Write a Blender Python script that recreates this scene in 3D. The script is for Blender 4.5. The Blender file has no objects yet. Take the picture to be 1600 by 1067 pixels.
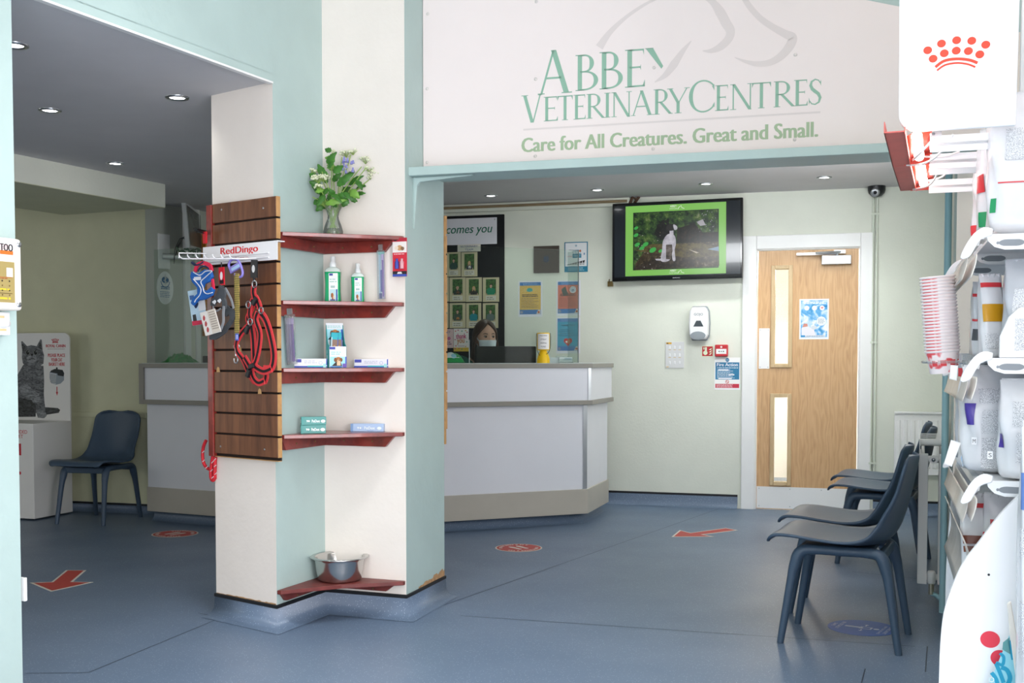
import bpy, bmesh, math, random
from mathutils import Vector, Matrix
random.seed(7)
R = math.radians
S = bpy.context.scene
COL = S.collection
# ---------------------------------------------------------------- camera model
F = 1750.0; H = 1.15; TH = math.atan(F/45000.0); HZ = 560.0
PV = HZ + F*math.tan(TH)
cd = bpy.data.cameras.new('camera'); cam = bpy.data.objects.new('camera', cd); COL.objects.link(cam)
cd.sensor_fit = 'HORIZONTAL'; cd.sensor_width = 36.0; cd.lens = 36.0*F/1600
cd.shift_y = (PV-533.5)/1600.0
cd.clip_start = .05
cam.location = (0, 0, H); cam.rotation_euler = (R(90)-TH, 0, 0)
S.camera = cam
def ray(u, v):
    a = (u-800)/F; b = (PV-v)/F
    return Vector((a, math.cos(TH)+b*math.sin(TH), -math.sin(TH)+b*math.cos(TH)))
def fl(u, v, z=0.0):
    d = ray(u, v); t = (z-H)/d.z
    return Vector((0, 0, H))+d*t
def at(u, v, Y):
    d = ray(u, v); return Vector((0, 0, H))+d*(Y/d.y)
class W:
    """vertical plane: local x along the wall, -y out of it"""
    def __init__(s, p, deg):
        s.p = Vector((p[0], p[1], 0)); s.a = R(deg)
        s.d = Vector((math.cos(s.a), math.sin(s.a), 0)); s.n = Vector((math.sin(s.a), -math.cos(s.a), 0))
    def loc(s, u, v, off=0.0):
        d = ray(u, v); o = Vector((0, 0, H)); p = s.p+s.n*off
        t = (p-o).dot(s.n)/d.dot(s.n); q = o+d*t
        return (q-s.p).dot(s.d), q.z
    def world(s, x, y, z): return s.p+s.d*x-s.n*y+Vector((0, 0, z))
    def quad(s, u0, v0, u1, v1, off=0.0):
        um, vm = (u0+u1)/2, (v0+v1)/2
        xa, _ = s.loc(u0, vm, off); xb, _ = s.loc(u1, vm, off); xm, za = s.loc(um, v0, off); _, zb = s.loc(um, v1, off)
        return (xa+xb)/2, (za+zb)/2, abs(xb-xa), abs(za-zb)
# ---------------------------------------------------------------- materials
def lin(c): return c/12.92 if c <= .04045 else ((c+.055)/1.055)**2.4
def hexc(h):
    h = h.lstrip('#'); return tuple(lin(int(h[i:i+2], 16)/255) for i in (0, 2, 4))+(1,)
MC = {}
def mat(name, col, rough=.5, metal=0.0, var=.06, vscale=6.0, bump=0.0, bscale=60.0, spec=.5, emit=0.0, alpha=1.0, trans=0.0, coat=0.0, ior=1.45):
    if name in MC: return MC[name]
    m = bpy.data.materials.new(name); m.use_nodes = True; MC[name] = m
    nt = m.node_tree; b = nt.nodes['Principled BSDF']
    c = hexc(col) if isinstance(col, str) else col
    b.inputs['Roughness'].default_value = rough; b.inputs['Metallic'].default_value = metal
    b.inputs['Specular IOR Level'].default_value = spec; b.inputs['IOR'].default_value = ior
    b.inputs['Transmission Weight'].default_value = trans; b.inputs['Alpha'].default_value = alpha
    b.inputs['Coat Weight'].default_value = coat
    tc = nt.nodes.new('ShaderNodeTexCoord')
    if var > 0:
        n = nt.nodes.new('ShaderNodeTexNoise'); n.inputs['Scale'].default_value = vscale; n.inputs['Detail'].default_value = 4
        nt.links.new(tc.outputs['Object'], n.inputs['Vector'])
        r = nt.nodes.new('ShaderNodeValToRGB'); r.color_ramp.elements[0].position = .3; r.color_ramp.elements[1].position = .7
        r.color_ramp.elements[0].color = tuple(x*(1-var) for x in c[:3])+(1,); r.color_ramp.elements[1].color = tuple(min(1, x*(1+var)) for x in c[:3])+(1,)
        nt.links.new(n.outputs['Fac'], r.inputs['Fac']); nt.links.new(r.outputs['Color'], b.inputs['Base Color'])
        if emit: nt.links.new(r.outputs['Color'], b.inputs['Emission Color'])
    else:
        b.inputs['Base Color'].default_value = c
        if emit: b.inputs['Emission Color'].default_value = c
    if emit: b.inputs['Emission Strength'].default_value = emit
    if bump > 0:
        n2 = nt.nodes.new('ShaderNodeTexNoise'); n2.inputs['Scale'].default_value = bscale; n2.inputs['Detail'].default_value = 3
        nt.links.new(tc.outputs['Object'], n2.inputs['Vector'])
        bp = nt.nodes.new('ShaderNodeBump'); bp.inputs['Strength'].default_value = bump; bp.inputs['Distance'].default_value = .004
        nt.links.new(n2.outputs['Fac'], bp.inputs['Height']); nt.links.new(bp.outputs['Normal'], b.inputs['Normal'])
    return m
def flat(col, rough=.55, emit=0.0): return mat('print_'+col.strip('#')+('_lit%d' % int(emit*100) if emit else ''), col, rough, var=0.0, emit=emit)
def wood(name, c1, c2, scale=(1, 1, 1), rough=.4, wscale=6.0, dist=4.0, coat=0.0, detail=3.0):
    if name in MC: return MC[name]
    m = bpy.data.materials.new(name); m.use_nodes = True; MC[name] = m
    nt = m.node_tree; b = nt.nodes['Principled BSDF']; b.inputs['Roughness'].default_value = rough; b.inputs['Coat Weight'].default_value = coat
    tc = nt.nodes.new('ShaderNodeTexCoord'); mp = nt.nodes.new('ShaderNodeMapping'); mp.inputs['Scale'].default_value = scale
    nt.links.new(tc.outputs['Object'], mp.inputs['Vector'])
    n = nt.nodes.new('ShaderNodeTexNoise'); n.inputs['Scale'].default_value = wscale; n.inputs['Detail'].default_value = detail; n.inputs['Distortion'].default_value = dist*.1
    w = nt.nodes.new('ShaderNodeTexNoise'); w.inputs['Scale'].default_value = wscale*6; w.inputs['Detail'].default_value = 4
    nt.links.new(mp.outputs['Vector'], n.inputs['Vector']); nt.links.new(mp.outputs['Vector'], w.inputs['Vector'])
    mx = nt.nodes.new('ShaderNodeMath'); mx.operation = 'MULTIPLY_ADD'; mx.inputs[1].default_value = .35
    nt.links.new(w.outputs['Fac'], mx.inputs[0]); nt.links.new(n.outputs['Fac'], mx.inputs[2])
    r = nt.nodes.new('ShaderNodeValToRGB'); r.color_ramp.elements[0].position = .45; r.color_ramp.elements[1].position = .85
    r.color_ramp.elements[0].color = hexc(c1); r.color_ramp.elements[1].color = hexc(c2)
    nt.links.new(mx.outputs[0], r.inputs['Fac']); nt.links.new(r.outputs['Color'], b.inputs['Base Color'])
    return m
# ---------------------------------------------------------------- text outlines (built-in font)
TXT = {}
def text_geo(s):
    if s in TXT: return TXT[s]
    c = bpy.data.curves.new('tmp', 'FONT'); c.body = s; c.resolution_u = 3
    o = bpy.data.objects.new('tmp', c); COL.objects.link(o)
    dg = bpy.context.evaluated_depsgraph_get(); dg.update()
    me = bpy.data.meshes.new_from_object(o.evaluated_get(dg))
    v = [(p.co.x, p.co.y) for p in me.vertices]; f = [tuple(p.vertices) for p in me.polygons]
    bpy.data.objects.remove(o); bpy.data.curves.remove(c); bpy.data.meshes.remove(me)
    xs = [p[0] for p in v] or [0]; ys = [p[1] for p in v] or [0]
    TXT[s] = (v, f, min(xs), max(xs), min(ys), max(ys)); return TXT[s]
# ---------------------------------------------------------------- mesh builder
class MB:
    def __init__(s): s.v = []; s.f = []; s.m = []; s.mats = []; s.sm = []
    def mi(s, m):
        if m not in s.mats: s.mats.append(m)
        return s.mats.index(m)
    def add(s, vs, fs, m, smooth=False, M=None):
        o = len(s.v); k = s.mi(m)
        s.v += [tuple(M @ Vector(p)) if M else tuple(p) for p in vs]
        for f in fs: s.f.append(tuple(i+o for i in f)); s.m.append(k); s.sm.append(smooth)
        return s
    def box(s, x0, x1, y0, y1, z0, z1, m, M=None):
        vs = [(x0, y0, z0), (x1, y0, z0), (x1, y1, z0), (x0, y1, z0), (x0, y0, z1), (x1, y0, z1), (x1, y1, z1), (x0, y1, z1)]
        return s.add(vs, [(0, 3, 2, 1), (4, 5, 6, 7), (0, 1, 5, 4), (1, 2, 6, 5), (2, 3, 7, 6), (3, 0, 4, 7)], m, False, M)
    def cbox(s, c, sz, m, M=None):
        return s.box(c[0]-sz[0]/2, c[0]+sz[0]/2, c[1]-sz[1]/2, c[1]+sz[1]/2, c[2]-sz[2]/2, c[2]+sz[2]/2, m, M)
    def prism(s, pts, a, b, m, plane='xz', M=None, side_mats=None, smooth=False):
        """polygon swept: plane xz along y (a..b), xy along z, yz along x"""
        n = len(pts)
        def P(p, t): return {'xz': (p[0], t, p[1]), 'xy': (p[0], p[1], t), 'yz': (t, p[0], p[1])}[plane]
        ar = sum(pts[i][0]*pts[(i+1) % n][1]-pts[(i+1) % n][0]*pts[i][1] for i in range(n))
        if (ar < 0) != (plane == 'xz') if False else False: pass
        vs = [P(p, a) for p in pts]+[P(p, b) for p in pts]
        fl_ = (ar > 0) ^ (plane == 'xz')
        A = tuple(range(n)); B = tuple(range(n, 2*n))
        if a > b: fl_ = not fl_
        s.add(vs, [A[::-1] if fl_ else A, B if fl_ else B[::-1]], m, False, M)
        o = len(s.v)-2*n
        for i in range(n):
            j = (i+1) % n; q = (i, j, n+j, n+i)
            if not fl_: q = q[::-1]
            s.f.append(tuple(t+o for t in q)); s.m.append(s.mi(side_mats[i] if side_mats and side_mats[i] else m)); s.sm.append(smooth)
        return s
    def poly(s, pts, m, M=None): return s.add(pts, [tuple(range(len(pts)))], m, False, M)
    def rect(s, x0, z0, x1, z1, y, m): return s.poly([(x0, y, z0), (x1, y, z0), (x1, y, z1), (x0, y, z1)], m)
    def flatp(s, pts, y, m): 
        ar = sum(pts[i][0]*pts[(i+1) % len(pts)][1]-pts[(i+1) % len(pts)][0]*pts[i][1] for i in range(len(pts)))
        if ar < 0: pts = pts[::-1]
        return s.poly([(p[0], y, p[1]) for p in pts], m)
    def disc(s, x, z, r, y, m, rz=None, n=24, rot=0.0):
        rz = rz or r; c, q = math.cos(rot), math.sin(rot)
        pts = [(r*math.cos(2*math.pi*i/n), rz*math.sin(2*math.pi*i/n)) for i in range(n)]
        return s.flatp([(x+a*c-b*q, z+a*q+b*c) for a, b in pts], y, m)
    def ring(s, x, z, r0, r1, y, m, a0=0.0, a1=360.0, n=32, sz=1.0):
        vs = []; fs = []
        for i in range(n+1):
            a = R(a0+(a1-a0)*i/n)
            vs += [(x+r0*math.cos(a), y, z+r0*sz*math.sin(a)), (x+r1*math.cos(a), y, z+r1*sz*math.sin(a))]
        for i in range(n): fs.append((2*i, 2*i+1, 2*i+3, 2*i+2))
        return s.add(vs, fs, m)
    def stroke(s, pts, ws, y, m):
        """flat ribbon through pts (x,z) with half widths ws"""
        if not isinstance(ws, (list, tuple)): ws = [ws]*len(pts)
        vs = []
        for i, p in enumerate(pts):
            a = pts[max(0, i-1)]; b = pts[min(len(pts)-1, i+1)]
            dx, dz = b[0]-a[0], b[1]-a[1]; L = math.hypot(dx, dz) or 1
            nx, nz = -dz/L, dx/L
            vs += [(p[0]+nx*ws[i], y, p[1]+nz*ws[i]), (p[0]-nx*ws[i], y, p[1]-nz*ws[i])]
        return s.add(vs, [(2*i, 2*i+1, 2*i+3, 2*i+2) for i in range(len(pts)-1)], m)
    def text(s, t, x, z, y, h, m, w=None, align='c', shear=0.0, rot=0.0, bold=0.0):
        """cap/x-box fitted: h = height of the inked box, w = width; x,z = anchor at its bottom"""
        v, f, a, b, c, d = text_geo(t)
        if not v: return s
        sc = h/max(d-c, 1e-6); sx = (w/(b-a)) if w else sc
        W_ = (b-a)*sx; ox = {'c': -W_/2, 'l': 0, 'r': -W_}[align]
        cr, sr = math.cos(rot), math.sin(rot)
        offs = [(0, 0)] if not bold else [(-bold, 0), (bold, 0), (0, 0)]
        for k, (ex, ez) in enumerate(offs):
            vs = []
            for p in v:
                X = ox+(p[0]-a)*sx+(p[1]-c)*sc*shear+ex; Z = (p[1]-c)*sc+ez
                vs.append((x+X*cr-Z*sr, y-k*.00002, z+X*sr+Z*cr))
            s.add(vs, f, m)
        return s
    def lines(s, x0, x1, z0, z1, n, y, m, fill=.42, rag=.25):
        """n lines of small print as broken bars"""
        h = (z1-z0)/n
        for i in range(n):
            zc = z1-(i+.5)*h; x = x0; xe = x1-(x1-x0)*random.uniform(0, rag)
            while x < xe-h*.5:
                L = min(h*random.uniform(.8, 2.6), xe-x)
                s.rect(x, zc-h*fill/2, x+L, zc+h*fill/2, y, m); x += L+h*.35
        return s
    def lathe(s, prof, m, c=(0, 0, 0), n=24, M=None, smooth=True, caps=True):
        vs = []; fs = []
        for r, z in prof:
            for i in range(n):
                a = 2*math.pi*i/n; vs.append((c[0]+r*math.cos(a), c[1]+r*math.sin(a), c[2]+z))
        for k in range(len(prof)-1):
            for i in range(n):
                j = (i+1) % n; fs.append((k*n+i, k*n+j, (k+1)*n+j, (k+1)*n+i))
        s.add(vs, fs, m, smooth, M)
        if caps:
            cv = [(0, len(prof)-1)]
            if prof[0][0] > 1e-5: s.add(vs[:n], [tuple(range(n))[::-1]], m, False, M)
            if prof[-1][0] > 1e-5: s.add(vs[-n:], [tuple(range(n))], m, False, M)
        return s
    def tube(s, pts, r, m, n=8, M=None, caps=True, sx=None, smooth=True):
        """round (or flattened: sx = (width, thickness, side vector)) sweep along pts"""
        pts = [Vector(p) for p in pts]; rs = r if isinstance(r, (list, tuple)) else [r]*len(pts)
        vs = []; up = None
        for i, p in enumerate(pts):
            t = (pts[min(i+1, len(pts)-1)]-pts[max(i-1, 0)]).normalized()
            if up is None:
                up = Vector((0, 0, 1)) if abs(t.z) < .9 else Vector((1, 0, 0))
            sd = t.cross(up); sd = sd.normalized() if sd.length > 1e-6 else Vector((1, 0, 0)); up = sd.cross(t).normalized()
            for k in range(n):
                a = 2*math.pi*k/n
                vs.append(tuple(p+sd*rs[i]*math.cos(a)+up*rs[i]*math.sin(a)))
        fs = [(i*n+k, i*n+(k+1) % n, (i+1)*n+(k+1) % n, (i+1)*n+k) for i in range(len(pts)-1) for k in range(n)]
        s.add(vs, fs, m, smooth, M)
        if caps: s.add(vs[:n], [tuple(range(n))[::-1]], m, False, M); s.add(vs[-n:], [tuple(range(n))], m, False, M)
        return s
    def strap(s, pts, w, t, m, nrm, M=None):
        """flat webbing: width w, thickness t; nrm = face normal (vector or list)"""
        pts = [Vector(p) for p in pts]; vs = []
        for i, p in enumerate(pts):
            tg = (pts[min(i+1, len(pts)-1)]-pts[max(i-1, 0)]).normalized()
            nn = Vector(nrm[i] if isinstance(nrm, list) else nrm).normalized()
            sd = tg.cross(nn).normalized(); nn = sd.cross(tg).normalized()
            ww = w[i] if isinstance(w, list) else w
            for a, b in ((-1, -1), (1, -1), (1, 1), (-1, 1)): vs.append(tuple(p+sd*a*ww/2+nn*b*t/2))
        fs = [(i*4+k, i*4+(k+1) % 4, (i+1)*4+(k+1) % 4, (i+1)*4+k) for i in range(len(pts)-1) for k in range(4)]
        e = (len(pts)-1)*4
        fs += [(3, 2, 1, 0), (e, e+1, e+2, e+3)]
        return s.add(vs, fs, m, False, M)
    def ball(s, c, r, m, n=12, k=8, M=None):
        rx, ry, rz = r if isinstance(r, (list, tuple)) else (r, r, r)
        vs = [(c[0], c[1], c[2]-rz)]; fs = []
        for i in range(1, k):
            a = math.pi*i/k-math.pi/2
            for j in range(n):
                b = 2*math.pi*j/n; vs.append((c[0]+rx*math.cos(a)*math.cos(b), c[1]+ry*math.cos(a)*math.sin(b), c[2]+rz*math.sin(a)))
        vs.append((c[0], c[1], c[2]+rz)); T = len(vs)-1
        for j in range(n):
            fs.append((0, 1+(j+1) % n, 1+j)); fs.append((T, T-n+j, T-n+(j+1) % n))
        for i in range(k-2):
            for j in range(n): fs.append((1+i*n+j, 1+i*n+(j+1) % n, 1+(i+1)*n+(j+1) % n, 1+(i+1)*n+j))
        return s.add(vs, fs, m, True, M)
    def grid(s, P, nu, nv, m, smooth=True):
        vs = [P(i/(nu-1), j/(nv-1)) for i in range(nu) for j in range(nv)]
        fs = [(i*nv+j, i*nv+j+1, (i+1)*nv+j+1, (i+1)*nv+j) for i in range(nu-1) for j in range(nv-1)]
        return s.add(vs, fs, m, smooth)
    def build(s, name, parent=None, bevel=0.0, seg=2, sub=0, solid=0.0, fix=True):
        me = bpy.data.meshes.new(name); me.from_pydata(s.v, [], s.f)
        for m in s.mats: me.materials.append(m)
        for p, k, q in zip(me.polygons, s.m, s.sm): p.material_index = k; p.use_smooth = q
        me.update()
        o = bpy.data.objects.new(name, me); COL.objects.link(o)
        if parent: o.parent = parent
        if solid:
            md = o.modifiers.new('thickness', 'SOLIDIFY'); md.thickness = solid; md.offset = 0
        if sub:
            md = o.modifiers.new('smooth', 'SUBSURF'); md.levels = sub; md.render_levels = sub
        if bevel:
            md = o.modifiers.new('bevel', 'BEVEL'); md.width = bevel; md.segments = seg; md.limit_method = 'ANGLE'; md.angle_limit = R(40)
        return o
def tag(o, label, cat, group=None, kind=None):
    o['label'] = label; o['category'] = cat
    if group: o['group'] = group
    if kind: o['kind'] = kind
    return o
def thing(name, label, cat, loc, rz=0.0, group=None, rot=None):
    o = bpy.data.objects.new(name, None); COL.objects.link(o); o.empty_display_size = .05
    o.location = loc; o.rotation_euler = rot if rot else (0, 0, rz)
    return tag(o, label, cat, group)
def on(w, name, label, cat, x, z, y=0.0, group=None): return thing(name, label, cat, w.world(x, y, z), w.a, group)
def copy_tree(o, parent=None):
    c = o.copy(); COL.objects.link(c)
    if parent: c.parent = parent
    for ch in [q for q in o.children]: copy_tree(ch, c)
    return c
def screws(pts, r, mt, parent, name='screw'):
    for p in pts: MB().ball(p, r, mt, 8, 6).build(name, parent)
def struct(o): o['kind'] = 'structure'; return o
# ---------------------------------------------------------------- palette
CREAM = mat('cream_paint', '#eae2d9', .6, var=.02, bump=.25, bscale=35)
TEAL = mat('teal_paint', '#b2c7c3', .45, var=.03, bump=.3, bscale=30)
GREENWALL = mat('sage_paint', '#d3d4b4', .6, var=.03, bump=.3, bscale=60)
PALE = mat('pale_green_paint', '#dde0d3', .6, var=.02, bump=.25, bscale=60)
CEIL = mat('ceiling_paint', '#d0cecf', .8, var=.02)
WHITE = mat('white_gloss_paint', '#eeeeec', .35, var=.015)
BLACK = mat('black_plastic', '#15161a', .35, var=.05)
BLACKTRIM = mat('black_trim', '#17181b', .5, var=.1)
CHROME = mat('brushed_metal', '#b9bcc0', .28, 1.0, var=.04)
STEEL = mat('steel', '#c6c6c4', .2, 1.0, var=.03)
BRASS = mat('aged_brass', '#7d6a45', .4, .8, var=.2)
LAMP = mat('lamp_glow', '#ffffff', .5, var=0, emit=9.0)
GLASS = mat('clear_glass', '#f4fbf8', .02, var=0, trans=1.0, ior=1.45)
def thin_glass(name, col, op, ior=1.45):
    m = bpy.data.materials.new(name); m.use_nodes = True; nt = m.node_tree
    for n in list(nt.nodes): nt.nodes.remove(n)
    o = nt.nodes.new('ShaderNodeOutputMaterial'); a = nt.nodes.new('ShaderNodeBsdfTransparent'); a.inputs[0].default_value = hexc(col)
    g = nt.nodes.new('ShaderNodeBsdfGlossy'); g.inputs['Roughness'].default_value = .03
    fr = nt.nodes.new('ShaderNodeFresnel'); fr.inputs[0].default_value = ior
    mx = nt.nodes.new('ShaderNodeMixShader'); nt.links.new(fr.outputs[0], mx.inputs[0]); nt.links.new(a.outputs[0], mx.inputs[1]); nt.links.new(g.outputs[0], mx.inputs[2])
    d = nt.nodes.new('ShaderNodeBsdfDiffuse'); d.inputs[0].default_value = hexc('#e8ecea')
    m2 = nt.nodes.new('ShaderNodeMixShader'); m2.inputs[0].default_value = op
    nt.links.new(mx.outputs[0], m2.inputs[1]); nt.links.new(d.outputs[0], m2.inputs[2]); nt.links.new(m2.outputs[0], o.inputs[0]); return m
ACRYL_EDGE = thin_glass('acrylic_return', '#e9efec', .01, 1.02)
ACRYL = thin_glass('acrylic_screen', '#f1f6f3', .006, 1.16)
CLEAR = thin_glass('clear_plastic', '#f4f7f7', .12, 1.3)
PANE = thin_glass('door_pane', '#f2f2ee', .12)
def floor_mat():
    m = bpy.data.materials.new('speckled_blue_vinyl'); m.use_nodes = True; nt = m.node_tree; b = nt.nodes['Principled BSDF']
    tc = nt.nodes.new('ShaderNodeTexCoord')
    n = nt.nodes.new('ShaderNodeTexNoise'); n.inputs['Scale'].default_value = 1.3; n.inputs['Detail'].default_value = 6
    r = nt.nodes.new('ShaderNodeValToRGB'); r.color_ramp.elements[0].position = .3; r.color_ramp.elements[1].position = .7
    r.color_ramp.elements[0].color = hexc('#5e7086'); r.color_ramp.elements[1].color = hexc('#68798f')
    sp = nt.nodes.new('ShaderNodeTexVoronoi'); sp.inputs['Scale'].default_value = 95
    st = nt.nodes.new('ShaderNodeMath'); st.operation = 'LESS_THAN'; st.inputs[1].default_value = .17
    mx = nt.nodes.new('ShaderNodeMix'); mx.data_type = 'RGBA'; mx.inputs['B'].default_value = hexc('#a6b5c9')
    ml = nt.nodes.new('ShaderNodeMath'); ml.operation = 'MULTIPLY'; ml.inputs[1].default_value = .75
    for a in (n, sp): nt.links.new(tc.outputs['Object'], a.inputs['Vector'])
    nt.links.new(n.outputs['Fac'], r.inputs['Fac']); nt.links.new(sp.outputs['Distance'], st.inputs[0]); nt.links.new(st.outputs[0], ml.inputs[0]); nt.links.new(ml.outputs[0], mx.inputs['Factor'])
    nt.links.new(r.outputs['Color'], mx.inputs['A']); nt.links.new(mx.outputs['Result'], b.inputs['Base Color'])
    n2 = nt.nodes.new('ShaderNodeTexNoise'); n2.inputs['Scale'].default_value = 2.5; n2.inputs['Detail'].default_value = 5
    nt.links.new(tc.outputs['Object'], n2.inputs['Vector'])
    mr = nt.nodes.new('ShaderNodeMapRange'); mr.inputs['To Min'].default_value = .34; mr.inputs['To Max'].default_value = .5
    nt.links.new(n2.outputs['Fac'], mr.inputs['Value']); nt.links.new(mr.outputs[0], b.inputs['Roughness'])
    return m
VINYL = floor_mat()
# ---------------------------------------------------------------- key points of the plan
AL = fl(338, 926, .107); AB = fl(432.5, 945, .107); BC = fl(508.5, 919, .107); CD = fl(635, 929, .107); DF = fl(694.5, 899, .107)
def xy(p): return (p[0], p[1])
def ang(a, b): return math.degrees(math.atan2(b[1]-a[1], b[0]-a[0]))
WA = W(AL, ang(AL, AB)); WB = W(AB, ang(AB, BC)); WC = W(BC, ang(BC, CD)); WE = W(CD, ang(CD, DF))
WL = W(AB, 65.0)                                   # the long teal wall over the left opening
p0 = fl(980, 767, .107)
WD = W(p0, -16.6)                                  # far wall with the wooden door
sx_, _ = WE.loc(662, 262); SP = WE.world(sx_, 0, 0)
WS = W(SP, -16.2)                                  # wall over the wide opening, with the practice sign
WG = W(fl(170, 788, .06), -16.4)                   # sage wall of the side room
gx, _ = WG.loc(230, 600); GC = WG.world(gx, 0, 0)
WW = W(GC, 65.0)                                   # pale return wall behind the desk
px_, _ = WS.loc(1491, 600); PC = WS.world(px_, 0, 0)
WP = W(PC, -16.2)                                  # cream pier on the right
RW0 = fl(1474, 958)                                # pipe foot in the right-hand corner
WR = W((RW0.x+.05, RW0.y), 70.0)                   # wall with radiator (seen edge on)
def far(w, d): return xy(w.world(d, 0, 0))
HT = 3.3
# floor
m = MB(); m.prism([(-7, -2.6), (4.2, -2.6), (4.2, 11.5), (-7, 11.5)], -.1, 0, VINYL, 'xy'); struct(m.build('floor'))
# pillar with shelves: cream fronts, teal flanks
back = [(-.72, DF.y+.22), (-1.12, 5.34)]
m = MB(); m.prism([xy(AL), xy(AB), xy(BC), xy(CD), xy(DF)]+back, 0, 2.3, CREAM, 'xy', side_mats=[CREAM, TEAL, CREAM, TEAL, TEAL, CREAM, CREAM])
m.prism([xy(AB), xy(BC), xy(CD), xy(DF)]+back, 2.3, HT, CREAM, 'xy', side_mats=[TEAL, CREAM, TEAL, TEAL, CREAM, TEAL])
struct(m.build('wall_pillar'))
# teal wall above the side opening, running towards the camera
e0 = xy(AB); e1 = far(WL, -8.4); nl = WL.n
def offp(p, n, d): return (p[0]-n.x*d, p[1]-n.y*d)
m = MB(); m.prism([e1, e0, offp(e0, nl, .34), offp(e1, nl, .34)], 2.33, HT, TEAL, 'xy')
struct(m.build('wall_lintel'))
jx, _ = WL.loc(27, 560); j0 = far(WL, jx)
m = MB(); m.prism([far(WL, -8.4), j0, offp(j0, nl, .3), offp(far(WL, -8.4), nl, .3)], 0, 2.3, TEAL, 'xy'); struct(m.build('wall_left'))
# side room
g_far = far(WG, -5)
m = MB(); m.prism([g_far, xy(GC), far(WW, 2.4), (far(WW, 2.4)[0]-.4, far(WW, 2.4)[1]+.3), (GC.x-.25, GC.y+.3), (g_far[0], g_far[1]+.3)], 0, 2.5, GREENWALL, 'xy', side_mats=[GREENWALL, mat('grey_green_face', '#bcc0b6', .6, var=.02, bump=.25, bscale=60), PALE, PALE, PALE, PALE])  # return wall face set to a darker grey green
struct(m.build('wall_side'))
m = MB(); m.box(-7, -6.8, -2.6, 11, 0, 2.5, GREENWALL); struct(m.build('wall_outer'))
# low ceiling of the side room, with its thin white edge
c_edge = [e1, e0, (-1.0, 5.3), (-1.35, 9.9), (-7, 11), (-7, -2.6)]
m = MB(); m.prism([e1, e0, (-1.05, 5.2), (-1.4, 10.2), (-7, 11.2), (-7, -2.6)], 2.3, 2.335, CEIL, 'xy', side_mats=[TEAL]+[CEIL]*5); struct(m.build('ceiling_side'))
m = MB(); m.prism([(e1[0]+nl.x*.004, e1[1]+nl.y*.004), (e0[0]+nl.x*.004, e0[1]+nl.y*.004), offp(e0, nl, .02), offp(e1, nl, .02)], 2.292, 2.30, WHITE, 'xy'); struct(m.build('trim_lintel'))
# bulkhead in the side room
b0 = at(258, 288, 7.4); 
def ceilpt(u, v, z=2.3): return fl(u, v, z)
q1 = ceilpt(258, 288); q0 = ceilpt(21, 240); d_ = (q1-q0).normalized(); q0 = q0-d_*2.0
zb = at(258, 324, q1.y).z
m = MB(); nb = Vector((-d_.y, d_.x, 0)); m.prism([xy(q0), xy(q1), xy(q1+nb*.9), xy(q0+nb*.9)], zb, 2.3, PALE, 'xy'); m.prism([xy(q0+nb*.004), xy(q1+nb*.004), xy(q1+nb*.9), xy(q0+nb*.9)], zb-.003, zb, GREENWALL, 'xy'); struct(m.build('wall_bulkhead'))
# far wall in three pieces round the door
dl, _ = WD.loc(1183.5, 560); dr, _ = WD.loc(1340, 560); _, dt = WD.loc(1260, 390.5)
ZC = 2.45
_, ZC = WD.loc(1030, 307)
def wall_piece(name, x0, x1, z0, z1, mt=PALE):
    m = MB(); m.prism([xy(WD.world(x0, 0, 0)), xy(WD.world(x1, 0, 0)), xy(WD.world(x1, .2, 0)), xy(WD.world(x0, .2, 0))], z0, z1, mt, 'xy'); return struct(m.build(name))
wall_piece('wall_back_left', -3.2, dl-.05, 0, ZC+.1); wall_piece('wall_back_right', dr+.05, 2.9, 0, ZC+.1); wall_piece('wall_back_top', dl-.05, dr+.05, dt+.05, ZC+.1)
# right-hand wall behind the chairs
m = MB(); r0 = far(WR, -.55); r1 = far(WR, 4.0); m.prism([r0, r1, (r1[0]+.3, r1[1]), (r0[0]+.3, r0[1])], 0, ZC+.1, PALE, 'xy'); struct(m.build('wall_radiator'))
# pier (cream front, teal flank)
pr = far(WP, 1.5)
pb = (PC.x+.17, PC.y+.46)
m = MB(); m.prism([xy(PC), pr, (pr[0]+.1, pr[1]+.5), pb], 0, 1.99, CREAM, 'xy', side_mats=[CREAM, CREAM, CREAM, TEAL])
k0, k1 = WS.world(px_+.12, -.012, 0), WS.world(px_+1.5, -.012, 0)
m.prism([xy(k0), xy(k1), pr, xy(WS.world(px_+.12, 0, 0))], 1.99, 2.42, CREAM, 'xy')
struct(m.build('wall_pier'))
# wall above the wide opening
w0 = xy(SP); w1 = far(WS, px_+1.5)
m = MB(); m.prism([(w0[0]-.03, w0[1]+.01), w1, (w1[0]+.08, w1[1]+.27), (DF.x-.02, DF.y)], 1.985, HT, TEAL, 'xy'); struct(m.build('wall_sign'))
# ceiling over the reception
m = MB(); m.prism([(-1.05, 5.2), (DF.x, DF.y-.06), (w1[0]+.3, w1[1]+.2), (4.0, 8.6), (3.6, 9.4), (-1.4, 11)], ZC, ZC+.06, CEIL, 'xy'); struct(m.build('ceiling_reception'))
m = MB(); m.prism([(-1.0, 5.45), (-1.05, 5.45), (-1.45, 10.5), (-1.4, 10.5)], 2.3, ZC, CEIL, 'xy'); struct(m.build('wall_ceiling_step'))
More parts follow.
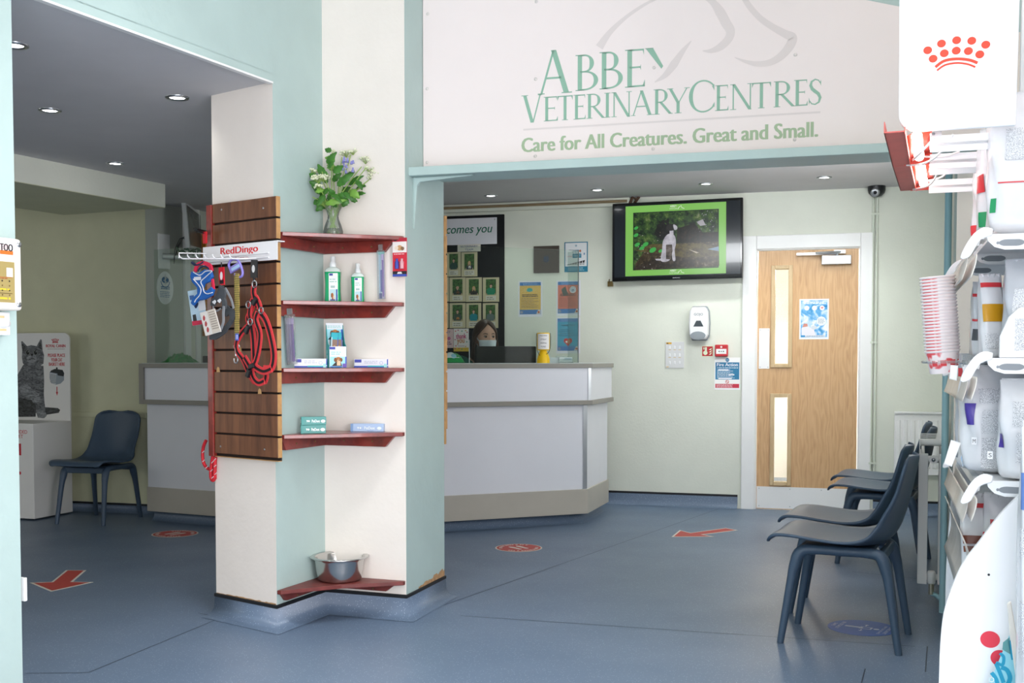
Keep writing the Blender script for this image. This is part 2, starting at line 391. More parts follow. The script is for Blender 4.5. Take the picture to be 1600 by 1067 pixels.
# shop: right wall behind the display, returns, front with big windows, high ceiling
s0 = far(WP, .5); s1 = (s0[0]-.364*2.75, s0[1]-2.75)
m = MB(); m.prism([s0, s1, (s1[0]+.12, s1[1]-.02), (s0[0]+.12, s0[1])], 0, HT, CREAM, 'xy'); struct(m.build('wall_right'))
m = MB(); m.box(4.0, 4.2, -2.6, s1[1]+3, 0, HT, CREAM); struct(m.build('wall_shop_right'))
m = MB(); m.prism([(-6.5, -2.7), (4.2, -2.7), (4.2, 5.3), (-1.5, 5.6), (-6.5, 2)], HT, HT+.1, mat('shop_ceiling', '#e8e6e0', .8), 'xy'); struct(m.build('ceiling_shop'))
m = MB(); m.box(-7, 4.2, -1.9, -1.7, 0, .12, CREAM); m.box(-7, 4.2, -1.9, -1.7, 2.9, HT, CREAM)
for x in (-7, -4.6, -1.6, 1.3, 4.0): m.box(x, x+.2, -1.9, -1.7, .12, 2.9, WHITE)
struct(m.build('wall_shopfront'))
# ---------------------------------------------------------------- coved skirting with its black cap
def cove(name, pts, h=.107, out=.055, cap=True):
    """pts in plan, room on the right-hand side when walking along"""
    pts = [Vector((p[0], p[1])) for p in pts]
    prof = [(out, .0015), (out*.62, .006), (out*.32, .02), (out*.14, .042), (.006, .075), (.004, h-.016)]
    capp = [(.005, h-.016), (.007, h-.014), (.007, h-.002), (.001, h)]
    def offset(d):
        res = []
        for i, p in enumerate(pts):
            ds = []
            if i > 0: ds.append((p-pts[i-1]).normalized())
            if i < len(pts)-1: ds.append((pts[i+1]-p).normalized())
            ns = [Vector((q.y, -q.x)) for q in ds]
            if len(ns) == 1: res.append(p+ns[0]*d)
            else:
                b = (ns[0]+ns[1]).normalized(); res.append(p+b*d/max(.35, b.dot(ns[0])))
        return res
    m = MB()
    for pf, mt in ((prof, VINYL), (capp, BLACKTRIM)):
        if mt is BLACKTRIM and not cap: continue
        rows = [[(q.x, q.y, z) for q in offset(d)] for d, z in pf]
        n = len(pts); vs = [v for r_ in rows for v in r_]
        fs = [(k*n+i, k*n+i+1, (k+1)*n+i+1, (k+1)*n+i) for k in range(len(pf)-1) for i in range(n-1)]
        m.add(vs, fs, mt, mt is VINYL)
    return struct(m.build(name))
cove('baseboard_pillar', [back[1], xy(AL), xy(AB), xy(BC), xy(CD), xy(DF), back[0]])
cove('baseboard_side', [far(WG, -3), xy(GC), far(WW, 1.5)], .075, .04)
cove('baseboard_back', [xy(WD.world(-3.2, 0, 0)), xy(WD.world(dl-.14, 0, 0))])
cove('baseboard_back_right', [xy(WD.world(dr+.12, 0, 0)), xy(WD.world(2.6, 0, 0))])
cove('baseboard_left', [far(WL, -8), j0, offp(j0, nl, .3)])
# seams welded into the vinyl
SEAM = mat('vinyl_seam', '#2f3a48', .5)
m = MB()
def seam(a, b):
    p, q = fl(*a), fl(*b); d = (q-p).normalized()*.0022; n = Vector((-d.y, d.x, 0))
    m.poly([(p.x-n.x, p.y-n.y, .0008), (q.x-n.x, q.y-n.y, .0008), (q.x+n.x, q.y+n.y, .0008), (p.x+n.x, p.y+n.y, .0008)], SEAM)
for a, b in (((348, 964), (138, 1051)), ((138, 1051), (40, 1052)), ((695, 945), (1160, 782)), ((634, 968), (690, 945)), ((720, 962), (1430, 1010)), ((310, 958), (434, 983)), ((1352, 1045), (1346, 1067)), ((1330, 893), (1440, 905)), ((1449, 1010), (1446, 1050))): seam(a, b)
struct(m.build('trim_vinyl_seams'))
# worn paint along the foot of the pillar
CHIP = mat('bare_plaster', '#b08a62', .8, var=.3, vscale=40); rn_ = random.Random(4)
def chips(w, x0, x1, h, rag):
    m = MB(); n = 26; top = [(x0+(x1-x0)*i/n, .108+h*(.25+.75*i/n)*rn_.uniform(1-rag, 1)) for i in range(n+1)]
    pts = [(x0, .104), (x1, .104)]+top[::-1]
    m.poly([tuple(w.world(x, -.0012, z)) for x, z in pts], CHIP); return m
lE = (Vector((DF.x, DF.y))-Vector((CD.x, CD.y))).length; lA = (Vector((AB.x, AB.y))-Vector((AL.x, AL.y))).length
struct(chips(WE, lE*.3, lE-.002, .042, .5).build('trim_worn_paint')); struct(chips(WA, .004, lA-.004, .008, .9).build('trim_worn_paint_front'))
# ---------------------------------------------------------------- light
wd = bpy.data.worlds.new('sky'); S.world = wd; wd.use_nodes = True
bg = wd.node_tree.nodes['Background']; bg.inputs[0].default_value = (.85, .93, 1, 1); bg.inputs[1].default_value = 1.2
def area(name, loc, rot, sx, sy, power, col=(1, 1, 1)):
    l = bpy.data.lights.new(name, 'AREA'); l.shape = 'RECTANGLE'; l.size = sx; l.size_y = sy; l.energy = power; l.color = col
    o = bpy.data.objects.new(name, l); COL.objects.link(o); o.location = loc; o.rotation_euler = rot; return o
for i, x in enumerate((-3.0, -.05, 2.75)):
    area('window_daylight', (x, -1.62, 1.5), (R(90), 0, 0), 2.6, 2.7, (10, 80, 305)[i], (.985, .95, .985))
area('ceiling_lamp', (1.5, 3.0, 3.27), (0, 0, 0), 1.0, .5, 12, (1, .9, .82)); area('ceiling_lamp', (.6, .9, 3.27), (0, 0, 0), 1.3, .5, 6, (1, .86, .74))
area('side_room_front_fill', (-5.7, -1.62, .9), (R(90), 0, 0), 2.0, 1.5, 14, (1, .98, .97))  # added low fill to lift the near side-room ceiling, no known window
sl_ = bpy.data.lights.new('sun', 'SUN'); sl_.energy = 15; sl_.angle = R(1.5); sl_.color = (1, .96, .9); so_ = bpy.data.objects.new('sun', sl_); COL.objects.link(so_); so_.rotation_euler = (R(58), 0, R(6))
area('corridor_daylight', WD.world((dl+dr)/2, 1.5, 2.2), (R(35), 0, WD.a+R(180)), 1.2, 1.0, 200, (1, .95, .9))
area('side_room_left_fill', (-6.7, 5.2, 1.5), (R(90), 0, R(-90)), 2.2, 1.4, 20, (1, 1, .97))  # added fill inside the outer wall, which has no window
q_ = WR.world(1.2, .04, 1.6)
area('right_wall_fill', q_, (R(90), 0, WR.a), 1.6, 1.2, 22, (.98, .98, 1))  # added fill for the reception, the right wall has no window
area('back_wall_fill', (1.45, 6.6, ZC-.05), (R(64), 0, R(-12)), 1.8, .25, 13, (.95, .98, 1)).data.spread = R(110)  # added fill hidden behind the sign beam, aimed at the far wall
for x_, y_, e_2 in ((-.7, 3.6, 190), (.5, 3.3, 90)):  # added unseen spots that brighten the near floor
    l = bpy.data.lights.new('shop_floor_fill', 'SPOT'); l.energy = e_2; l.spot_size = R(92); l.spot_blend = 1; l.shadow_soft_size = .3; l.color = (.95, .97, 1)
    o = bpy.data.objects.new('shop_floor_fill', l); COL.objects.link(o); o.location = (x_, y_, 3.2)
S.view_settings.view_transform = 'Standard'; S.view_settings.look = 'None'; S.view_settings.gamma = 1; S.view_settings.exposure = 0.0
S.view_settings.use_curve_mapping = False
# ================================================================ far wall: door and its fittings
def oak():
    m = bpy.data.materials.new('oak_veneer'); m.use_nodes = True; nt = m.node_tree; b = nt.nodes['Principled BSDF']; b.inputs['Roughness'].default_value = .38
    tc = nt.nodes.new('ShaderNodeTexCoord'); mp = nt.nodes.new('ShaderNodeMapping'); mp.inputs['Scale'].default_value = (1, 1, .16)
    w = nt.nodes.new('ShaderNodeTexWave'); w.wave_type = 'BANDS'; w.bands_direction = 'X'; w.inputs['Scale'].default_value = 9; w.inputs['Distortion'].default_value = 14; w.inputs['Detail'].default_value = 2; w.inputs['Detail Scale'].default_value = 2.2
    mp2 = nt.nodes.new('ShaderNodeMapping'); mp2.inputs['Scale'].default_value = (1, 1, .03); n = nt.nodes.new('ShaderNodeTexNoise'); n.inputs['Scale'].default_value = 150; n.inputs['Detail'].default_value = 3
    ad = nt.nodes.new('ShaderNodeMath'); ad.operation = 'MULTIPLY_ADD'; ad.inputs[1].default_value = .45; r = nt.nodes.new('ShaderNodeValToRGB'); e = r.color_ramp.elements
    e[0].position = .18; e[0].color = hexc('#b58a5e'); e[1].position = 1.0; e[1].color = hexc('#d3ab7c'); e.new(.5).color = hexc('#c89e6f')
    nt.links.new(tc.outputs['Object'], mp.inputs[0]); nt.links.new(mp.outputs[0], w.inputs['Vector']); nt.links.new(tc.outputs['Object'], mp2.inputs[0]); nt.links.new(mp2.outputs[0], n.inputs['Vector'])
    nt.links.new(w.outputs['Fac'], ad.inputs[0]); nt.links.new(n.outputs['Fac'], ad.inputs[2]); nt.links.new(ad.outputs[0], r.inputs[0]); nt.links.new(r.outputs[0], b.inputs['Base Color']); return m
OAK = oak()
BEAD = wood('pale_oak_bead', '#c3a67c', '#d3b98f', (6, 6, 1), .45, 5)
FRAMEW = WHITE
def q(w, *a, off=0.0): return w.quad(*a, off=off)
door = struct(bpy.data.objects.new('door_1', None)); COL.objects.link(door)
dcx, dcz = (dl+dr)/2, 0.0; dw = dr-dl
door.location = WD.world(dcx, 0, 0); door.rotation_euler = (0, 0, WD.a)
def DX(u, v): 
    x, z = WD.loc(u, v); return x-dcx, z
m = MB(); a0 = -dw/2-.035; a1 = dw/2+.035
for (x0, x1, z0, z1) in ((-dw/2-.115, -dw/2-.012, 0, dt+.115), (dw/2+.012, dw/2+.10, 0, dt+.115), (-dw/2-.012, dw/2+.012, dt+.012, dt+.115)): m.box(x0, x1, -.022, .0, z0, z1, FRAMEW)
for (x0, x1, z0, z1) in ((-dw/2-.05, -dw/2-.004, 0, dt+.05), (dw/2+.004, dw/2+.05, 0, dt+.05), (-dw/2-.004, dw/2+.004, dt+.004, dt+.05)): m.box(x0, x1, -.008, .14, z0, z1, FRAMEW)
m.build('door_frame', door, bevel=.005)
ux0, uz1 = DX(1206, 416); ux1, uz0 = DX(1237, 573); lx1, lz1 = DX(1235, 616); lx0, lz0 = DX(1204, 757)
ux0 = lx0 = (ux0+lx0)/2; ux1 = lx1 = (ux1+lx1)/2
m = MB(); y0, y1 = .004, .048
for (x0, x1, z0, z1) in ((-dw/2, ux0, .006, dt), (ux1, dw/2, .006, dt), (ux0, ux1, .006, lz0), (ux0, ux1, lz1, uz0), (ux0, ux1, uz1, dt)): m.box(x0, x1, y0, y1, z0, z1, OAK)
m.build('door_leaf', door)
for z0, z1 in ((uz0, uz1), (lz0, lz1)):
    m = MB(); t = .024
    for (x0, x1, a, b) in ((ux0-.006, ux0+t, z0-.006, z1+.006), (ux1-t, ux1+.006, z0-.006, z1+.006), (ux0+t, ux1-t, z0-.006, z0+t), (ux0+t, ux1-t, z1-t, z1+.006)): m.box(x0, x1, -.012, .05, a, b, BEAD)
    b_ = m.build('glazing_bead', door, bevel=.004)
    m = MB(); m.box(ux0+.02, ux1-.02, .022, .028, z0+.02, z1-.02, PANE)
    g_ = m.build('glass_pane', b_)
    m = MB(); WIRE = mat('wire_mesh', '#b5aa98', .4, .6, var=0)
    x = ux0+.03
    while x < ux1-.025: m.box(x-.0006, x+.0006, .0205, .0215, z0+.02, z1-.02, WIRE); x += .0135
    z = z0+.03
    while z < z1-.025: m.box(ux0+.02, ux1-.02, .0205, .0215, z-.0006, z+.0006, WIRE); z += .0135
    m.build('wire_grid', b_)
px0, pz1 = DX(1186, 513); px1, pz0 = DX(1202, 576)
m = MB(); m.box(px0, px1, .0015, .004, pz0, pz1, WHITE)
for x in (px0+.01, px1-.01):
    for z in (pz0+.012, pz1-.012): m.ball((x, .001, z), (.004, .001, .004), CHROME, 8, 6)
m.build('push_plate', door)
kz = DX(1260, 762)[1]
m = MB(); m.box(-dw/2+.003, dw/2-.003, .001, .004, .012, kz, WHITE)
for i in range(4):
    for z in (.03, kz-.015): m.ball((-dw/2+.02+i*(dw-.04)/3, .0005, z), (.004, .001, .004), CHROME, 8, 6)
m.build('kick_plate', door)
cx0, cz1 = DX(1284, 400); cx1, cz0 = DX(1330, 413)
m = MB(); m.box(cx0, cx1, -.045, .004, cz0, cz1, CHROME); cl = m.build('door_closer', door, bevel=.004)
m = MB(); hx, hz = DX(1308, 396); ex, ez = DX(1245, 397)
m.box(hx-.02, hx+.06, -.06, -.02, cz1+.012, cz1+.036, CHROME); m.tube([(hx, -.035, cz1-.07), (hx, -.035, cz1+.03)], .008, CHROME)
m.tube([(hx+.05, -.045, cz1+.024), (ex+.14, -.11, cz1+.012)], .009, CHROME); m.box(ex, ex+.3, -.04, -.02, cz1+.006, cz1+.024, CHROME)
m.build('closer_arm', cl)
# corridor beyond the door, seen through the wired glass
m = MB(); CW = mat('corridor_paint', '#efe8df', .6)
for (x0, x1, ya, yb) in ((-1.6, 2.2, 2.4, 2.5), (-1.7, -1.6, .2, 2.5), (2.2, 2.3, .2, 2.5)):
    m.box(x0, x1, ya, yb, 0, 2.6, CW)
m.box(-1.7, 2.3, .2, 2.5, 2.5, 2.6, CW)
o = struct(m.build('wall_corridor')); o.location = door.location; o.rotation_euler = door.rotation_euler
def sheet(w, name, label, cat, u0, v0, u1, v1, off=.0, paper='#f4f4f2', group=None, t=.0025, border=None):
    """flat print lying on wall w; returns (root, builder, half width, half height, y of the face)"""
    x, z, wd_, h = w.quad(u0, v0, u1, v1, off)
    r = on(w, name, label, cat, x, z, -off, group)
    m = MB(); m.box(-wd_/2, wd_/2, -t, 0, -h/2, h/2, mat('paper_'+paper.strip('#'), paper, .5, var=.015)); m.build('sheet', r)
    return r, MB(), wd_/2, h/2, -t-.0006
# poster on the door
r, m, a, b, y = sheet(WD, 'poster', 'blue and white sky patterned poster taped to the oak door', 'poster', 1249, 467, 1295, 530, .0, '#eef2f8')
r.location = WD.world(*(lambda p: (p[0], .0035, p[1]))(WD.quad(1249, 467, 1295, 530)))
def sky_print():
    mm = bpy.data.materials.new('print_clouds'); mm.use_nodes = True; nt = mm.node_tree; bs = nt.nodes['Principled BSDF']; bs.inputs['Roughness'].default_value = .4
    tc = nt.nodes.new('ShaderNodeTexCoord'); n = nt.nodes.new('ShaderNodeTexNoise'); n.inputs['Scale'].default_value = 14; n.inputs['Detail'].default_value = 5; n.inputs['Distortion'].default_value = 1.2
    rr = nt.nodes.new('ShaderNodeValToRGB'); e = rr.color_ramp.elements; e[0].position = .36; e[0].color = hexc('#2f8ec8'); e[1].position = .62; e[1].color = hexc('#e9f1f8')
    k = e.new(.48); k.color = hexc('#6fb2e2'); nt.links.new(tc.outputs['Object'], n.inputs['Vector']); nt.links.new(n.outputs['Fac'], rr.inputs[0]); nt.links.new(rr.outputs[0], bs.inputs['Base Color']); return mm
SKYP = sky_print()
m.rect(-a*.9, -b*.9, a*.9, b*.93, y, SKYP)
for i, c in enumerate(('#e8f0f2', '#eef3ee', '#f3eaea')): m.disc(-a*.5+i*a*.52, b*.55, a*.17, y-.0004, flat(c))
m.rect(a*.5, b*.52, a*.58, b*.6, y-.0008, flat('#d66a6a')); m.rect(a*.44, b*.545, a*.64, b*.575, y-.0009, flat('#d66a6a'))
m.disc(a*.5, -b*.1, a*.32, y-.0004, flat('#e2e6ea')); m.lines(a*.28, a*.72, -b*.22, b*.02, 4, y-.0008, flat('#8d99a8'))
m.lines(-a*.7, a*.8, b*.74, b*.88, 2, y-.0004, flat('#f4f7fb'), .6, .1); m.rect(a*.62, b*.6, a*.9, b*.67, y-.0004, flat('#0f76b4'))
m.flatp([(-a*.85, -b*.8), (-a*.85, -b*.45), (-a*.6, -b*.28), (-a*.3, -b*.4), (0, -b*.5), (a*.12, -b*.8)], y-.0004, flat('#e4e2e8'))
m.flatp([(-a*.78, -b*.4), (-a*.7, -b*.22), (-a*.45, -b*.22), (-a*.42, -b*.36)], y-.0008, flat('#cf8a78'))
m.disc(0, -b*.42, a*.2, y-.0006, flat('#cfd5dc'), b*.1); m.rect(-a*.6, -b*.88, a*.75, -b*.8, y-.0004, flat('#d9dde4')); m.lines(-a*.5, a*.7, -b*.87, -b*.81, 1, y-.0008, flat('#7a8aa0'))
m.build('printing', r)
# ---------------------------------------------------------------- television
x, z, tw, th = WD.quad(957, 313.5, 1161, 438, .09)
tv = thing('television', 'black flat screen television showing a dog photo, high on the far wall', 'television', WD.world(x, -.05, z), rot=(R(-3), R(-.55), WD.a))
m = MB(); m.box(-tw/2, tw/2, -.05, 0, -th/2, th/2, mat('gloss_black', '#0c0d10', .12, var=0, coat=.5)); m.build('casing', tv, bevel=.006)
m = MB(); m.box(-.2, .2, 0, .07, -.15, .15, BLACK); m.build('wall_bracket', tv)
m = MB(); sx0, sx1, sz0, sz1 = -tw/2+.018, tw/2-.018, -th/2+.03, th/2-.02
m.rect(sx0, sz0, sx1, sz1, -.0515, mat('dark_screen', '#22282e', .15, var=0, coat=.3)); m.build('screen', tv)
def TX(f): return -tw/2+f*tw
def TZ(f): return -th/2+f*th
def E(c, s=.85):
    mm = bpy.data.materials.get('screen_'+c.strip('#'))
    if not mm: mm = bpy.data.materials.new('screen_'+c.strip('#')); mm.use_nodes = True; bs = mm.node_tree.nodes['Principled BSDF']; bs.inputs['Base Color'].default_value = (.004, .004, .004, 1); bs.inputs['Roughness'].default_value = .25; bs.inputs['Emission Color'].default_value = hexc(c); bs.inputs['Emission Strength'].default_value = s
    return mm
def EN(name, cols, scale, s=.8, det=7):
    mm = bpy.data.materials.new('screen_'+name); mm.use_nodes = True; nt = mm.node_tree; bs = nt.nodes['Principled BSDF']; bs.inputs['Base Color'].default_value = (.004, .004, .004, 1); bs.inputs['Roughness'].default_value = .25
    tc = nt.nodes.new('ShaderNodeTexCoord'); n = nt.nodes.new('ShaderNodeTexNoise'); n.inputs['Scale'].default_value = scale; n.inputs['Detail'].default_value = det; n.inputs['Roughness'].default_value = .7
    rr = nt.nodes.new('ShaderNodeValToRGB'); e = rr.color_ramp.elements; e[0].position = .32; e[0].color = hexc(cols[0]); e[1].position = .7; e[1].color = hexc(cols[-1])
    for i, c in enumerate(cols[1:-1]): e.new(.32+.38*(i+1)/(len(cols)-1)).color = hexc(c)
    nt.links.new(tc.outputs['Object'], n.inputs['Vector']); nt.links.new(n.outputs['Fac'], rr.inputs[0]); nt.links.new(rr.outputs[0], bs.inputs['Emission Color']); bs.inputs['Emission Strength'].default_value = s; return mm
m = MB(); y = -.0525
m.rect(TX(.105), TZ(.062), TX(.875), TZ(.955), y, E('#7dbb57', .95)); m.rect(TX(.165), TZ(.135), TX(.82), TZ(.87), y-.0005, E('#0e1a14'))
def bush():
    mm = bpy.data.materials.new('screen_undergrowth'); mm.use_nodes = True; nt = mm.node_tree; bs = nt.nodes['Principled BSDF']; bs.inputs['Base Color'].default_value = (0, 0, 0, 1); bs.inputs['Roughness'].default_value = .3
    tc = nt.nodes.new('ShaderNodeTexCoord'); n = nt.nodes.new('ShaderNodeTexNoise'); n.inputs['Scale'].default_value = 16; n.inputs['Detail'].default_value = 8; n.inputs['Roughness'].default_value = .68
    rr = nt.nodes.new('ShaderNodeValToRGB'); e = rr.color_ramp.elements; e[0].position = .38; e[0].color = hexc('#0c120f'); e[1].position = .72; e[1].color = hexc('#b9b6b4')
    for p_, c_ in ((.47, '#1f3a20'), (.54, '#3f5a26'), (.6, '#5c4a33')): e.new(p_).color = hexc(c_)
    nt.links.new(tc.outputs['Object'], n.inputs['Vector']); nt.links.new(n.outputs['Fac'], rr.inputs[0]); nt.links.new(rr.outputs[0], bs.inputs['Emission Color']); bs.inputs['Emission Strength'].default_value = .5; return mm
m.rect(TX(.172), TZ(.143), TX(.813), TZ(.862), y-.001, EN('undergrowth', ['#080d0a', '#16281a', '#2c4a22', '#4f6a2c', '#8a8f6a'], 20))
def TP(pts): return [(TX(.165+(px-325)/(1030-325)*.655), TZ(.87-(py-370)/(855-370)*.735)) for px, py in pts]
m.flatp(TP([(345, 800), (340, 855), (1035, 840), (1030, 620), (800, 640), (560, 650), (420, 700)]), y-.0013, EN('leaf_litter', ['#15110b', '#2e2415', '#4a3d22', '#8f857c'], 34))
m.flatp(TP([(345, 690), (480, 640), (900, 650), (1028, 690), (1028, 760), (760, 760), (520, 720)]), y-.0015, EN('mossy_ground', ['#241d10', '#4a3d1e', '#5c5426', '#6f5a40'], 30))
m.flatp(TP([(500, 560), (540, 450), (620, 430), (640, 600), (560, 610)]), y-.0016, EN('dark_stump', ['#060606', '#111210', '#23221e'], 40))
m.flatp(TP([(690, 640), (690, 520), (830, 480), (900, 560), (1028, 560), (1028, 640)]), y-.0016, EN('dark_hollow', ['#060705', '#14130d', '#33261a'], 26))
m.flatp(TP([(850, 470), (900, 450), (925, 500), (880, 505)]), y-.002, E('#a9a6ac')); m.flatp(TP([(940, 700), (1030, 680), (1030, 720)]), y-.002, E('#7790a8'))
m.flatp(TP([(785, 695), (870, 725), (850, 730)]), y-.002, E('#b5aa98')); m.flatp(TP([(600, 735), (840, 785), (840, 840), (345, 850), (350, 820)]), y-.0018, EN('bank', ['#120e0a', '#2b2116', '#54483a'], 40))
for i in range(26): 
    px, py = random.uniform(345, 560), random.uniform(520, 850); m.disc(*TP([(px, py)])[0], .004, y-.002, E(random.choice(['#8f8a86', '#b7b0ad', '#6a6a44'])), .0025, 8)
for i in range(30):
    px, py = random.uniform(840, 1020), random.uniform(380, 560); m.disc(*TP([(px, py)])[0], .0055, y-.002, E(random.choice(['#86818a', '#5f6060', '#a7a2ab'])), .0022, 8, random.uniform(0, 3))
for i in range(34):
    px, py = random.uniform(340, 760), random.uniform(380, 500); m.disc(*TP([(px, py)])[0], .010, y-.0019, E(random.choice(['#24471c', '#3a6322', '#55722f', '#1b351a'])), .003, 8, random.uniform(-1, 1))
for px, py, s_ in ((360, 640, 1), (400, 670, 1), (430, 640, 1.1), (490, 690, 1.3), (555, 700, .8), (350, 560, .9), (350, 500, .8)): m.disc(*TP([(px, py)])[0], .022*s_, y-.0024, E('#3da84a'), .014*s_, 14, .5)
DW = EN('dog_coat', ['#9f9ca6', '#c4c1ca', '#dcdae0'], 16, .8)
def smooth(pts): return [(v.x, v.z) for v in (lambda P_: [.5*((2*P_[i])+(P_[(i+1) % len(P_)]-P_[i-1])*t+(2*P_[i-1]-5*P_[i]+4*P_[(i+1) % len(P_)]-P_[(i+2) % len(P_)])*t*t+(-P_[i-1]+3*P_[i]-3*P_[(i+1) % len(P_)]+P_[(i+2) % len(P_)])*t**3) for i in range(len(P_)) for t in (0, .25, .5, .75)])([Vector((a, 0, b)) for a, b in pts])]
m.flatp(smooth(TP([(605, 570), (640, 560), (672, 580), (682, 640), (672, 700), (678, 780), (655, 780), (645, 700), (630, 780), (560, 785), (568, 690), (575, 620)])), y-.0028, DW)
m.flatp(TP([(600, 650), (650, 650), (655, 700), (640, 775), (600, 770)]), y-.0031, EN('dog_shadow', ['#2b2622', '#574d46', '#8a827c'], 30)); m.flatp(TP([(628, 520), (660, 500), (662, 570), (630, 565)]), y-.003, DW)
m.flatp(smooth(TP([(600, 520), (610, 490), (645, 478), (680, 482), (692, 510), (670, 530), (630, 535)])), y-.0033, E('#2a2827', .6)); m.flatp(smooth(TP([(660, 484), (690, 500), (690, 525), (668, 528)])), y-.0036, DW)
m.flatp(TP([(510, 765), (570, 765), (570, 782), (520, 778)]), y-.003, DW)
for fz in (.905, .092):
    m.text('ABBEY', TX(.475), TZ(fz+.012), y-.0006, .016, E('#eef6ea', .9), .05); m.text('VETERINARY CENTRES', TX(.475), TZ(fz-.012), y-.0006, .007, E('#eef6ea', .9), .06)
    m.stroke([(TX(.51), TZ(fz-.015)), (TX(.52), TZ(fz+.012)), (TX(.535), TZ(fz+.03)), (TX(.54), TZ(fz)), (TX(.56), TZ(fz-.01))], .0018, y-.0006, E('#eef6ea', .9))
m.build('picture', tv)
m = MB(); m.text('SAMSUNG', 0, -th/2+.011, -.0515, .009, flat('#c7c9cc'), .055); m.build('lettering', tv)
# ---------------------------------------------------------------- wall-mounted items
x, z, a, b = WD.quad(1076, 478, 1109, 532, .06)
sd_ = on(WD, 'soap_dispenser', 'white oval hand sanitiser dispenser on the wall beside the door', 'soap dispenser', x, z)
GW = mat('white_plastic', '#eceded', .3, var=.01); GG = mat('grey_plastic', '#8d9499', .35, var=.03)
def egg(k): return [(k*a*.5*p, k*b*.5*q_) for p, q_ in ((-.72, -1), (-.95, -.7), (-1, 0), (-.93, .72), (-.68, 1), (.68, 1), (.93, .72), (1, 0), (.95, -.7), (.72, -1))]
m = MB(); m.prism(egg(1), -.03, 0, GG, 'xz'); m.build('backplate', sd_, bevel=.006)
m = MB(); m.prism(egg(.93), -.105, -.03, GW, 'xz'); m.build('cover', sd_, bevel=.014, seg=3)
m = MB(); m.disc(-a*.02, -b*.36, a*.36, -.1065, GG, b*.12); m.flatp([(-a*.24, -b*.1), (-a*.1, b*.07), (a*.1, b*.07), (a*.24, -b*.1)], -.1065, mat('smoked_window', '#3c464b', .15, var=0)); m.build('push_bar', sd_)
m = MB(); m.text('GOJO', 0, b*.2, -.1065, b*.085, flat('#2f4450'), a*.42); m.build('lettering', sd_)
x, z, a, b = WD.quad(1040, 534, 1069, 575, 0)
sp_ = on(WD, 'switch_panel', 'pale grey nine way light switch panel with yellow warning sticker', 'light switch', x, z)
m = MB(); m.box(-a/2, a/2, -.008, 0, -b/2, b/2, mat('panel_grey', '#d8d9d8', .4, var=.01)); m.build('plate', sp_, bevel=.002)
for j in range(3):
    for i in range(3):
        m = MB(); m.box(-a*.27+i*a*.27-.006, -a*.27+i*a*.27+.006, -.013, -.007, b*.29-j*b*.29-.012, b*.29-j*b*.29+.012, GW); o = m.build('rocker_switch', sp_, bevel=.002)
m = MB()
for j in range(2):
    for i in range(3): m.rect(-a*.27+i*a*.27-.010, b*.29-j*b*.29-.021, -a*.27+i*a*.27+.010, b*.29-j*b*.29-.018, -.0086, flat('#d8b45a'))
m.rect(-a*.46, b*.41, -a*.17, b*.48, -.0086, flat('#e6b23a')); m.flatp([(-a*.45, b*.415), (-a*.39, b*.475), (-a*.33, b*.415)], -.009, flat('#5a4a28')); m.rect(-a*.45, -b*.47, -a*.32, -b*.44, -.0086, flat('#d8b45a')); m.build('printing', sp_)
r, m, a, b, y = sheet(WD, 'fire_alarm_sign', 'small red square fire alarm sign with hand and flames, beside red call point', 'sign', 1096, 540, 1115, 557.5, 0, '#dfe7c8')
RED = flat('#c1272d'); LUM = flat('#e9efd0')
m.rect(-a*.86, -b*.86, a*.86, b*.86, y, RED); m.disc(-a*.35, -b*.28, a*.36, y-.0005, LUM); m.rect(-a*.42, 0, -a*.1, b*.72, y-.0006, LUM); m.rect(-a*.68, b*.3, -a*.5, b*.7, y-.0006, LUM)
for k in range(3): m.flatp([(a*.2+k*.0, -b*.6+k*b*.42), (a*.55, -b*.62+k*b*.42), (a*.75, -b*.15+k*b*.36), (a*.45, -b*.4+k*b*.42)], y-.0005, LUM)
m.build('printing', r)
x, z, a, b = WD.quad(1118, 538.5, 1138, 557, .0)
cp = on(WD, 'fire_call_point', 'red break glass fire alarm call point above the fire action notice', 'alarm call point', x, z)
m = MB(); m.box(-a/2, a/2, -.045, 0, -b/2, b/2, mat('red_plastic', '#c3222b', .35, var=.02)); m.build('housing', cp, bevel=.006)
m = MB(); m.rect(-a*.4, -b*.28, a*.4, b*.14, -.0456, flat('#eeeeec')); m.disc(0, b*.3, a*.08, -.0456, flat('#eadcdc')); m.build('push_element', cp)
m = MB(); m.flatp([(-a*.25, -b*.07), (-a*.12, -b*.0), (-a*.12, -b*.14)], -.0462, flat('#222222')); m.flatp([(a*.25, -b*.07), (a*.12, -b*.0), (a*.12, -b*.14)], -.0462, flat('#222222')); m.disc(0, -b*.07, a*.045, -.0462, flat('#222222')); m.build('printing', cp)
r, m, a, b, y = sheet(WD, 'fire_notice', 'blue and white fire action notice with a red strip at its foot', 'sign', 1116.5, 558.5, 1156.5, 609, 0)
m.rect(-a*.93, -b*.36, a*.93, b*.7, y, flat('#2f7ea8')); m.text('Fire Action', 0, b*.46, y-.0005, b*.2, flat('#f4f6f8'), a*1.62, bold=.0006)
m.lines(-a*.8, a*.85, b*.32, b*.4, 1, y-.0005, flat('#e6eef2'), .5, .05); m.lines(-a*.8, a*.75, -b*.3, b*.27, 8, y-.0005, flat('#dbe7ee'), .4, .35)
m.rect(-a*.7, b*.2, a*.1, b*.27, y-.0008, flat('#f4f6f8')); m.rect(a*.1, -b*.1, a*.55, -b*.03, y-.0008, flat('#f4f6f8')); m.rect(-a*.7, -b*.33, a*.35, -b*.26, y-.0008, flat('#f4f6f8'))
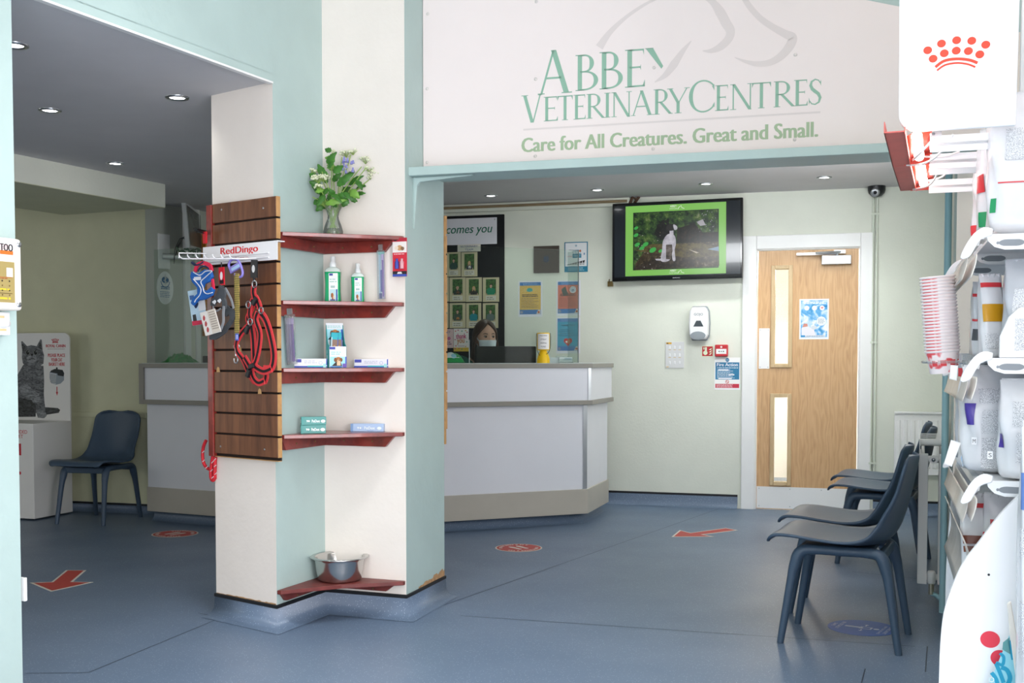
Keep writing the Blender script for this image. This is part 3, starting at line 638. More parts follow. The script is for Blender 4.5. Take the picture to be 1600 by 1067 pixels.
m.disc(0, b*.85, a*.15, y, flat('#2f7ea8')); m.rect(-a*.1, b*.835, a*.1, b*.865, y-.0005, flat('#dbe7ee')); m.ring(0, -b*.5, a*.1, a*.14, y, flat('#c1272d')); m.stroke([(-a*.09, -b*.44), (a*.09, -b*.56)], a*.02, y-.0003, flat('#c1272d'))
m.rect(-a*.93, -b*.88, a*.93, -b*.63, y, flat('#c8324a')); m.lines(-a*.85, a*.85, -b*.86, -b*.65, 3, y-.0005, flat('#f0dde0'), .4, .3); m.build('printing', r)
# wall plaque and notices
r, m, a, b, y = sheet(WD, 'wall_plaque', 'dark brown square wall plaque with a small blue crest', 'plaque', 834.5, 384.5, 874, 426.5, 0, '#4a4038', t=.015)
m.disc(0, b*.1, a*.2, y, flat('#30455e'), b*.16); m.flatp([(-a*.28, -b*.05), (a*.28, -b*.05), (0, -b*.25)], y, flat('#30455e')); m.stroke([(0, b*.3), (0, -b*.22)], a*.03, y-.0005, flat('#4a4038')); m.lines(-a*.5, a*.5, b*.45, b*.6, 1, y, flat('#5c5148'), .5, .1); m.build('crest', r)
r, m, a, b, y = sheet(WD, 'poster', 'white notice with teal border and a row of animal silhouettes, near the television', 'poster', 882, 378, 918.5, 425, 0, '#1f7c9a')
m.rect(-a*.92, -b*.62, a*.92, b*.94, y, flat('#e6e8ea')); m.text('PETS', a*.08, b*.28, y-.0005, b*.2, flat('#3b7fa6'), a*.7); m.rect(-a*.3, -b*.06, a*.45, b*.22, y-.0005, flat('#1f7c9a')); m.text('TRUST', a*.08, b*.0, y-.001, b*.15, flat('#cfe2ea'), a*.6)
m.disc(a*.35, b*.4, a*.09, y-.0008, flat('#c46a3a')); m.rect(-a*.75, b*.02, -a*.35, b*.06, y-.0005, flat('#d08a9a')); m.disc(0, b*.75, a*.09, y-.0005, flat('#9fb7c6')); m.disc(a*.7, b*.2, a*.06, y-.0005, flat('#6f92b6'), b*.08)
for i in range(7):
    h_ = .03+.02*i; X = -a*.75+i*a*.22
    m.rect(X, -b*.54, X+a*.05, -b*(.54-h_*.9), y-.0005, flat('#2b2b2b')); m.rect(X+a*.1, -b*.54, X+a*.13, -b*(.54-h_*.9), y-.0005, flat('#2b2b2b')); m.flatp([(X-a*.01, -b*(.54-h_)), (X+a*.15, -b*(.54-h_)), (X+a*.18, -b*(.54-h_*2.2)), (X-a*.01, -b*(.54-h_*1.9))], y-.0005, flat('#2b2b2b'))
m.lines(-a*.7, a*.7, -b*.92, -b*.68, 3, y, flat('#a8d0de'), .4, .1); m.build('printing', r)
def notice(label, u0, v0, u1, v1, field, kind):
    r, m, a, b, y = sheet(WD, 'poster', label, 'poster', u0, v0, u1, v1, 0, '#e3e4ec', group='laminated notices behind the desk')
    BL = flat('#3f78b4'); m.rect(-a*.88, -b*.86, a*.88, b*.93, y, BL); m.rect(-a*.88, -b*.6, a*.88, b*.74, y-.0004, flat(field)); m.lines(-a*.6, a*.6, b*.76, b*.9, 2, y-.0006, flat('#7fa6d2'), .5, .1)
    dk = flat('#3a342c')
    if kind == 'mask':
        m.disc(-a*.05, b*.5, a*.24, y-.0008, flat('#3fa7a0'), b*.11); m.rect(-a*.29, b*.42, a*.19, b*.53, y-.0009, flat('#3fa7a0')); m.ring(-a*.4, b*.5, a*.1, a*.12, y-.0008, flat('#d9cf9a')); m.ring(a*.3, b*.5, a*.1, a*.12, y-.0008, flat('#d9cf9a'))
    if kind == 'phone':
        m.flatp([(-a*.6, b*.5), (-a*.25, b*.66), (0, b*.2), (-a*.4, b*.1)], y-.0008, flat('#4e5a52')); m.disc(a*.38, b*.47, a*.27, y-.0008, flat('#dfe3ea')); m.ring(a*.38, b*.47, a*.17, a*.2, y-.0012, flat('#6c7fa0')); m.disc(a*.38, b*.45, a*.1, y-.0012, flat('#6c7fa0'))
    if kind == 'thanks':
        m.text('THANK YOU!', 0, b*.5, y-.0008, b*.1, flat('#1d2b33'), a*1.15, bold=.0006); m.lines(-a*.7, a*.75, -b*.08, b*.36, 4, y-.0008, flat('#1f5068'), .3, .2)
        for s in (-1, 1): m.disc(s*a*.16, -b*.3, a*.2, y-.0008, flat('#b8332f'), b*.14)
        m.flatp([(-a*.35, -b*.33), (a*.35, -b*.33), (0, -b*.62)], y-.0009, flat('#b8332f')); m.flatp([(-a*.05, -b*.45), (a*.15, -b*.45), (a*.12, -b*.2), (a*.03, -b*.22)], y-.0013, flat('#b98a5a')); m.disc(-a*.12, -b*.36, a*.08, y-.0012, flat('#e6e0d8'))
    else:
        m.lines(-a*.68, a*.68, b*.1, b*.27, 2, y-.0008, dk, .6, .05); m.lines(-a*.75, a*.75, -b*.52, b*.06, 7, y-.0008, flat('#6a5c44' if kind == 'mask' else '#6a4440'), .35, .3)
    m.disc(-a*.72, -b*.74, a*.12, y-.0008, flat('#8a98a8')); m.flatp([(a*.5, -b*.84), (a*.85, -b*.84), (a*.85, -b*.62), (a*.68, -b*.6)], y-.0008, flat('#d8cfc8')); m.disc(a*.7, -b*.74, a*.09, y-.001, flat('#b0563c'))
    m.build('printing', r)
notice('yellow and blue face mask notice pinned on the wall behind the desk', 810, 439, 847.5, 495, '#d9b35a', 'mask')
notice('salmon red and blue notice on the wall behind the clear screen', 869.5, 438, 907, 493.5, '#cf7763', 'phone')
notice('turquoise thank you notice with a red heart, below the salmon notice', 869, 495.5, 906.5, 552, '#3d9dbc', 'thanks')
x, z, a, b = WD.quad(949, 437, 958, 448, .02)
r = on(WD, 'door_catch', 'small brass catch on the wall below the television corner', 'catch', x, z)
m = MB(); m.box(-a*.5, a*.35, -.012, 0, -b*.45, b*.3, BRASS); m.box(a*.0, a*.5, -.035, -.008, -b*.45, b*.1, BRASS); m.tube([(-a*.2, -.01, b*.1), (-a*.15, -.03, b*.5), (0, -.03, b*.5)], .004, BRASS); m.build('catch_body', r, bevel=.002)
# conduits, trunking and camera
PW = mat('conduit_paint', '#d5dbcc', .4, var=.02)
for i, u in enumerate((1362.5, 1368.5)):
    x, _ = WD.loc(u, 500); z0 = WD.loc(u, 736)[1]; o = MB().tube([(0, -.014, 0), (0, -.014, ZC-z0-.02)], .0095, PW).build('conduit_pipe')
    o.location = WD.world(x, 0, z0); o.rotation_euler = (0, 0, WD.a); tag(o, ('left' if i == 0 else 'right')+' one of two thin conduits running down the wall right of the door', 'pipe', 'conduits beside the door')
    for z in (WD.loc(u, 335)[1]-z0, WD.loc(u, 535)[1]-z0, .06): MB().box(-.012, .012, -.026, 0, z-.008, z+.008, PW).build('pipe_clip', o)
x0, z0 = WD.loc(665, 335); x1, z1 = WD.loc(986, 313)
o = MB().box(0, x1-x0, -.05, 0, -.035, .03, PALE).build('cable_trunking', bevel=.005); o.location = WD.world(x0, 0, z1-.012); o.rotation_euler = (0, 0, WD.a); tag(o, 'pale boxed cable trunking under the ceiling above the team board', 'trunking')
MB().tube([(0, -.062, 0), (x1-x0-.02, -.062, 0)], .011, mat('bare_pipe', '#8d7a5c', .4, var=.15)).build('copper_pipe', o)
MB().tube([(x1-x0, -.05, -.02), (x1-x0+.02, -.045, .03), (x1-x0+.05, -.03, .01), (x1-x0+.03, -.03, -.02), (x1-x0+.07, -.03, .035)], .012, mat('rust', '#5a4030', .7, var=.3), 6).build('pipe_elbow', o)
cx_, cz_ = WD.loc(1369.5, 294)
cc = on(WD, 'security_camera', 'black dome security camera under the ceiling above the conduits', 'camera', cx_, ZC, -.06)
m = MB(); m.lathe([(.062, 0), (.062, -.03), (.056, -.05), (.035, -.072), (.0, -.08)], BLACK, n=20); m.build('housing', cc)
m = MB(); M_ = Matrix.Translation((-.012, -.05, -.05)) @ Matrix.Rotation(R(105), 4, 'X'); m.lathe([(.030, 0), (.033, .012), (.026, .02), (.012, .018), (0, .019)], mat('led_ring', '#9a9c9e', .25, .5, var=.2), M=M_); m.lathe([(.013, .0185), (.01, .024), (0, .026)], BLACK, M=M_); m.build('lens', cc)
# radiators
def radiator(name, label, L, Ht, dep, panels, w, x, z, group):
    r = on(w, name, label, 'radiator', x, z, 0, group)
    for k in range(panels):
        yb = -.03-k*(dep-.03)
        m = MB(); m.box(0, L, yb-.012, yb, 0, Ht, WHITE)
        n = int(L/.05)
        for i in range(n):
            xc = (i+.5)*L/n; m.prism([(xc-.018, yb-.012), (xc-.011, yb-.02), (xc+.011, yb-.02), (xc+.018, yb-.012)], .05, Ht-.05, WHITE, 'xy')
        m.build('panel', r, bevel=.002)
    return r
x0, z0 = WD.loc(1396, 740); x1, z1 = WD.loc(1396, 645)
ra = radiator('radiator', 'white ribbed radiator on the far wall right of the door', .62, z1-z0, .05, 1, WD, x0, z0, 'white panel radiators')
m = MB(); m.box(0, .62, -.06, -.02, z1-z0, z1-z0+.012, WHITE); m.build('top_grille', ra)
# near radiator seen end on, its panels parallel to the right wall
rf = at(1437, 912, 5.15); rt = at(1437, 692, 5.15); rh = rt.z-rf.z
rr_ = thing('radiator', 'white double panel radiator seen end on behind the dark chairs', 'radiator', (rf.x, rf.y, rf.z), R(70), 'white panel radiators')
L_ = .86; WM = mat('radiator_white', '#e9e9e6', .3, var=.01)
for k, y in enumerate((0.0, -.088)):
    m = MB(); m.box(0.02, L_, y-.014, y, .03, rh-.045, WM)
    m.box(0, L_, y-.018, y+.002, 0, .03, WM) if False else None
    for i in range(16):
        xc = .05+(i+.5)*(L_-.08)/16; s = 1 if k == 0 else -1; yy = y if k == 0 else y-.014
        m.prism([(xc-.016, yy), (xc-.01, yy+s*.008), (xc+.01, yy+s*.008), (xc+.016, yy)], .08, rh-.09, WM, 'xy')
    m.prism([(y-.03, 0), (y-.03, .0), (y+.012, 0), (y+.012, rh-.05), (y-.03, rh-.05)], 0.0, .035, WM, 'yz')
    m.build('panel', rr_, bevel=.004)
m = MB(); m.tube([(.02, .0, rh-.075), (.02, -.11, rh-.075)], .016, WM, 12); m.tube([(-.012, -.052, rh-.075), (.02, -.052, rh-.075)], .019, WM, 12); m.lathe([(.009, 0), (.009, .004), (0, .004)], CHROME, M=Matrix.Translation((-.013, -.052, rh-.075)) @ Matrix.Rotation(R(-90), 4, 'Y'), n=8); m.build('header_pipe', rr_)
m = MB(); m.tube([(.03, .0, .03), (.03, -.11, .03)], .015, WM, 12); m.build('foot_pipe', rr_)
for y in (.008, -.112):
    m = MB(); m.box(0, L_, y-.002, y+.002, rh-.05, rh+.015, WM); m.build('side_grille', rr_)
m = MB(); m.tube([(0.05, .008, rh), (.05, -.112, rh)], .016, WM, 8)
for i in range(7): m.box(.1+i*.1, .11+i*.1, -.112, .008, rh-.003, rh, WM)
m.build('top_grille', rr_)
m = MB(); m.lathe([(.016, 0), (.019, .005), (.019, .05), (.015, .058), (0, .058)], WM, (.0, -.05, .005), 16); m.build('valve_cap', rr_)
m = MB(); m.tube([(0, -.05, -.045), (0, -.05, .008)], .0125, mat('nickel', '#b9b09c', .3, .9), 10); m.build('valve_body', rr_)
# teal pipework in the corner
PT = mat('teal_pipe_paint', '#a6d0d8', .35, var=.05)
pf = fl(1472.5, 957); 
pp = thing('water_pipe', 'teal painted vertical pipe in the corner beside the end of the radiator', 'pipe', (pf.x, pf.y, 0))
ptop = at(1487.5, 240, pf.y)
m = MB(); m.tube([(0, 0, 0), (0, 0, ptop.z)], .0155, PT, 12); m.build('riser', pp)
vb = rr_.matrix_basis @ Vector((0, -.05, -.045)) - pp.location
zl = .055
m = MB(); m.tube([(vb.x, vb.y, vb.z), (vb.x, vb.y, zl+.03), (vb.x+.006, vb.y-.001, zl+.01), (vb.x+.025, vb.y-.01, zl), (0, 0, zl)], .0115, PT, 10); m.build('branch', pp)
# ================================================================ reception counter
def offset_line(pts, d):
    pts = [Vector((p[0], p[1])) for p in pts]; res = []
    for i, p in enumerate(pts):
        ds = []
        if i > 0: ds.append((p-pts[i-1]).normalized())
        if i < len(pts)-1: ds.append((pts[i+1]-p).normalized())
        ns = [Vector((k.y, -k.x)) for k in ds]
        if len(ns) == 1: res.append(p+ns[0]*d)
        else:
            b = (ns[0]+ns[1]).normalized(); res.append(p+b*d/max(.35, b.dot(ns[0])))
    return [(k.x, k.y) for k in res]
A0, A1 = fl(230, 797, .08), fl(338, 805.5, .08); B0, B1, B2 = fl(694, 814, .08), fl(918.5, 801, .08), fl(951, 783, .08)
def meet(a, b, c, d):
    a, b, c, d = [Vector((p.x, p.y)) for p in (a, b, c, d)]; r, s = b-a, d-c
    t = ((c-a).x*s.y-(c-a).y*s.x)/(r.x*s.y-r.y*s.x); return a+r*t
MC_ = meet(A0, A1, B0, B1)
LINE = [(A0.x, A0.y), (MC_.x, MC_.y), (B1.x, B1.y), (B2.x, B2.y)]
LAM = mat('white_laminate', '#dfe1e6', .35, var=.01); EDGE = mat('taupe_edging', '#8f8c83', .4, var=.03); KICK = mat('beige_kickboard', '#b5b0a4', .4, var=.03); TOPM = mat('counter_top', '#cfd6d2', .3, var=.02)
cnt = thing('reception_counter', 'white angled reception counter with grey edging bands and beige kickboard', 'counter', (MC_.x, MC_.y, 0))
def ringpart(name, d0, d1, z0, z1, mt, bev=.003, top=None):
    o = [(p[0]-MC_.x, p[1]-MC_.y) for p in offset_line(LINE, d0)]; i_ = [(p[0]-MC_.x, p[1]-MC_.y) for p in offset_line(LINE, d1)]
    m = MB(); m.prism(o+i_[::-1], z0, z1, mt, 'xy')
    if top: m.prism(o+i_[::-1], z1, z1+.004, top, 'xy')
    return m.build(name, cnt, bevel=bev, seg=1)
def zf(v, Y=B0.y): return at(694, v, Y).z
Zt, Zu, Zl, Zm, Zk = zf(567.5), zf(575.5), zf(628.5), zf(636), zf(775)
ringpart('countertop', .035, -.3, Zu, Zt-.004, EDGE, .002, TOPM)
ringpart('upper_panel', .02, -.02, Zl, Zu, LAM, 0); ringpart('edging_band', .035, -.02, Zm, Zl, EDGE, .002)
ringpart('lower_panel', -.012, -.05, Zk, Zm, LAM, 0); ringpart('kickboard', 0.0, -.05, .075, Zk, KICK, .001); ringpart('plinth', -.07, -.1, 0, .08, VINYL, 0)
i1 = [(p[0]-MC_.x, p[1]-MC_.y) for p in offset_line(LINE, -.06)]; i2 = [(p[0]-MC_.x, p[1]-MC_.y) for p in offset_line(LINE, -.75)]
m = MB(); m.prism(i1[1:3]+i2[1:3][::-1], .71, .74, LAM, 'xy'); m.build('worktop', cnt)
# bright corner profiles
ALU = mat('aluminium_profile', '#cfd3d6', .3, .8, var=.03)
m = MB()
cu = offset_line(LINE, .022)[2]; cl_ = offset_line(LINE, -.009)[2]
dv = Vector((LINE[2][0]-LINE[1][0], LINE[2][1]-LINE[1][1])).normalized(); nv = Vector((dv.y, -dv.x))
def strip(c, w, z0, z1):
    a = (c[0]-MC_.x-dv.x*w+nv.x*.004, c[1]-MC_.y-dv.y*w+nv.y*.004); b = (c[0]-MC_.x+nv.x*.004, c[1]-MC_.y+nv.y*.004)
    return MB().prism([a, b, (b[0]-nv.x*.02, b[1]-nv.y*.02), (a[0]-nv.x*.02, a[1]-nv.y*.02)], z0, z1, ALU, 'xy').build('corner_profile', cnt)
strip(cu, .022, Zl, Zu); strip(cl_, .03, Zk, Zm)
# ends of the left wing: taupe frame
dv2 = Vector((LINE[1][0]-LINE[0][0], LINE[1][1]-LINE[0][1])).normalized(); nv2 = Vector((dv2.y, -dv2.x)); e_ = Vector((LINE[0][0]-MC_.x, LINE[0][1]-MC_.y))
def pp2(s, d): w = e_+dv2*s+nv2*d; return (w.x, w.y)
MB().prism([pp2(-.03, .035), pp2(0.012, .035), pp2(.012, -.3), pp2(-.03, -.3)], Zm, Zt-.004, EDGE, 'xy').build('end_panel', cnt, bevel=.002)
cove('baseboard_counter', [offset_line(LINE, -.075)[0], offset_line(LINE, -.075)[1], offset_line(LINE, -.075)[2], offset_line(LINE, -.075)[3]], .08, .05, False)
# hinged flap and its post beside the counter
GP = mat('flap_paint', '#cdd6d0', .45, var=.02)
g1 = fl(966.5, 772.5, .06); gp0, gp1 = fl(964.5, 781), fl(980.5, 783)
Yg = gp0.y
gl, gr = at(951, 600, Yg), at(962.5, 600, Yg)
gt = thing('counter_flap', 'pale green hinged gate panel closing the gap beside the counter end', 'gate', (gr.x, Yg, 0))
m = MB(); m.box(gl.x-gr.x-.06, -.003, 0.0, .03, at(957, 770, Yg).z, at(957, 563.5, Yg).z, GP); m.build('gate_panel', gt, bevel=.003)
for v0, v1 in ((593, 612), (721, 741)):
    m = MB(); za, zb_ = at(963, v1, Yg).z, at(963, v0, Yg).z
    m.box(-.022, -.002, -.004, 0, za, zb_, CHROME); m.box(.002, .022, -.004, 0, za, zb_, CHROME); m.tube([(0, -.006, za), (0, -.006, zb_)], .005, CHROME); m.build('hinge', gt)
pt = thing('gate_post', 'pale green timber post carrying the hinges of the counter gate', 'post', (gp0.x, Yg, 0))
m = MB(); w_ = gp1.x-gp0.x; m.box(0.004, w_, 0.002, .07, 0, at(972, 562.5, Yg).z, GP); m.build('post', pt, bevel=.003)
screws([(w_*.55, .001, at(972, v, Yg).z) for v in (582, 641, 699, 757)], (.006, .002, .006), BRASS, pt)
# clear screens on the counter
WCt = W(offset_line(LINE, -.1)[1], math.degrees(math.atan2(dv.y, dv.x)))
cx0 = .25; cx1, _ = WCt.loc(903, 480); sct, _z = WCt.loc(877, 480); _, stop = WCt.loc(870, 390)
sc = on(WCt, 'acrylic_screen', 'clear acrylic screen standing along the front of the reception counter', 'screen', 0, Zt+.001)
m = MB(); m.box(cx0, cx1, -.003, .003, 0, stop-Zt, ACRYL); m.build('front_pane', sc)
m = MB(); m.box(cx1-.003, cx1+.003, .004, .16, 0, stop-Zt, ACRYL_EDGE); m.build('return_pane', sc)
m = MB(); dk = mat('pane_edge', '#49565a', .2, var=0); m.box(cx1+.0005, cx1+.004, -.005, -.001, 0, stop-Zt, dk); m.box(cx1-.07, cx1+.003, -.004, -.001, stop-Zt-.002, stop-Zt+.001, dk) ; m.build('pane_edge', sc)
m = MB(); ux, _ = WCt.loc(733, 540); m.box(ux-.002, ux+.002, -.0045, -.003, 0, .155, mat('pane_bright_edge', '#b7c6c6', .2, var=0)); m.build('hatch_edge', sc)
# screen on the left wing
WLf = W(offset_line(LINE, -.12)[0], math.degrees(math.atan2(dv2.y, dv2.x)))
lx0, _ = WLf.loc(217, 480); _, lst = WLf.loc(230, 391)
ls = on(WLf, 'acrylic_screen', 'clear acrylic screen on the left wing of the counter', 'screen', 0, Zt+.001)
lx1, _ = WLf.loc(300, 480); m = MB(); m.box(max(lx0, -.02), 1.2, -.003, .003, 0, lst-Zt, ACRYL); m.build('front_pane', ls)
# ---------------------------------------------------------------- things on the counter
def oncounter(u, back, w=WCt):
    """point on the counter top straight above pixel column u, `back` metres behind the screen"""
    x, _ = w.loc(u, 560, -back); return w.world(x, back, Zt)
p = oncounter(849, -.05)
YEL = mat('yellow_plastic', '#f2c60f', .4, var=.02)
s_ = p.y/F
ct = thing('collection_tin', 'yellow charity collection tin with white label and chain', 'collection tin', p)
m = MB(); m.lathe([(10*s_, 0), (10*s_, 6*s_), (8*s_, 13*s_), (5.5*s_, 18*s_), (5.2*s_, 19*s_)], YEL, n=24); m.build('base', ct)
m = MB(); m.lathe([(5.2*s_, 19*s_), (9.8*s_, 20.5*s_), (10*s_, 21*s_), (10*s_, 46*s_), (9.3*s_, 47.2*s_), (0, 47.2*s_)], YEL, n=28); m.build('tin_body', ct)
m = MB(); pts = []
def lab(a, z, r=10.15): return (r*s_*math.sin(a), -r*s_*math.cos(a), z*s_)
na = 12; vs = [lab(-1.05+2.1*i/na, z) for z in (21.5, 45.5) for i in range(na+1)]; m.add(vs, [(i, i+1, na+2+i, na+1+i) for i in range(na)], flat('#f3f1ee'), True)
m.build('label_band', ct)
m = MB()
for k, t in enumerate(('INJURED', 'STRAY', 'ANIMAL', 'FUND')):
    v, f, a_, b_, c_, d_2 = text_geo(t); ww = (11.5, 9, 10, 7.5)[k]*s_; h_ = 2.3*s_; z0 = (41.2-k*5.6)*s_
    m.add([lab(((q_[0]-a_)/(b_-a_)-.5)*ww/(10*s_), (z0+(q_[1]-c_)/(d_2-c_)*h_)/s_, 10.22) for q_ in v], f, flat('#23241f'))
m.build('lettering', ct)
m = MB(); ch = [(-10.6, 46.5), (-11, 40), (-10.8, 30), (-9.5, 19), (-7.5, 14.5), (-6, 12), (0, 12.5), (6, 14.5), (9.5, 19), (11, 28), (11.2, 40), (10.6, 46.8)]
m.tube([(x*s_, -abs(6 if abs(x) < 8 else 1)*s_, z*s_) for x, z in ch], .5*s_, BLACK, 6); m.build('chain', ct)
p = oncounter(881, .1)
lh = thing('leaflet_holder', 'clear holder of folded white leaflets at the right end of the counter', 'leaflet holder', p, WCt.a)
m = MB(); m.box(-.05, .06, -.03, .03, 0, .006, CLEAR); m.box(-.05, .06, .027, .03, 0, .05, CLEAR); m.box(-.05, .06, -.03, -.027, 0, .028, CLEAR); m.build('holder', lh)
m = MB(); m.box(-.045, .055, -.022, .022, .007, .04, mat('leaflets', '#dcdfe6', .5, var=.05, vscale=30)); m.build('leaflets', lh); 
m = MB(); m.flatp([(-.02, .018), (.05, .02), (.052, .034), (.0, .036)], -.0228, flat('#9fb0c2')); m.build('printing', lh)
p = oncounter(862, .12)
fp = thing('paper_stack', 'low stack of pale paper slips behind the collection tin', 'paper', p, WCt.a)
m = MB(); m.box(-.04, .04, -.03, .03, 0, .038, mat('grey_slips', '#c9ccd6', .5, var=.04)); m.build('slips', fp)
# packet of wipes
def packet(name, label, p, rz, w, d, h, cols, seed):
    r = thing(name, label, 'wipes', p, rz); m = MB(); rn = random.Random(seed)
    def P(i, j):
        a = i*2-1; b = j*2-1; e = (1-abs(a)**3)*(1-abs(b)**4)
        return (a*w/2, b*d/2, .004+h*e*(.85+.15*math.sin(9*a+5*b+seed)))
    vs = []; m.grid(P, 17, 11, mat(*cols[0])); m.grid(lambda i, j: ((i*2-1)*w/2, (j*2-1)*d/2, .002), 17, 11, mat(*cols[0])); m.build('pouch', r)
    return r
p = oncounter(706, .12)
wp = packet('wipes_packet', 'green and white packet of wipes on the counter beside the pillar', p, WCt.a, .16, .1, .07, [('wipes_green', '#1f9a4e', .35)], 3)
m = MB(); m.grid(lambda i, j: ((i*.8-.5)*.15, -.015+.06*(j-.5), .036+.038*(1-abs(i*2-1)**2)*(1-(j*2-1)**2)), 9, 7, mat('wipes_white', '#dfe6ea', .35)); m.ball((.0, -.035, .045), (.022, .01, .018), mat('wipes_lid', '#8fc6dc', .3)); m.build('flip_lid', wp)
x, _ = WLf.loc(263, 560, .0); p = WLf.world(x, .12, Zt)
gb = thing('carrier_bag', 'crumpled green plastic bag lying on the left wing of the counter', 'bag', p, WLf.a)
m = MB()
GB = mat('green_bag', '#1d8a3f', .3, var=.15, vscale=25)
def crump(i, j):
    a = i*2-1; b = j*2-1; e = max(0, 1-abs(a)**2.4)*max(0, 1-abs(b)**2.4)
    return (a*.12, b*.08, .003+.075*e*(.72+.28*math.sin(11*a+4*b)*math.cos(7*b-3*a)))
m.grid(crump, 27, 17, GB); m.build('bag', gb)
m = MB(); m.grid(lambda i, j: (-.13+.06*i, -.03+.07*j, .004+.055*math.sin(math.pi*i)*math.sin(math.pi*j)), 9, 9, mat('pale_bag', '#c2dccd', .4, var=.1)); m.build('bag_mouth', gb)
x, _ = WLf.loc(311, 550, 0); p = WLf.world(x, .22, Zt)
mo = thing('computer_monitor', 'black monitor seen from behind on the left wing of the counter, beside the green bag', 'monitor', p, WLf.a, 'desk monitors')
m = MB(); m.box(-.085, .2, -.02, .025, .006, .175, BLACK); m.build('casing', mo, bevel=.006); m = MB(); m.box(-.03, .12, .0, .1, 0, .006, BLACK); m.build('stand', mo)
p = WLf.world(WLf.loc(280, 555, 0)[0], .3, Zt)
ph = thing('card_reader', 'small black device half hidden behind the green bag', 'card reader', p, WLf.a); m = MB(); m.box(-.03, .04, -.03, .03, 0, .05, BLACK); m.build('body', ph, bevel=.006)
# main desk monitor, on the lower worktop behind the screen
mp = at(790, 600, B0.y+.62); tp = at(790, 541, B0.y+.62)
mw = (838-742)/F*mp.y
mo = thing('computer_monitor', 'black monitor seen from behind in front of the masked receptionist', 'monitor', (mp.x, mp.y, .74), WCt.a-R(12), 'desk monitors')
m = MB(); hh = tp.z-.74; m.box(-mw/2, mw/2, -.022, .02, hh-.34, hh, mat('matt_black', '#0b0a0b', .6, var=0)); m.build('casing', mo, bevel=.006)
m = MB(); m.box(-.13, .13, -.1, .1, 0, .012, BLACK); m.box(-.04, .04, -.05, -.02, .01, hh-.15, BLACK); m.build('stand', mo, bevel=.003)
m = MB(); m.text('HANNS', 0, hh-.15, -.0225, .012, mat('dim_logo', '#2b2626', .3, var=0), .08); m.build('logo', mo)
# ================================================================ team board on the far wall
bx0, _ = WD.loc(640, 440); bx1, bzt = WD.loc(788.5, 335); _, bzb = WD.loc(760, 545)
bd = on(WD, 'notice_board', 'tall black notice board behind the desk carrying team photo cards', 'notice board', 0, 0)
m = MB(); m.box(bx0-.05, bx1, -.02, 0, bzb-.25, bzt, mat('black_felt', '#101216', .85, var=.1, vscale=40)); m.build('board', bd, bevel=.003)
BO = .0205
def card(name, label, cat, u0, v0, u1, v1, paper, group=None, off=BO):
    x, z, a, b = WD.quad(u0, v0, u1, v1, off)
    r = on(WD, name, label, cat, x, z, -off, group); m = MB(); m.box(-a/2, a/2, -.002, 0, -b/2, b/2, mat('paper_'+paper.strip('#'), paper, .5, var=.02)); m.build('card', r)
    return r, MB(), a/2, b/2, -.0026
r, m, a, b, y = card('banner', 'white banner with green italic words comes you across the top of the team board', 'banner', 640, 342, 776.5, 383, '#dbdce2')
m.text('welcomes you', a*.86, -b*.33, y, b*.85, flat('#1f6a55'), a*1.38, 'r', .22, bold=.0012); m.build('lettering', r)
m = MB(); m.ball((a*.95, -.003, b*.85), (.006, .003, .006), CHROME, 8, 6); m.build('pin', r)
r, m, a, b, y = card('name_card', 'cream card headed veterinary team, pinned under the banner', 'card', 715, 381.5, 751, 393, '#dcd8cc')
m.text('VETERINARY', 0, b*.12, y, b*.55, flat('#3c4a8a'), a*1.5); m.text('TEAM', 0, -b*.75, y, b*.55, flat('#3c4a8a'), a*.7); m.build('lettering', r)
def hedge():
    mm = bpy.data.materials.new('print_hedge'); mm.use_nodes = True; nt = mm.node_tree; bs = nt.nodes['Principled BSDF']
    tc = nt.nodes.new('ShaderNodeTexCoord'); n = nt.nodes.new('ShaderNodeTexNoise'); n.inputs['Scale'].default_value = 90; n.inputs['Detail'].default_value = 4
    rr = nt.nodes.new('ShaderNodeValToRGB'); e = rr.color_ramp.elements; e[0].position = .35; e[0].color = hexc('#16301a'); e[1].position = .66; e[1].color = hexc('#4f7a3c')
    nt.links.new(tc.outputs['Object'], n.inputs['Vector']); nt.links.new(n.outputs['Fac'], rr.inputs[0]); nt.links.new(rr.outputs[0], bs.inputs['Base Color']); return mm
HEDGE = hedge()
SK = flat('#c29a86')
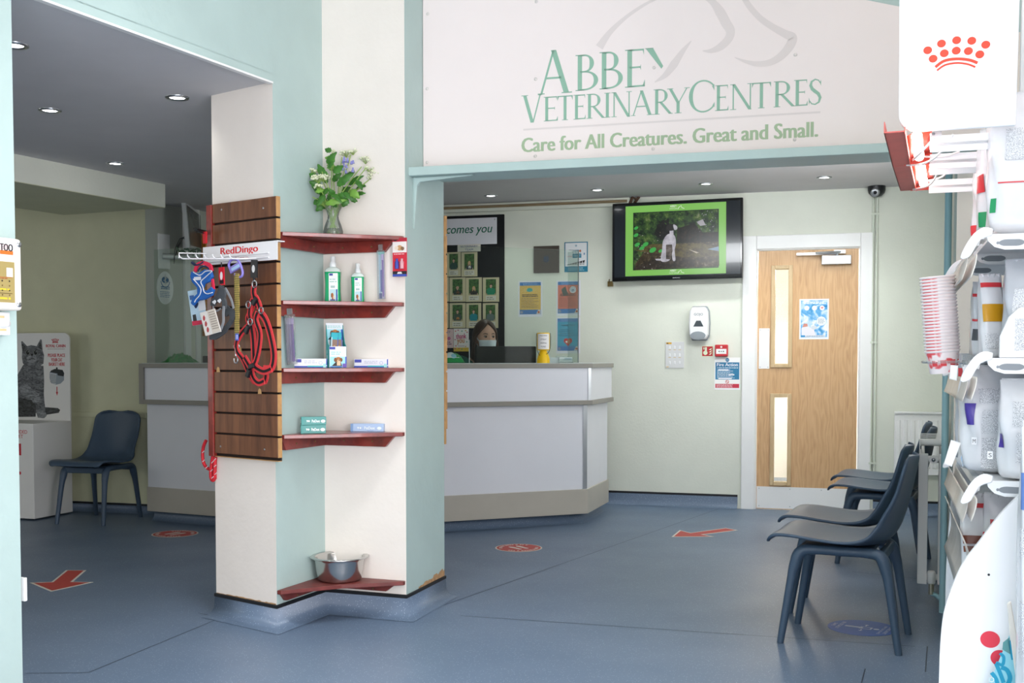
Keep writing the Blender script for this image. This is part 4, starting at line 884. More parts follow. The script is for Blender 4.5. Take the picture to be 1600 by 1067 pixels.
def photo(u0, v0, u1, v1, label, shirt, hair, pose='stand', dog=None, s=1.0):
    r, m, a, b, y = card('photo_card', label, 'photo card', u0, v0, u1, v1, '#cbbf9f', 'team photo cards')
    m.rect(-a*.62, -b*.42, a*.62, b*.86, y, HEDGE)
    m.lines(-a*.5, a*.5, -b*.86, -b*.56, 2, y-.0002, flat('#8a8477'), .4, .25); m.rect(-a*.62, -b*.88, a*.62, -b*.52, y+.0001, flat('#d3cfc6'))
    k = a*s; cz = b*.3 if pose == 'stand' else b*.12
    m.flatp([(-k*.52, -b*.42), (-k*.5, cz-b*.3), (-k*.38, cz-b*.2), (-k*.12, cz-b*.13), (k*.12, cz-b*.13), (k*.38, cz-b*.2), (k*.5, cz-b*.3), (k*.52, -b*.42)], y-.0004, flat(shirt))
    m.rect(-k*.08, cz-b*.17, k*.08, cz-b*.05, y-.0006, SK); m.disc(0, cz+b*.045, k*.19, y-.0006, flat(hair), b*.125, 14); m.disc(0, cz, k*.155, y-.0008, SK, b*.105, 14)
    for sx in (-1, 1): m.rect(sx*k*.52-k*.06, -b*.42, sx*k*.52+k*.04, -b*.3, y-.0006, SK)
    if hair == '#c9a86a': 
        for sx in (-1, 1): m.rect(sx*k*.17-k*.05, cz-b*.25, sx*k*.17+k*.05, cz+b*.05, y-.0009, flat(hair))
    if dog: m.disc(k*.05, -b*.24, k*.2, y-.001, flat(dog), b*.13, 12); m.disc(k*.05, -b*.32, k*.08, y-.0012, flat('#2c2622'), b*.05, 8)
    m.build('printing', r)
photo(698, 394, 720, 432, 'photo card of a dark haired person in dark top, upper left on the board', '#2a4a44', '#2b221d')
photo(721, 394, 746, 432, 'photo card of a fair haired kneeling person with white dog, top row', '#3a4048', '#c9a86a', 'kneel', '#d9d6d2', .8)
photo(702.5, 433.5, 727.5, 471.5, 'photo card of a bald person holding a brown dog, middle row of the board', '#2c3a34', '#c29a86', 'kneel', '#6b4a30')
photo(728, 433.5, 753, 471.5, 'photo card of a long haired person with a dark dog, middle row', '#33302e', '#c9a86a', 'kneel', '#2d2a2a', .9)
photo(754.5, 433.5, 780, 471.5, 'photo card of a person in bright green top, right end of middle row', '#1f7d5c', '#241d1a')
photo(702.5, 473.5, 727.5, 512.5, 'photo card of a person in grey green top with ginger dog, lower row', '#47564a', '#3a2c24', 'stand', '#b07a4a')
photo(728.5, 473.5, 752, 512.5, 'photo card of a person in turquoise tunic, lower row of the board', '#1e8390', '#4a3a2c')
photo(754.5, 473.5, 778.5, 512.5, 'photo card of a person in grey top, right end of the lower row', '#5f6f6c', '#5a4a3c')
photo(676, 433.5, 701.5, 471.5, 'photo card cut off by the pillar edge, middle row of the board', '#3a4a3f', '#5a4432')
photo(676, 473.5, 701, 512.5, 'photo card cut off by the pillar edge, lower row of the board', '#3a5a55', '#4a3a2c')
r, m, a, b, y = card('greeting_card', 'pink greeting card at the pillar edge, left of the thank you card', 'card', 684, 514, 708.5, 543.5, '#d9b9bd')
m.lines(-a*.2, a*.8, b*.55, b*.85, 2, y, flat('#8c7074'), .4, .3); m.disc(a*.45, 0, a*.2, y, flat('#c05a8a')); m.lines(a*.1, a*.8, -b*.7, -b*.3, 2, y, flat('#7a4a6a'), .5, .2); m.build('printing', r)
x, z, a, b = WD.quad(709, 513.5, 732.5, 549, BO)
r = on(WD, 'greeting_card', 'white thank you card dotted with red hearts beside the receptionist', 'card', x, z, -BO); m = MB(); m.box(-a/2, a/2, -.002, 0, -b/2, b/2, flat('#ece4e4')); m.build('card', r)
m = MB(); a /= 2; b /= 2; y = -.0026; m.rect(-a, -b, a, -b*.66, y, flat('#d9b84a')); m.text('thank', 0, b*.12, y-.0003, b*.46, flat('#c2457a'), a*1.35, rot=.04, bold=.0012); m.text('you', -a*.05, -b*.42, y-.0003, b*.5, flat('#c07a3a'), a*.95, rot=.03, bold=.0012)
for i, (hx_, hz_) in enumerate(((-.75, .8), (-.4, .88), (.1, .8), (.6, .85), (.8, .7), (-.8, .05), (.75, -.15), (.6, -.55), (-.7, -.5), (-.8, -.75), (.1, -.8), (.55, -.8), (-.3, -.72))):
    c_ = flat(('#d04a5a', '#c2457a', '#4a9a8a', '#d9a03a')[i % 4]); w_ = a*.1
    for sx in (-1, 1): m.disc(hx_*a+sx*w_*.5, hz_*b, w_*.55, y-.0004, c_, n=8)
    m.flatp([(hx_*a-w_, hz_*b-w_*.1), (hx_*a+w_, hz_*b-w_*.1), (hx_*a, hz_*b-w_*1.2)], y-.0005, c_)
m.lines(-a*.4, a*.5, -b*.58, -b*.48, 1, y-.0003, flat('#8a6a7a'), .4, .1); m.build('printing', r)
# ================================================================ receptionist
hp = at(757, 528, B0.y+1.02)
per = thing('person', 'receptionist with long brown hair, face mask and dark green top behind the monitor', 'person', (hp.x, hp.y, 0), R(22))
SKIN = mat('skin', '#c69a86', .5, var=.05, vscale=20); HAIR = wood('brown_hair', '#2a1a14', '#4a3024', (30, 30, 3), .45, 4, 6); SCRUB = mat('green_scrubs', '#1f5148', .8, var=.08, vscale=30)
hz = hp.z
def skin_body():
    joints = {'pelvis': ((0, .1, .56), .13), 'waist': ((0, .07, .74), .115), 'chest': ((0, .03, .98), .13), 'collar': ((0, .0, 1.13), .085), 'neck': ((0, -.01, hz-.15), .052), 'head0': ((0, -.02, hz-.07), .06),
        'shl': ((-.145, .03, 1.085), .045), 'ell': ((-.23, -.06, .86), .046), 'wrl': ((-.12, -.27, .79), .03), 'shr': ((.145, .03, 1.085), .045), 'elr': ((.23, -.06, .86), .046), 'wrr': ((.12, -.27, .79), .03),
        'hil': ((-.1, .05, .54), .10), 'knl': ((-.12, -.36, .52), .065), 'anl': ((-.12, -.3, .09), .045), 'tol': ((-.13, -.46, .04), .035), 'hir': ((.1, .05, .54), .10), 'knr': ((.12, -.36, .52), .065), 'anr': ((.12, -.3, .09), .045), 'tor': ((.13, -.46, .04), .035)}
    ed = [('pelvis', 'waist'), ('waist', 'chest'), ('chest', 'collar'), ('collar', 'neck'), ('neck', 'head0'), ('collar', 'shl'), ('shl', 'ell'), ('ell', 'wrl'), ('collar', 'shr'), ('shr', 'elr'), ('elr', 'wrr'), ('pelvis', 'hil'), ('hil', 'knl'), ('knl', 'anl'), ('anl', 'tol'), ('pelvis', 'hir'), ('hir', 'knr'), ('knr', 'anr'), ('anr', 'tor')]
    # hands: palm and five fingers each
    for s, sx in (('l', 1), ('r', -1)):
        w = joints['wr'+s][0]; joints['pa'+s] = ((w[0]+sx*.02, w[1]-.06, w[2]-.015), .026); ed.append(('wr'+s, 'pa'+s))
        for k in range(5):
            o = (k-2)*.019; L = (.06, .075, .08, .074, .05)[k]
            if k == 4: b_ = (w[0]+sx*.045, w[1]-.03, w[2]-.02); t_ = (w[0]+sx*.075, w[1]-.065, w[2]-.03)
            else:
                o = (k-1.5)*.02; b_ = (w[0]+sx*.02+o, w[1]-.095, w[2]-.015); t_ = (w[0]+sx*.02+o*1.1, w[1]-.095-L, w[2]-.032)
            joints[f'b{s}{k}'] = (b_, .010); joints[f't{s}{k}'] = (t_, .008); ed += [('pa'+s, f'b{s}{k}'), (f'b{s}{k}', f't{s}{k}')]
    names = list(joints); me = bpy.data.meshes.new('body'); me.from_pydata([joints[n][0] for n in names], [(names.index(a), names.index(b)) for a, b in ed], [])
    o = bpy.data.objects.new('body', me); COL.objects.link(o)
    sk = o.modifiers.new('skin', 'SKIN'); sk.use_smooth_shade = True
    for i, n in enumerate(names):
        v = me.skin_vertices[0].data[i]; v.radius = (joints[n][1], joints[n][1]); v.use_root = n == 'pelvis'
    sb = o.modifiers.new('sub', 'SUBSURF'); sb.levels = 2; sb.render_levels = 2
    me.materials.append(SKIN); dg = bpy.context.evaluated_depsgraph_get(); dg.update()
    m2 = bpy.data.meshes.new_from_object(o.evaluated_get(dg)); bpy.data.objects.remove(o)
    return m2
bm_ = skin_body()
# head grown onto the neck (same mesh)
m = MB()
m.add([tuple(v.co) for v in bm_.vertices], [tuple(p.vertices) for p in bm_.polygons], SKIN, True)
def headP(i, j):
    a = math.pi*(i-.5); b = 2*math.pi*j; x = .072*math.cos(a)*math.sin(b); y = -.092*math.cos(a)*math.cos(b); z = .118*math.sin(a)
    if z < 0: k = 1-.28*(z/-.118)**1.3; x *= k; y = y*(1-.1*(z/-.118)) if y < 0 else y*(.9+.1*k)
    f = max(0, math.cos(b))*math.cos(a)
    y -= .016*math.exp(-((z+.018)/.022)**2)*math.exp(-(x/.011)**2)*(1 if f > 0 else 0)      # nose
    y += .010*math.exp(-((z-.012)/.014)**2)*math.exp(-((abs(x)-.03)/.016)**2)*(1 if f > 0 else 0)  # eye sockets
    y -= .004*math.exp(-((z-.034)/.012)**2)*(1 if f > .2 else 0)                             # brow
    return (x, y-.02, hz+z)
m.grid(headP, 30, 40, SKIN)
for sx in (-1, 1): m.ball((sx*.072, -.005, hz-.005), (.012, .02, .03), SKIN, 10, 8)
o = m.build('body', per)
ey = MB()
for sx in (-1, 1):
    ey.ball((sx*.029, -.096, hz+.008), (.0125, .008, .0065), mat('eye_white', '#8f8580', .25, var=0), 12, 8); ey.ball((sx*.029+.003, -.1025, hz+.006), (.0075, .003, .006), mat('iris', '#2c1d16', .2, var=0), 10, 8)
ey.build('eyes', per)
br = MB()
for sx in (-1, 1):
    br.tube([(sx*.046, -.093, hz+.026), (sx*.032, -.104, hz+.031), (sx*.014, -.107, hz+.026)], [.002, .0035, .003], HAIR, 6)
    br.tube([(sx*.043, -.098, hz+.012), (sx*.03, -.106, hz+.0165), (sx*.017, -.104, hz+.012)], .0017, HAIR, 6)
br.build('eyebrows', per)
mk = MB()
MASK = mat('face_mask', '#d6dfe8', .7, var=.03)
def maskP(i, j):
    b = (j-.5)*2.3; z = -.018-.075*i; w_ = 1-.12*i
    return (.076*w_*math.sin(b), -.026-.102*math.cos(b)*(1-.1*i)-.016*math.exp(-(b/.35)**2)*(1-i*.6), hz+z)
mk.grid(maskP, 9, 17, MASK)
for sx in (-1, 1): mk.tube([(sx*.067, -.06, hz-.022), (sx*.075, -.02, hz+.01), (sx*.078, .0, hz+.03)], .0015, MASK, 5); mk.tube([(sx*.062, -.06, hz-.085), (sx*.078, -.01, hz-.02)], .0015, MASK, 5)
mk.build('face_mask', per, solid=.002)
hr = MB()
def hairP(i, j):
    # crown cap falling into long lengths either side of a centre parting
    t = i; bm = 1.0 if t < .22 else (1.0-.40*(t-.22)/.28 if t < .5 else .60); b = (j*2-1)*math.pi*bm
    if t < .5:
        a = math.pi/2*(1-t/.5*1.0); r = math.cos(a); x = .086*r*math.sin(b); y = .012+.104*r*math.cos(b); z = .128*math.sin(a)+.006
        return (x, y-.02, hz+z)
    k = (t-.5)/.5; x = .086*math.sin(b)*(1+.25*k); y = .012+.104*math.cos(b)*(1-.15*k); 
    x += .012*math.sin(j*40)*k; return (x, y-.02-.03*k*(1 if y < .02 else 0), hz+.006-.34*k)
hr.grid(hairP, 26, 41, HAIR); hr.build('hair', per, solid=.014)
tp_ = MB()
def topP(i, j):
    b = 2*math.pi*j; z = 1.145-.62*i; rx = (.085 if i < .02 else .11+.085*min(1, i/.1)) if i < .12 else .19-.03*math.sin((i-.12)*3.2); ry = .075 if i < .02 else .085+.055*min(1, i/.15)
    return (rx*math.sin(b), .035+.05*i-ry*math.cos(b), z)
tp_.grid(topP, 18, 28, SCRUB)
for sx in (-1, 1): tp_.tube([(sx*.13, .02, 1.115), (sx*.19, .005, 1.05), (sx*.235, -.05, .93)], [.088, .095, .08], SCRUB, 14)
tp_.build('tunic', per)
tr = MB(); TRO = mat('navy_trousers', '#20262f', .8, var=.05)
for sx in (-1, 1): tr.tube([(sx*.09, .12, .55), (sx*.105, -.05, .545), (sx*.12, -.36, .53), (sx*.12, -.38, .42), (sx*.12, -.3, .1)], [.115, .11, .083, .075, .06], TRO, 14)
tr.build('trousers', per)
# chair she sits on
oc = thing('office_chair', 'dark swivel chair under the receptionist, hidden by the counter', 'chair', per.matrix_basis @ Vector((0, .12, 0)), R(22))
m = MB(); m.box(-.23, .23, -.23, .2, .38, .44, mat('chair_fabric', '#2a2f38', .9, var=.1, vscale=50)); m.build('seat', oc, bevel=.03)
m = MB(); m.tube([(0, 0, .07), (0, 0, .38)], .025, BLACK, 12)
for k in range(5): a_ = k*2*math.pi/5; m.tube([(0, 0, .09), (.27*math.cos(a_), .27*math.sin(a_), .03)], .018, BLACK, 8); m.ball((.27*math.cos(a_), .27*math.sin(a_), .025), .025, BLACK, 8, 6)
m.build('swivel_base', oc)
# ================================================================ side room
# cat basket stand: plinth with upright printed back panel
f0, f1 = fl(54, 813.7), fl(114, 802)
dd = (f1-f0); dep = dd.length; a_ = math.atan2(dd.y, dd.x)-R(90)
zt_ = at(54, 662, f0.y).z; zp = at(111, 520, f1.y).z
st = thing('cat_basket_stand', 'white plinth and panel printed with a grey cat, beside the dark chair', 'display stand', f0, a_)
PLW = mat('stand_white', '#e3e3e0', .4, var=.01); wst = .62
m = MB(); m.box(-wst, 0, 0, dep, .012, zt_, PLW); m.build('plinth', st, bevel=.004)
m = MB(); n_ = 8; rr0 = .05; tpz = zp
pts = [(-wst, zt_-.02), (0, zt_-.02), (0, tpz-rr0)]+[(-rr0+rr0*math.cos(R(90*i/n_)), tpz-rr0+rr0*math.sin(R(90*i/n_))) for i in range(1, n_+1)]+[(-wst, tpz)]
m.prism(pts, dep-.012, dep, PLW, 'xz'); m.build('back_panel', st)
WPn = W(st.matrix_basis @ Vector((0, dep-.012, 0)), math.degrees(a_))
def CP(pts): return [WPn.loc(20+px*110/734, 510+py*160/1067) for px, py in pts]
RC = flat('#c1303a')
def fur(name, c1, c2):
    mm = bpy.data.materials.new(name); mm.use_nodes = True; nt = mm.node_tree; bs = nt.nodes['Principled BSDF']; bs.inputs['Roughness'].default_value = .5
    tc = nt.nodes.new('ShaderNodeTexCoord'); mp_ = nt.nodes.new('ShaderNodeMapping'); mp_.inputs['Scale'].default_value = (1, 1, 2.4); mp_.inputs['Rotation'].default_value = (0, R(15), 0)
    n = nt.nodes.new('ShaderNodeTexNoise'); n.inputs['Scale'].default_value = 24; n.inputs['Detail'].default_value = 6; n.inputs['Distortion'].default_value = 1.5
    rr = nt.nodes.new('ShaderNodeValToRGB'); e = rr.color_ramp.elements; e[0].position = .36; e[0].color = hexc(c1); e[1].position = .66; e[1].color = hexc(c2)
    nt.links.new(tc.outputs['Object'], mp_.inputs[0]); nt.links.new(mp_.outputs[0], n.inputs['Vector']); nt.links.new(n.outputs['Fac'], rr.inputs[0]); nt.links.new(rr.outputs[0], bs.inputs['Base Color']); return mm
FUR = fur('print_tabby_fur', '#393c40', '#7b7f83'); FURL = fur('print_pale_fur', '#5d6165', '#9a9ea1'); FURD = fur('print_dark_fur', '#141618', '#4a4d50')
m = MB(); y = dep-.0128
m.flatp(CP([(-60, 930), (-60, 620), (40, 520), (110, 400), (210, 395), (320, 410), (328, 560), (325, 700), (330, 780), (340, 860), (355, 930), (330, 955), (270, 950), (245, 900), (200, 935), (75, 940)]), y, FUR)
m.flatp(CP([(320, 840), (400, 845), (470, 850), (495, 870), (480, 900), (400, 912), (350, 920)]), y-.0002, FURD); m.flatp(CP([(-60, 930), (-60, 760), (80, 740), (200, 770), (240, 820), (240, 940), (75, 942)]), y-.0003, FURD)
m.flatp(CP([(245, 760), (325, 700), (330, 800), (352, 930), (320, 956), (262, 950), (245, 890)]), y-.0004, FUR)
m.flatp(CP([(250, 890), (330, 870), (356, 930), (330, 955), (265, 950)]), y-.0005, FURL)
m.flatp(CP([(60, 640), (120, 590), (190, 640), (270, 700), (288, 750), (265, 795), (215, 795), (185, 750), (100, 720)]), y-.0006, FURL)
m.flatp(CP([(200, 700), (250, 690), (288, 745), (270, 795), (220, 798), (195, 760)]), y-.0007, FURL)
m.flatp(CP([(88, 160), (100, 152), (150, 205), (195, 195), (250, 205), (290, 132), (303, 140), (312, 250), (328, 300), (320, 390), (260, 420), (200, 425), (130, 415), (105, 380), (96, 320), (100, 260)]), y-.0008, FUR)
m.flatp(CP([(95, 175), (140, 215), (108, 260)]), y-.001, FURD); m.flatp(CP([(293, 155), (302, 240), (262, 215)]), y-.001, FURD)
m.disc(*CP([(200, 340)])[0], .045, y-.001, FURL, .035)
for px in (158, 240): m.disc(*CP([(px, 272)])[0], .019, y-.0012, flat('#8d948c'), .018); m.disc(*CP([(px, 272)])[0], .0155, y-.0014, flat('#0d0f10'), .0165); m.disc(*CP([(px+5, 264)])[0], .003, y-.0016, flat('#d9dde0'), n=8)
m.flatp(CP([(185, 285), (218, 285), (203, 315)]), y-.0014, flat('#141516')); m.stroke(CP([(170, 345), (202, 335), (235, 342)]), .0025, y-.0014, flat('#17191a')); m.stroke(CP([(202, 315), (202, 336)]), .002, y-.0014, flat('#17191a'))
# crown, words, carrier, arrow
for i, px in enumerate((410, 425, 442, 460, 476)):
    m.stroke(CP([(px, 130+abs(i-2)*4), (432+(i-2)*9+10, 165)]), .0028, y, RC); m.disc(*CP([(px, 130+abs(i-2)*4)])[0], .0045, y, RC, n=10)
m.stroke(CP([(412, 170), (442, 165), (474, 170)]), .0028, y, RC)
def CT(t, px0, px1, py0, py1, c): 
    (x0, z0), (x1, z1) = CP([(px0, py1)])[0], CP([(px1, py0)])[0]; m.text(t, (x0+x1)/2, z0, y, z1-z0, c, x1-x0, bold=.001)
CT('ROYAL CANIN', 347, 548, 187, 218, RC); m.lines(*[CP([(358, 0)])[0][0], CP([(540, 0)])[0][0], CP([(0, 241)])[0][1], CP([(0, 231)])[0][1]], 1, y, flat('#a08a86'), .5, .02)
CT('PLEASE PLACE', 368, 545, 283, 318, RC); CT('YOUR CAT', 400, 515, 330, 365, RC); CT('BASKET HERE', 378, 543, 375, 410, RC)
m.flatp(CP([(385, 480), (400, 460), (440, 445), (520, 455), (535, 480), (535, 560), (500, 595), (455, 607), (400, 590), (385, 540)]), y, flat('#8f9aa2')); m.flatp(CP([(388, 475), (402, 458), (440, 442), (520, 453), (537, 490), (530, 520), (470, 510), (465, 490)]), y-.0003, flat('#22272b'))
m.flatp(CP([(388, 485), (455, 495), (450, 600), (395, 580)]), y-.0004, flat('#c3c9cc'))
for k in range(6): m.stroke(CP([(390, 500+k*15), (452, 510+k*15)]), .002, y-.0006, flat('#5a6266'))
m.disc(*CP([(460, 436)])[0], .008, y-.0003, flat('#22272b'))
m.stroke(CP([(461, 628), (461, 690)]), .004, y, RC); m.flatp(CP([(450, 682), (473, 682), (462, 724)]), y, RC)
m.build('printing', st)
m = MB(); WF = W(f0, math.degrees(a_))
for t, u0, u1, v0, v1 in (('PROVIDED', 26, 42.5, 672, 677), ('BASKET', 26, 36, 679, 684)):
    x0, z0 = WF.loc(u0-12, v1); x1, z1 = WF.loc(u1, v0); m.text(t, x1, z0, -.0006, z1-z0, RC, x1-x0, 'r', bold=.0006)
x0, z0 = WF.loc(22, 711); x1, z1 = WF.loc(33, 693); m.rect(x0-.1, z0, x1, z1, -.0006, RC); m.disc(*WF.loc(31, 739), .012, -.0006, RC)
m.build('lettering', st)
# chair rail and oval sign
x0, z0 = WG.loc(40, 645); x1, z1 = WG.loc(230, 646.5)
o = MB().box(x0, 0.0, -.014, 0, -.02, .02, GREENWALL).build('trim_chair_rail', bevel=.004); struct(o); o.location = WG.world(x1, 0, z1-.012); o.rotation_euler = (0, 0, WG.a)
for ob in (o,): ob.data.transform(Matrix.Translation((-0, 0, 0)))
sx, szz, sa, sb = WW.quad(244.5, 424, 270, 475.5)
ov = on(WW, 'wall_sign', 'white oval sign with blue crest on the wall behind the counter', 'sign', sx, szz)
m = MB(); n_ = 32; m.prism([(sa/2*math.cos(2*math.pi*i/n_), sb/2*math.sin(2*math.pi*i/n_)) for i in range(n_)], -.006, 0, mat('oval_white', '#f2f4f6', .4, var=.01), 'xz'); m.build('plate', ov)
m = MB(); BC_ = flat('#4f7fae'); m.disc(0, sb*.24, sa*.22, -.0066, BC_, sb*.1); m.stroke([(0, sb*.42), (0, sb*.1)], .006, -.007, flat('#d9dcdf')); m.stroke([(-.02, sb*.35), (.02, sb*.3), (-.02, sb*.22), (.02, sb*.17)], .004, -.0072, flat('#d9dcdf')); m.ring(0, sb*.2, sa*.24, sa*.28, -.0066, BC_, 180, 360)
m.lines(-sa*.27, sa*.27, -sb*.05, sb*.05, 2, -.0066, BC_, .6, .05); m.lines(-sa*.32, sa*.32, -sb*.3, -sb*.1, 4, -.0066, flat('#7f9fc0'), .4, .15); m.build('crest', ov)
# monitor on a swing arm, cables, blue beacon, door frame beyond
ax, az = WW.loc(255, 393)
arm = on(WW, 'television', 'grey screened television on a white swing arm seen from the side, above the side counter', 'television', ax, az)
m = MB(); m.box(-.06, .06, -.012, 0, -.13, .13, GW); m.build('wall_plate', arm, bevel=.003)
P1 = WW.world(ax, .0, az); inv = (Matrix.Translation(P1) @ Matrix.Rotation(WW.a, 4, 'Z')).inverted()
def LP(u, v, Y): return inv @ at(u, v, Y)
e1_ = LP(290, 402, P1.y+.02); e0_ = LP(254, 400, P1.y-.03)
m = MB(); m.tube([tuple(e0_), tuple(e1_)], .022, GW, 4); m.tube([tuple(e1_), tuple(LP(312, 398, P1.y+.05))], .018, GW, 4); m.build('swing_arm', arm)
Yt = P1.y-.02
c1, c2, c3, c4 = LP(289.5, 315, Yt-.05), LP(314, 334, Yt+.42), LP(316, 392, Yt+.42), LP(296.5, 387, Yt-.05)
m = MB(); dn = (c2-c1).cross(c4-c1).normalized()*.03
vs = [c1, c2, c3, c4]+[p+dn for p in (c1, c2, c3, c4)]
m.add(vs, [(0, 1, 2, 3), (7, 6, 5, 4), (0, 4, 5, 1), (1, 5, 6, 2), (2, 6, 7, 3), (3, 7, 4, 0)], mat('silver_bezel', '#c9cccd', .35, var=.02)); m.build('casing', arm)
cc_ = (c1+c2+c3+c4)/4; sc_ = [cc_+(p-cc_)*.88 for p in (c1, c2, c3, c4)]
for sgn in (-1, 1):
    pass
ms = mat('grey_screen', '#5b5b5b', .25, var=.03)
m = MB(); m.add([p-dn*.05 for p in sc_], [(0, 1, 2, 3)], ms); m.add([p+dn*1.05 for p in sc_], [(3, 2, 1, 0)], ms); m.build('screen', arm)
m = MB(); 
for k in range(3): m.tube([tuple(LP(272+k*2, 412-k*8, P1.y)), tuple(LP(273+k*3, 390-k*3, P1.y-.05)), tuple(LP(281+k*3, 373-k*1, P1.y-.05)), tuple(LP(291, 369+k*4, P1.y-.05))], .0028, BLACK, 6)
m.build('cable', arm)
m = MB(); 
for k in range(9): m.tube([tuple(LP(276+k*4, 386+(k*7) % 9, P1.y-.06)), tuple(LP(282+k*4, 396-(k*5) % 9, P1.y-.08)), tuple(LP(287+k*3, 392+(k*3) % 8, P1.y-.06))], .006, mat('green_tangle', '#5f7a62', .6, var=.2), 5)
m.build('cable_tangle', arm)
bx, bz = WW.loc(318, 317)
bl = on(WW, 'alarm_beacon', 'small blue beacon on a cream box high on the wall, left of the slatted panel', 'beacon', bx, bz)
m = MB(); m.box(-.1, .06, -.04, 0, -.06, .06, mat('cream_plastic', '#dcd3bd', .5)); m.build('box', bl, bevel=.004); m = MB(); m.ball((.0, -.07, 0), (.045, .05, .045), mat('blue_dome', '#1c2f8f', .15, var=0, coat=.4)); m.build('dome', bl)
dx0, _ = WW.loc(286, 450); dx1, _ = WW.loc(309, 450)
_, dzt = WW.loc(300, 300)
m = MB(); m.box(dx0, dx0+.06, -.025, 0, Zt-1.1+.0, dzt, WHITE); m.box(dx0+.06, dx0+.12, -.012, 0, 0.0, dzt, PALE); m.box(dx0+.12, dx0+.17, -.025, 0, 0, dzt, WHITE); m.box(dx0, dx0+.9, -.025, 0, dzt, dzt+.07, WHITE)
o = m.build('trim_inner_doorway', bevel=.003); struct(o); o.location = WW.world(0, 0, 0); o.rotation_euler = (0, 0, WW.a)
of = on(WW, 'folder_pack', 'orange folders on edge behind the slatted panel, mostly hidden', 'folder', WW.loc(322, 450)[0], WW.loc(320, 525)[1])
m = MB(); m.box(-.05, .1, -.04, 0, 0, .82, mat('orange_card', '#d98a2a', .6, var=.1)); m.build('folders', of)
# socket plate on the jamb of the side opening
so = at(39.0, 922, j0[1]+.012)
sk_ = thing('wall_socket', 'white socket plate on the end of the left wall near the floor', 'socket', so, WL.a)
m = MB(); m.box(-.006, .006, -.004, .10, -.035, .04, GW); m.build('faceplate', sk_, bevel=.002)
# downlights
def downlight(u, v, z, side, energy):
    p = fl(u, v, z); r = thing('downlight', side, 'ceiling light', p, 0, 'recessed ceiling downlights')
    m = MB(); m.lathe([(.033, -.001), (.036, -.006), (.05, -.006), (.052, -.0005), (.052, 0)], CHROME, n=28, caps=False); m.build('bezel', r)
    m = MB(); m.lathe([(.034, -.0022), (0, -.0022)], LAMP, n=20, caps=False); m.lathe([(0, -.0021), (.034, -.0021)], LAMP, n=20, caps=False); m.build('lamp', r)
    l = bpy.data.lights.new('downlight_beam', 'SPOT'); l.energy = energy; l.spot_size = R(125); l.spot_blend = .8; l.shadow_soft_size = .035; l.color = (.96, 1, .97)
    o = bpy.data.objects.new('downlight_beam', l); COL.objects.link(o); o.location = (p.x, p.y, p.z-.02)
for u, v, t in ((767, 305.5, 'downlight above the team board, leftmost over the reception desk'), (933, 296.5, 'downlight over the reception just left of the television'), (1103, 287, 'downlight above the television'), (1288, 277, 'downlight above the oak door')): downlight(u, v, ZC-.001, t, 8 if u < 1000 else 24)
for u, v, t in ((22, 70, 'downlight half hidden by the near left wall edge'), (78, 172, 'downlight in the middle of the side room ceiling'), (277, 152, 'downlight in the side room ceiling beside the slatted pillar'), (180, 255, 'farthest downlight of the side room ceiling, by the bulkhead')): downlight(u, v, 2.2995, t, 4.5)
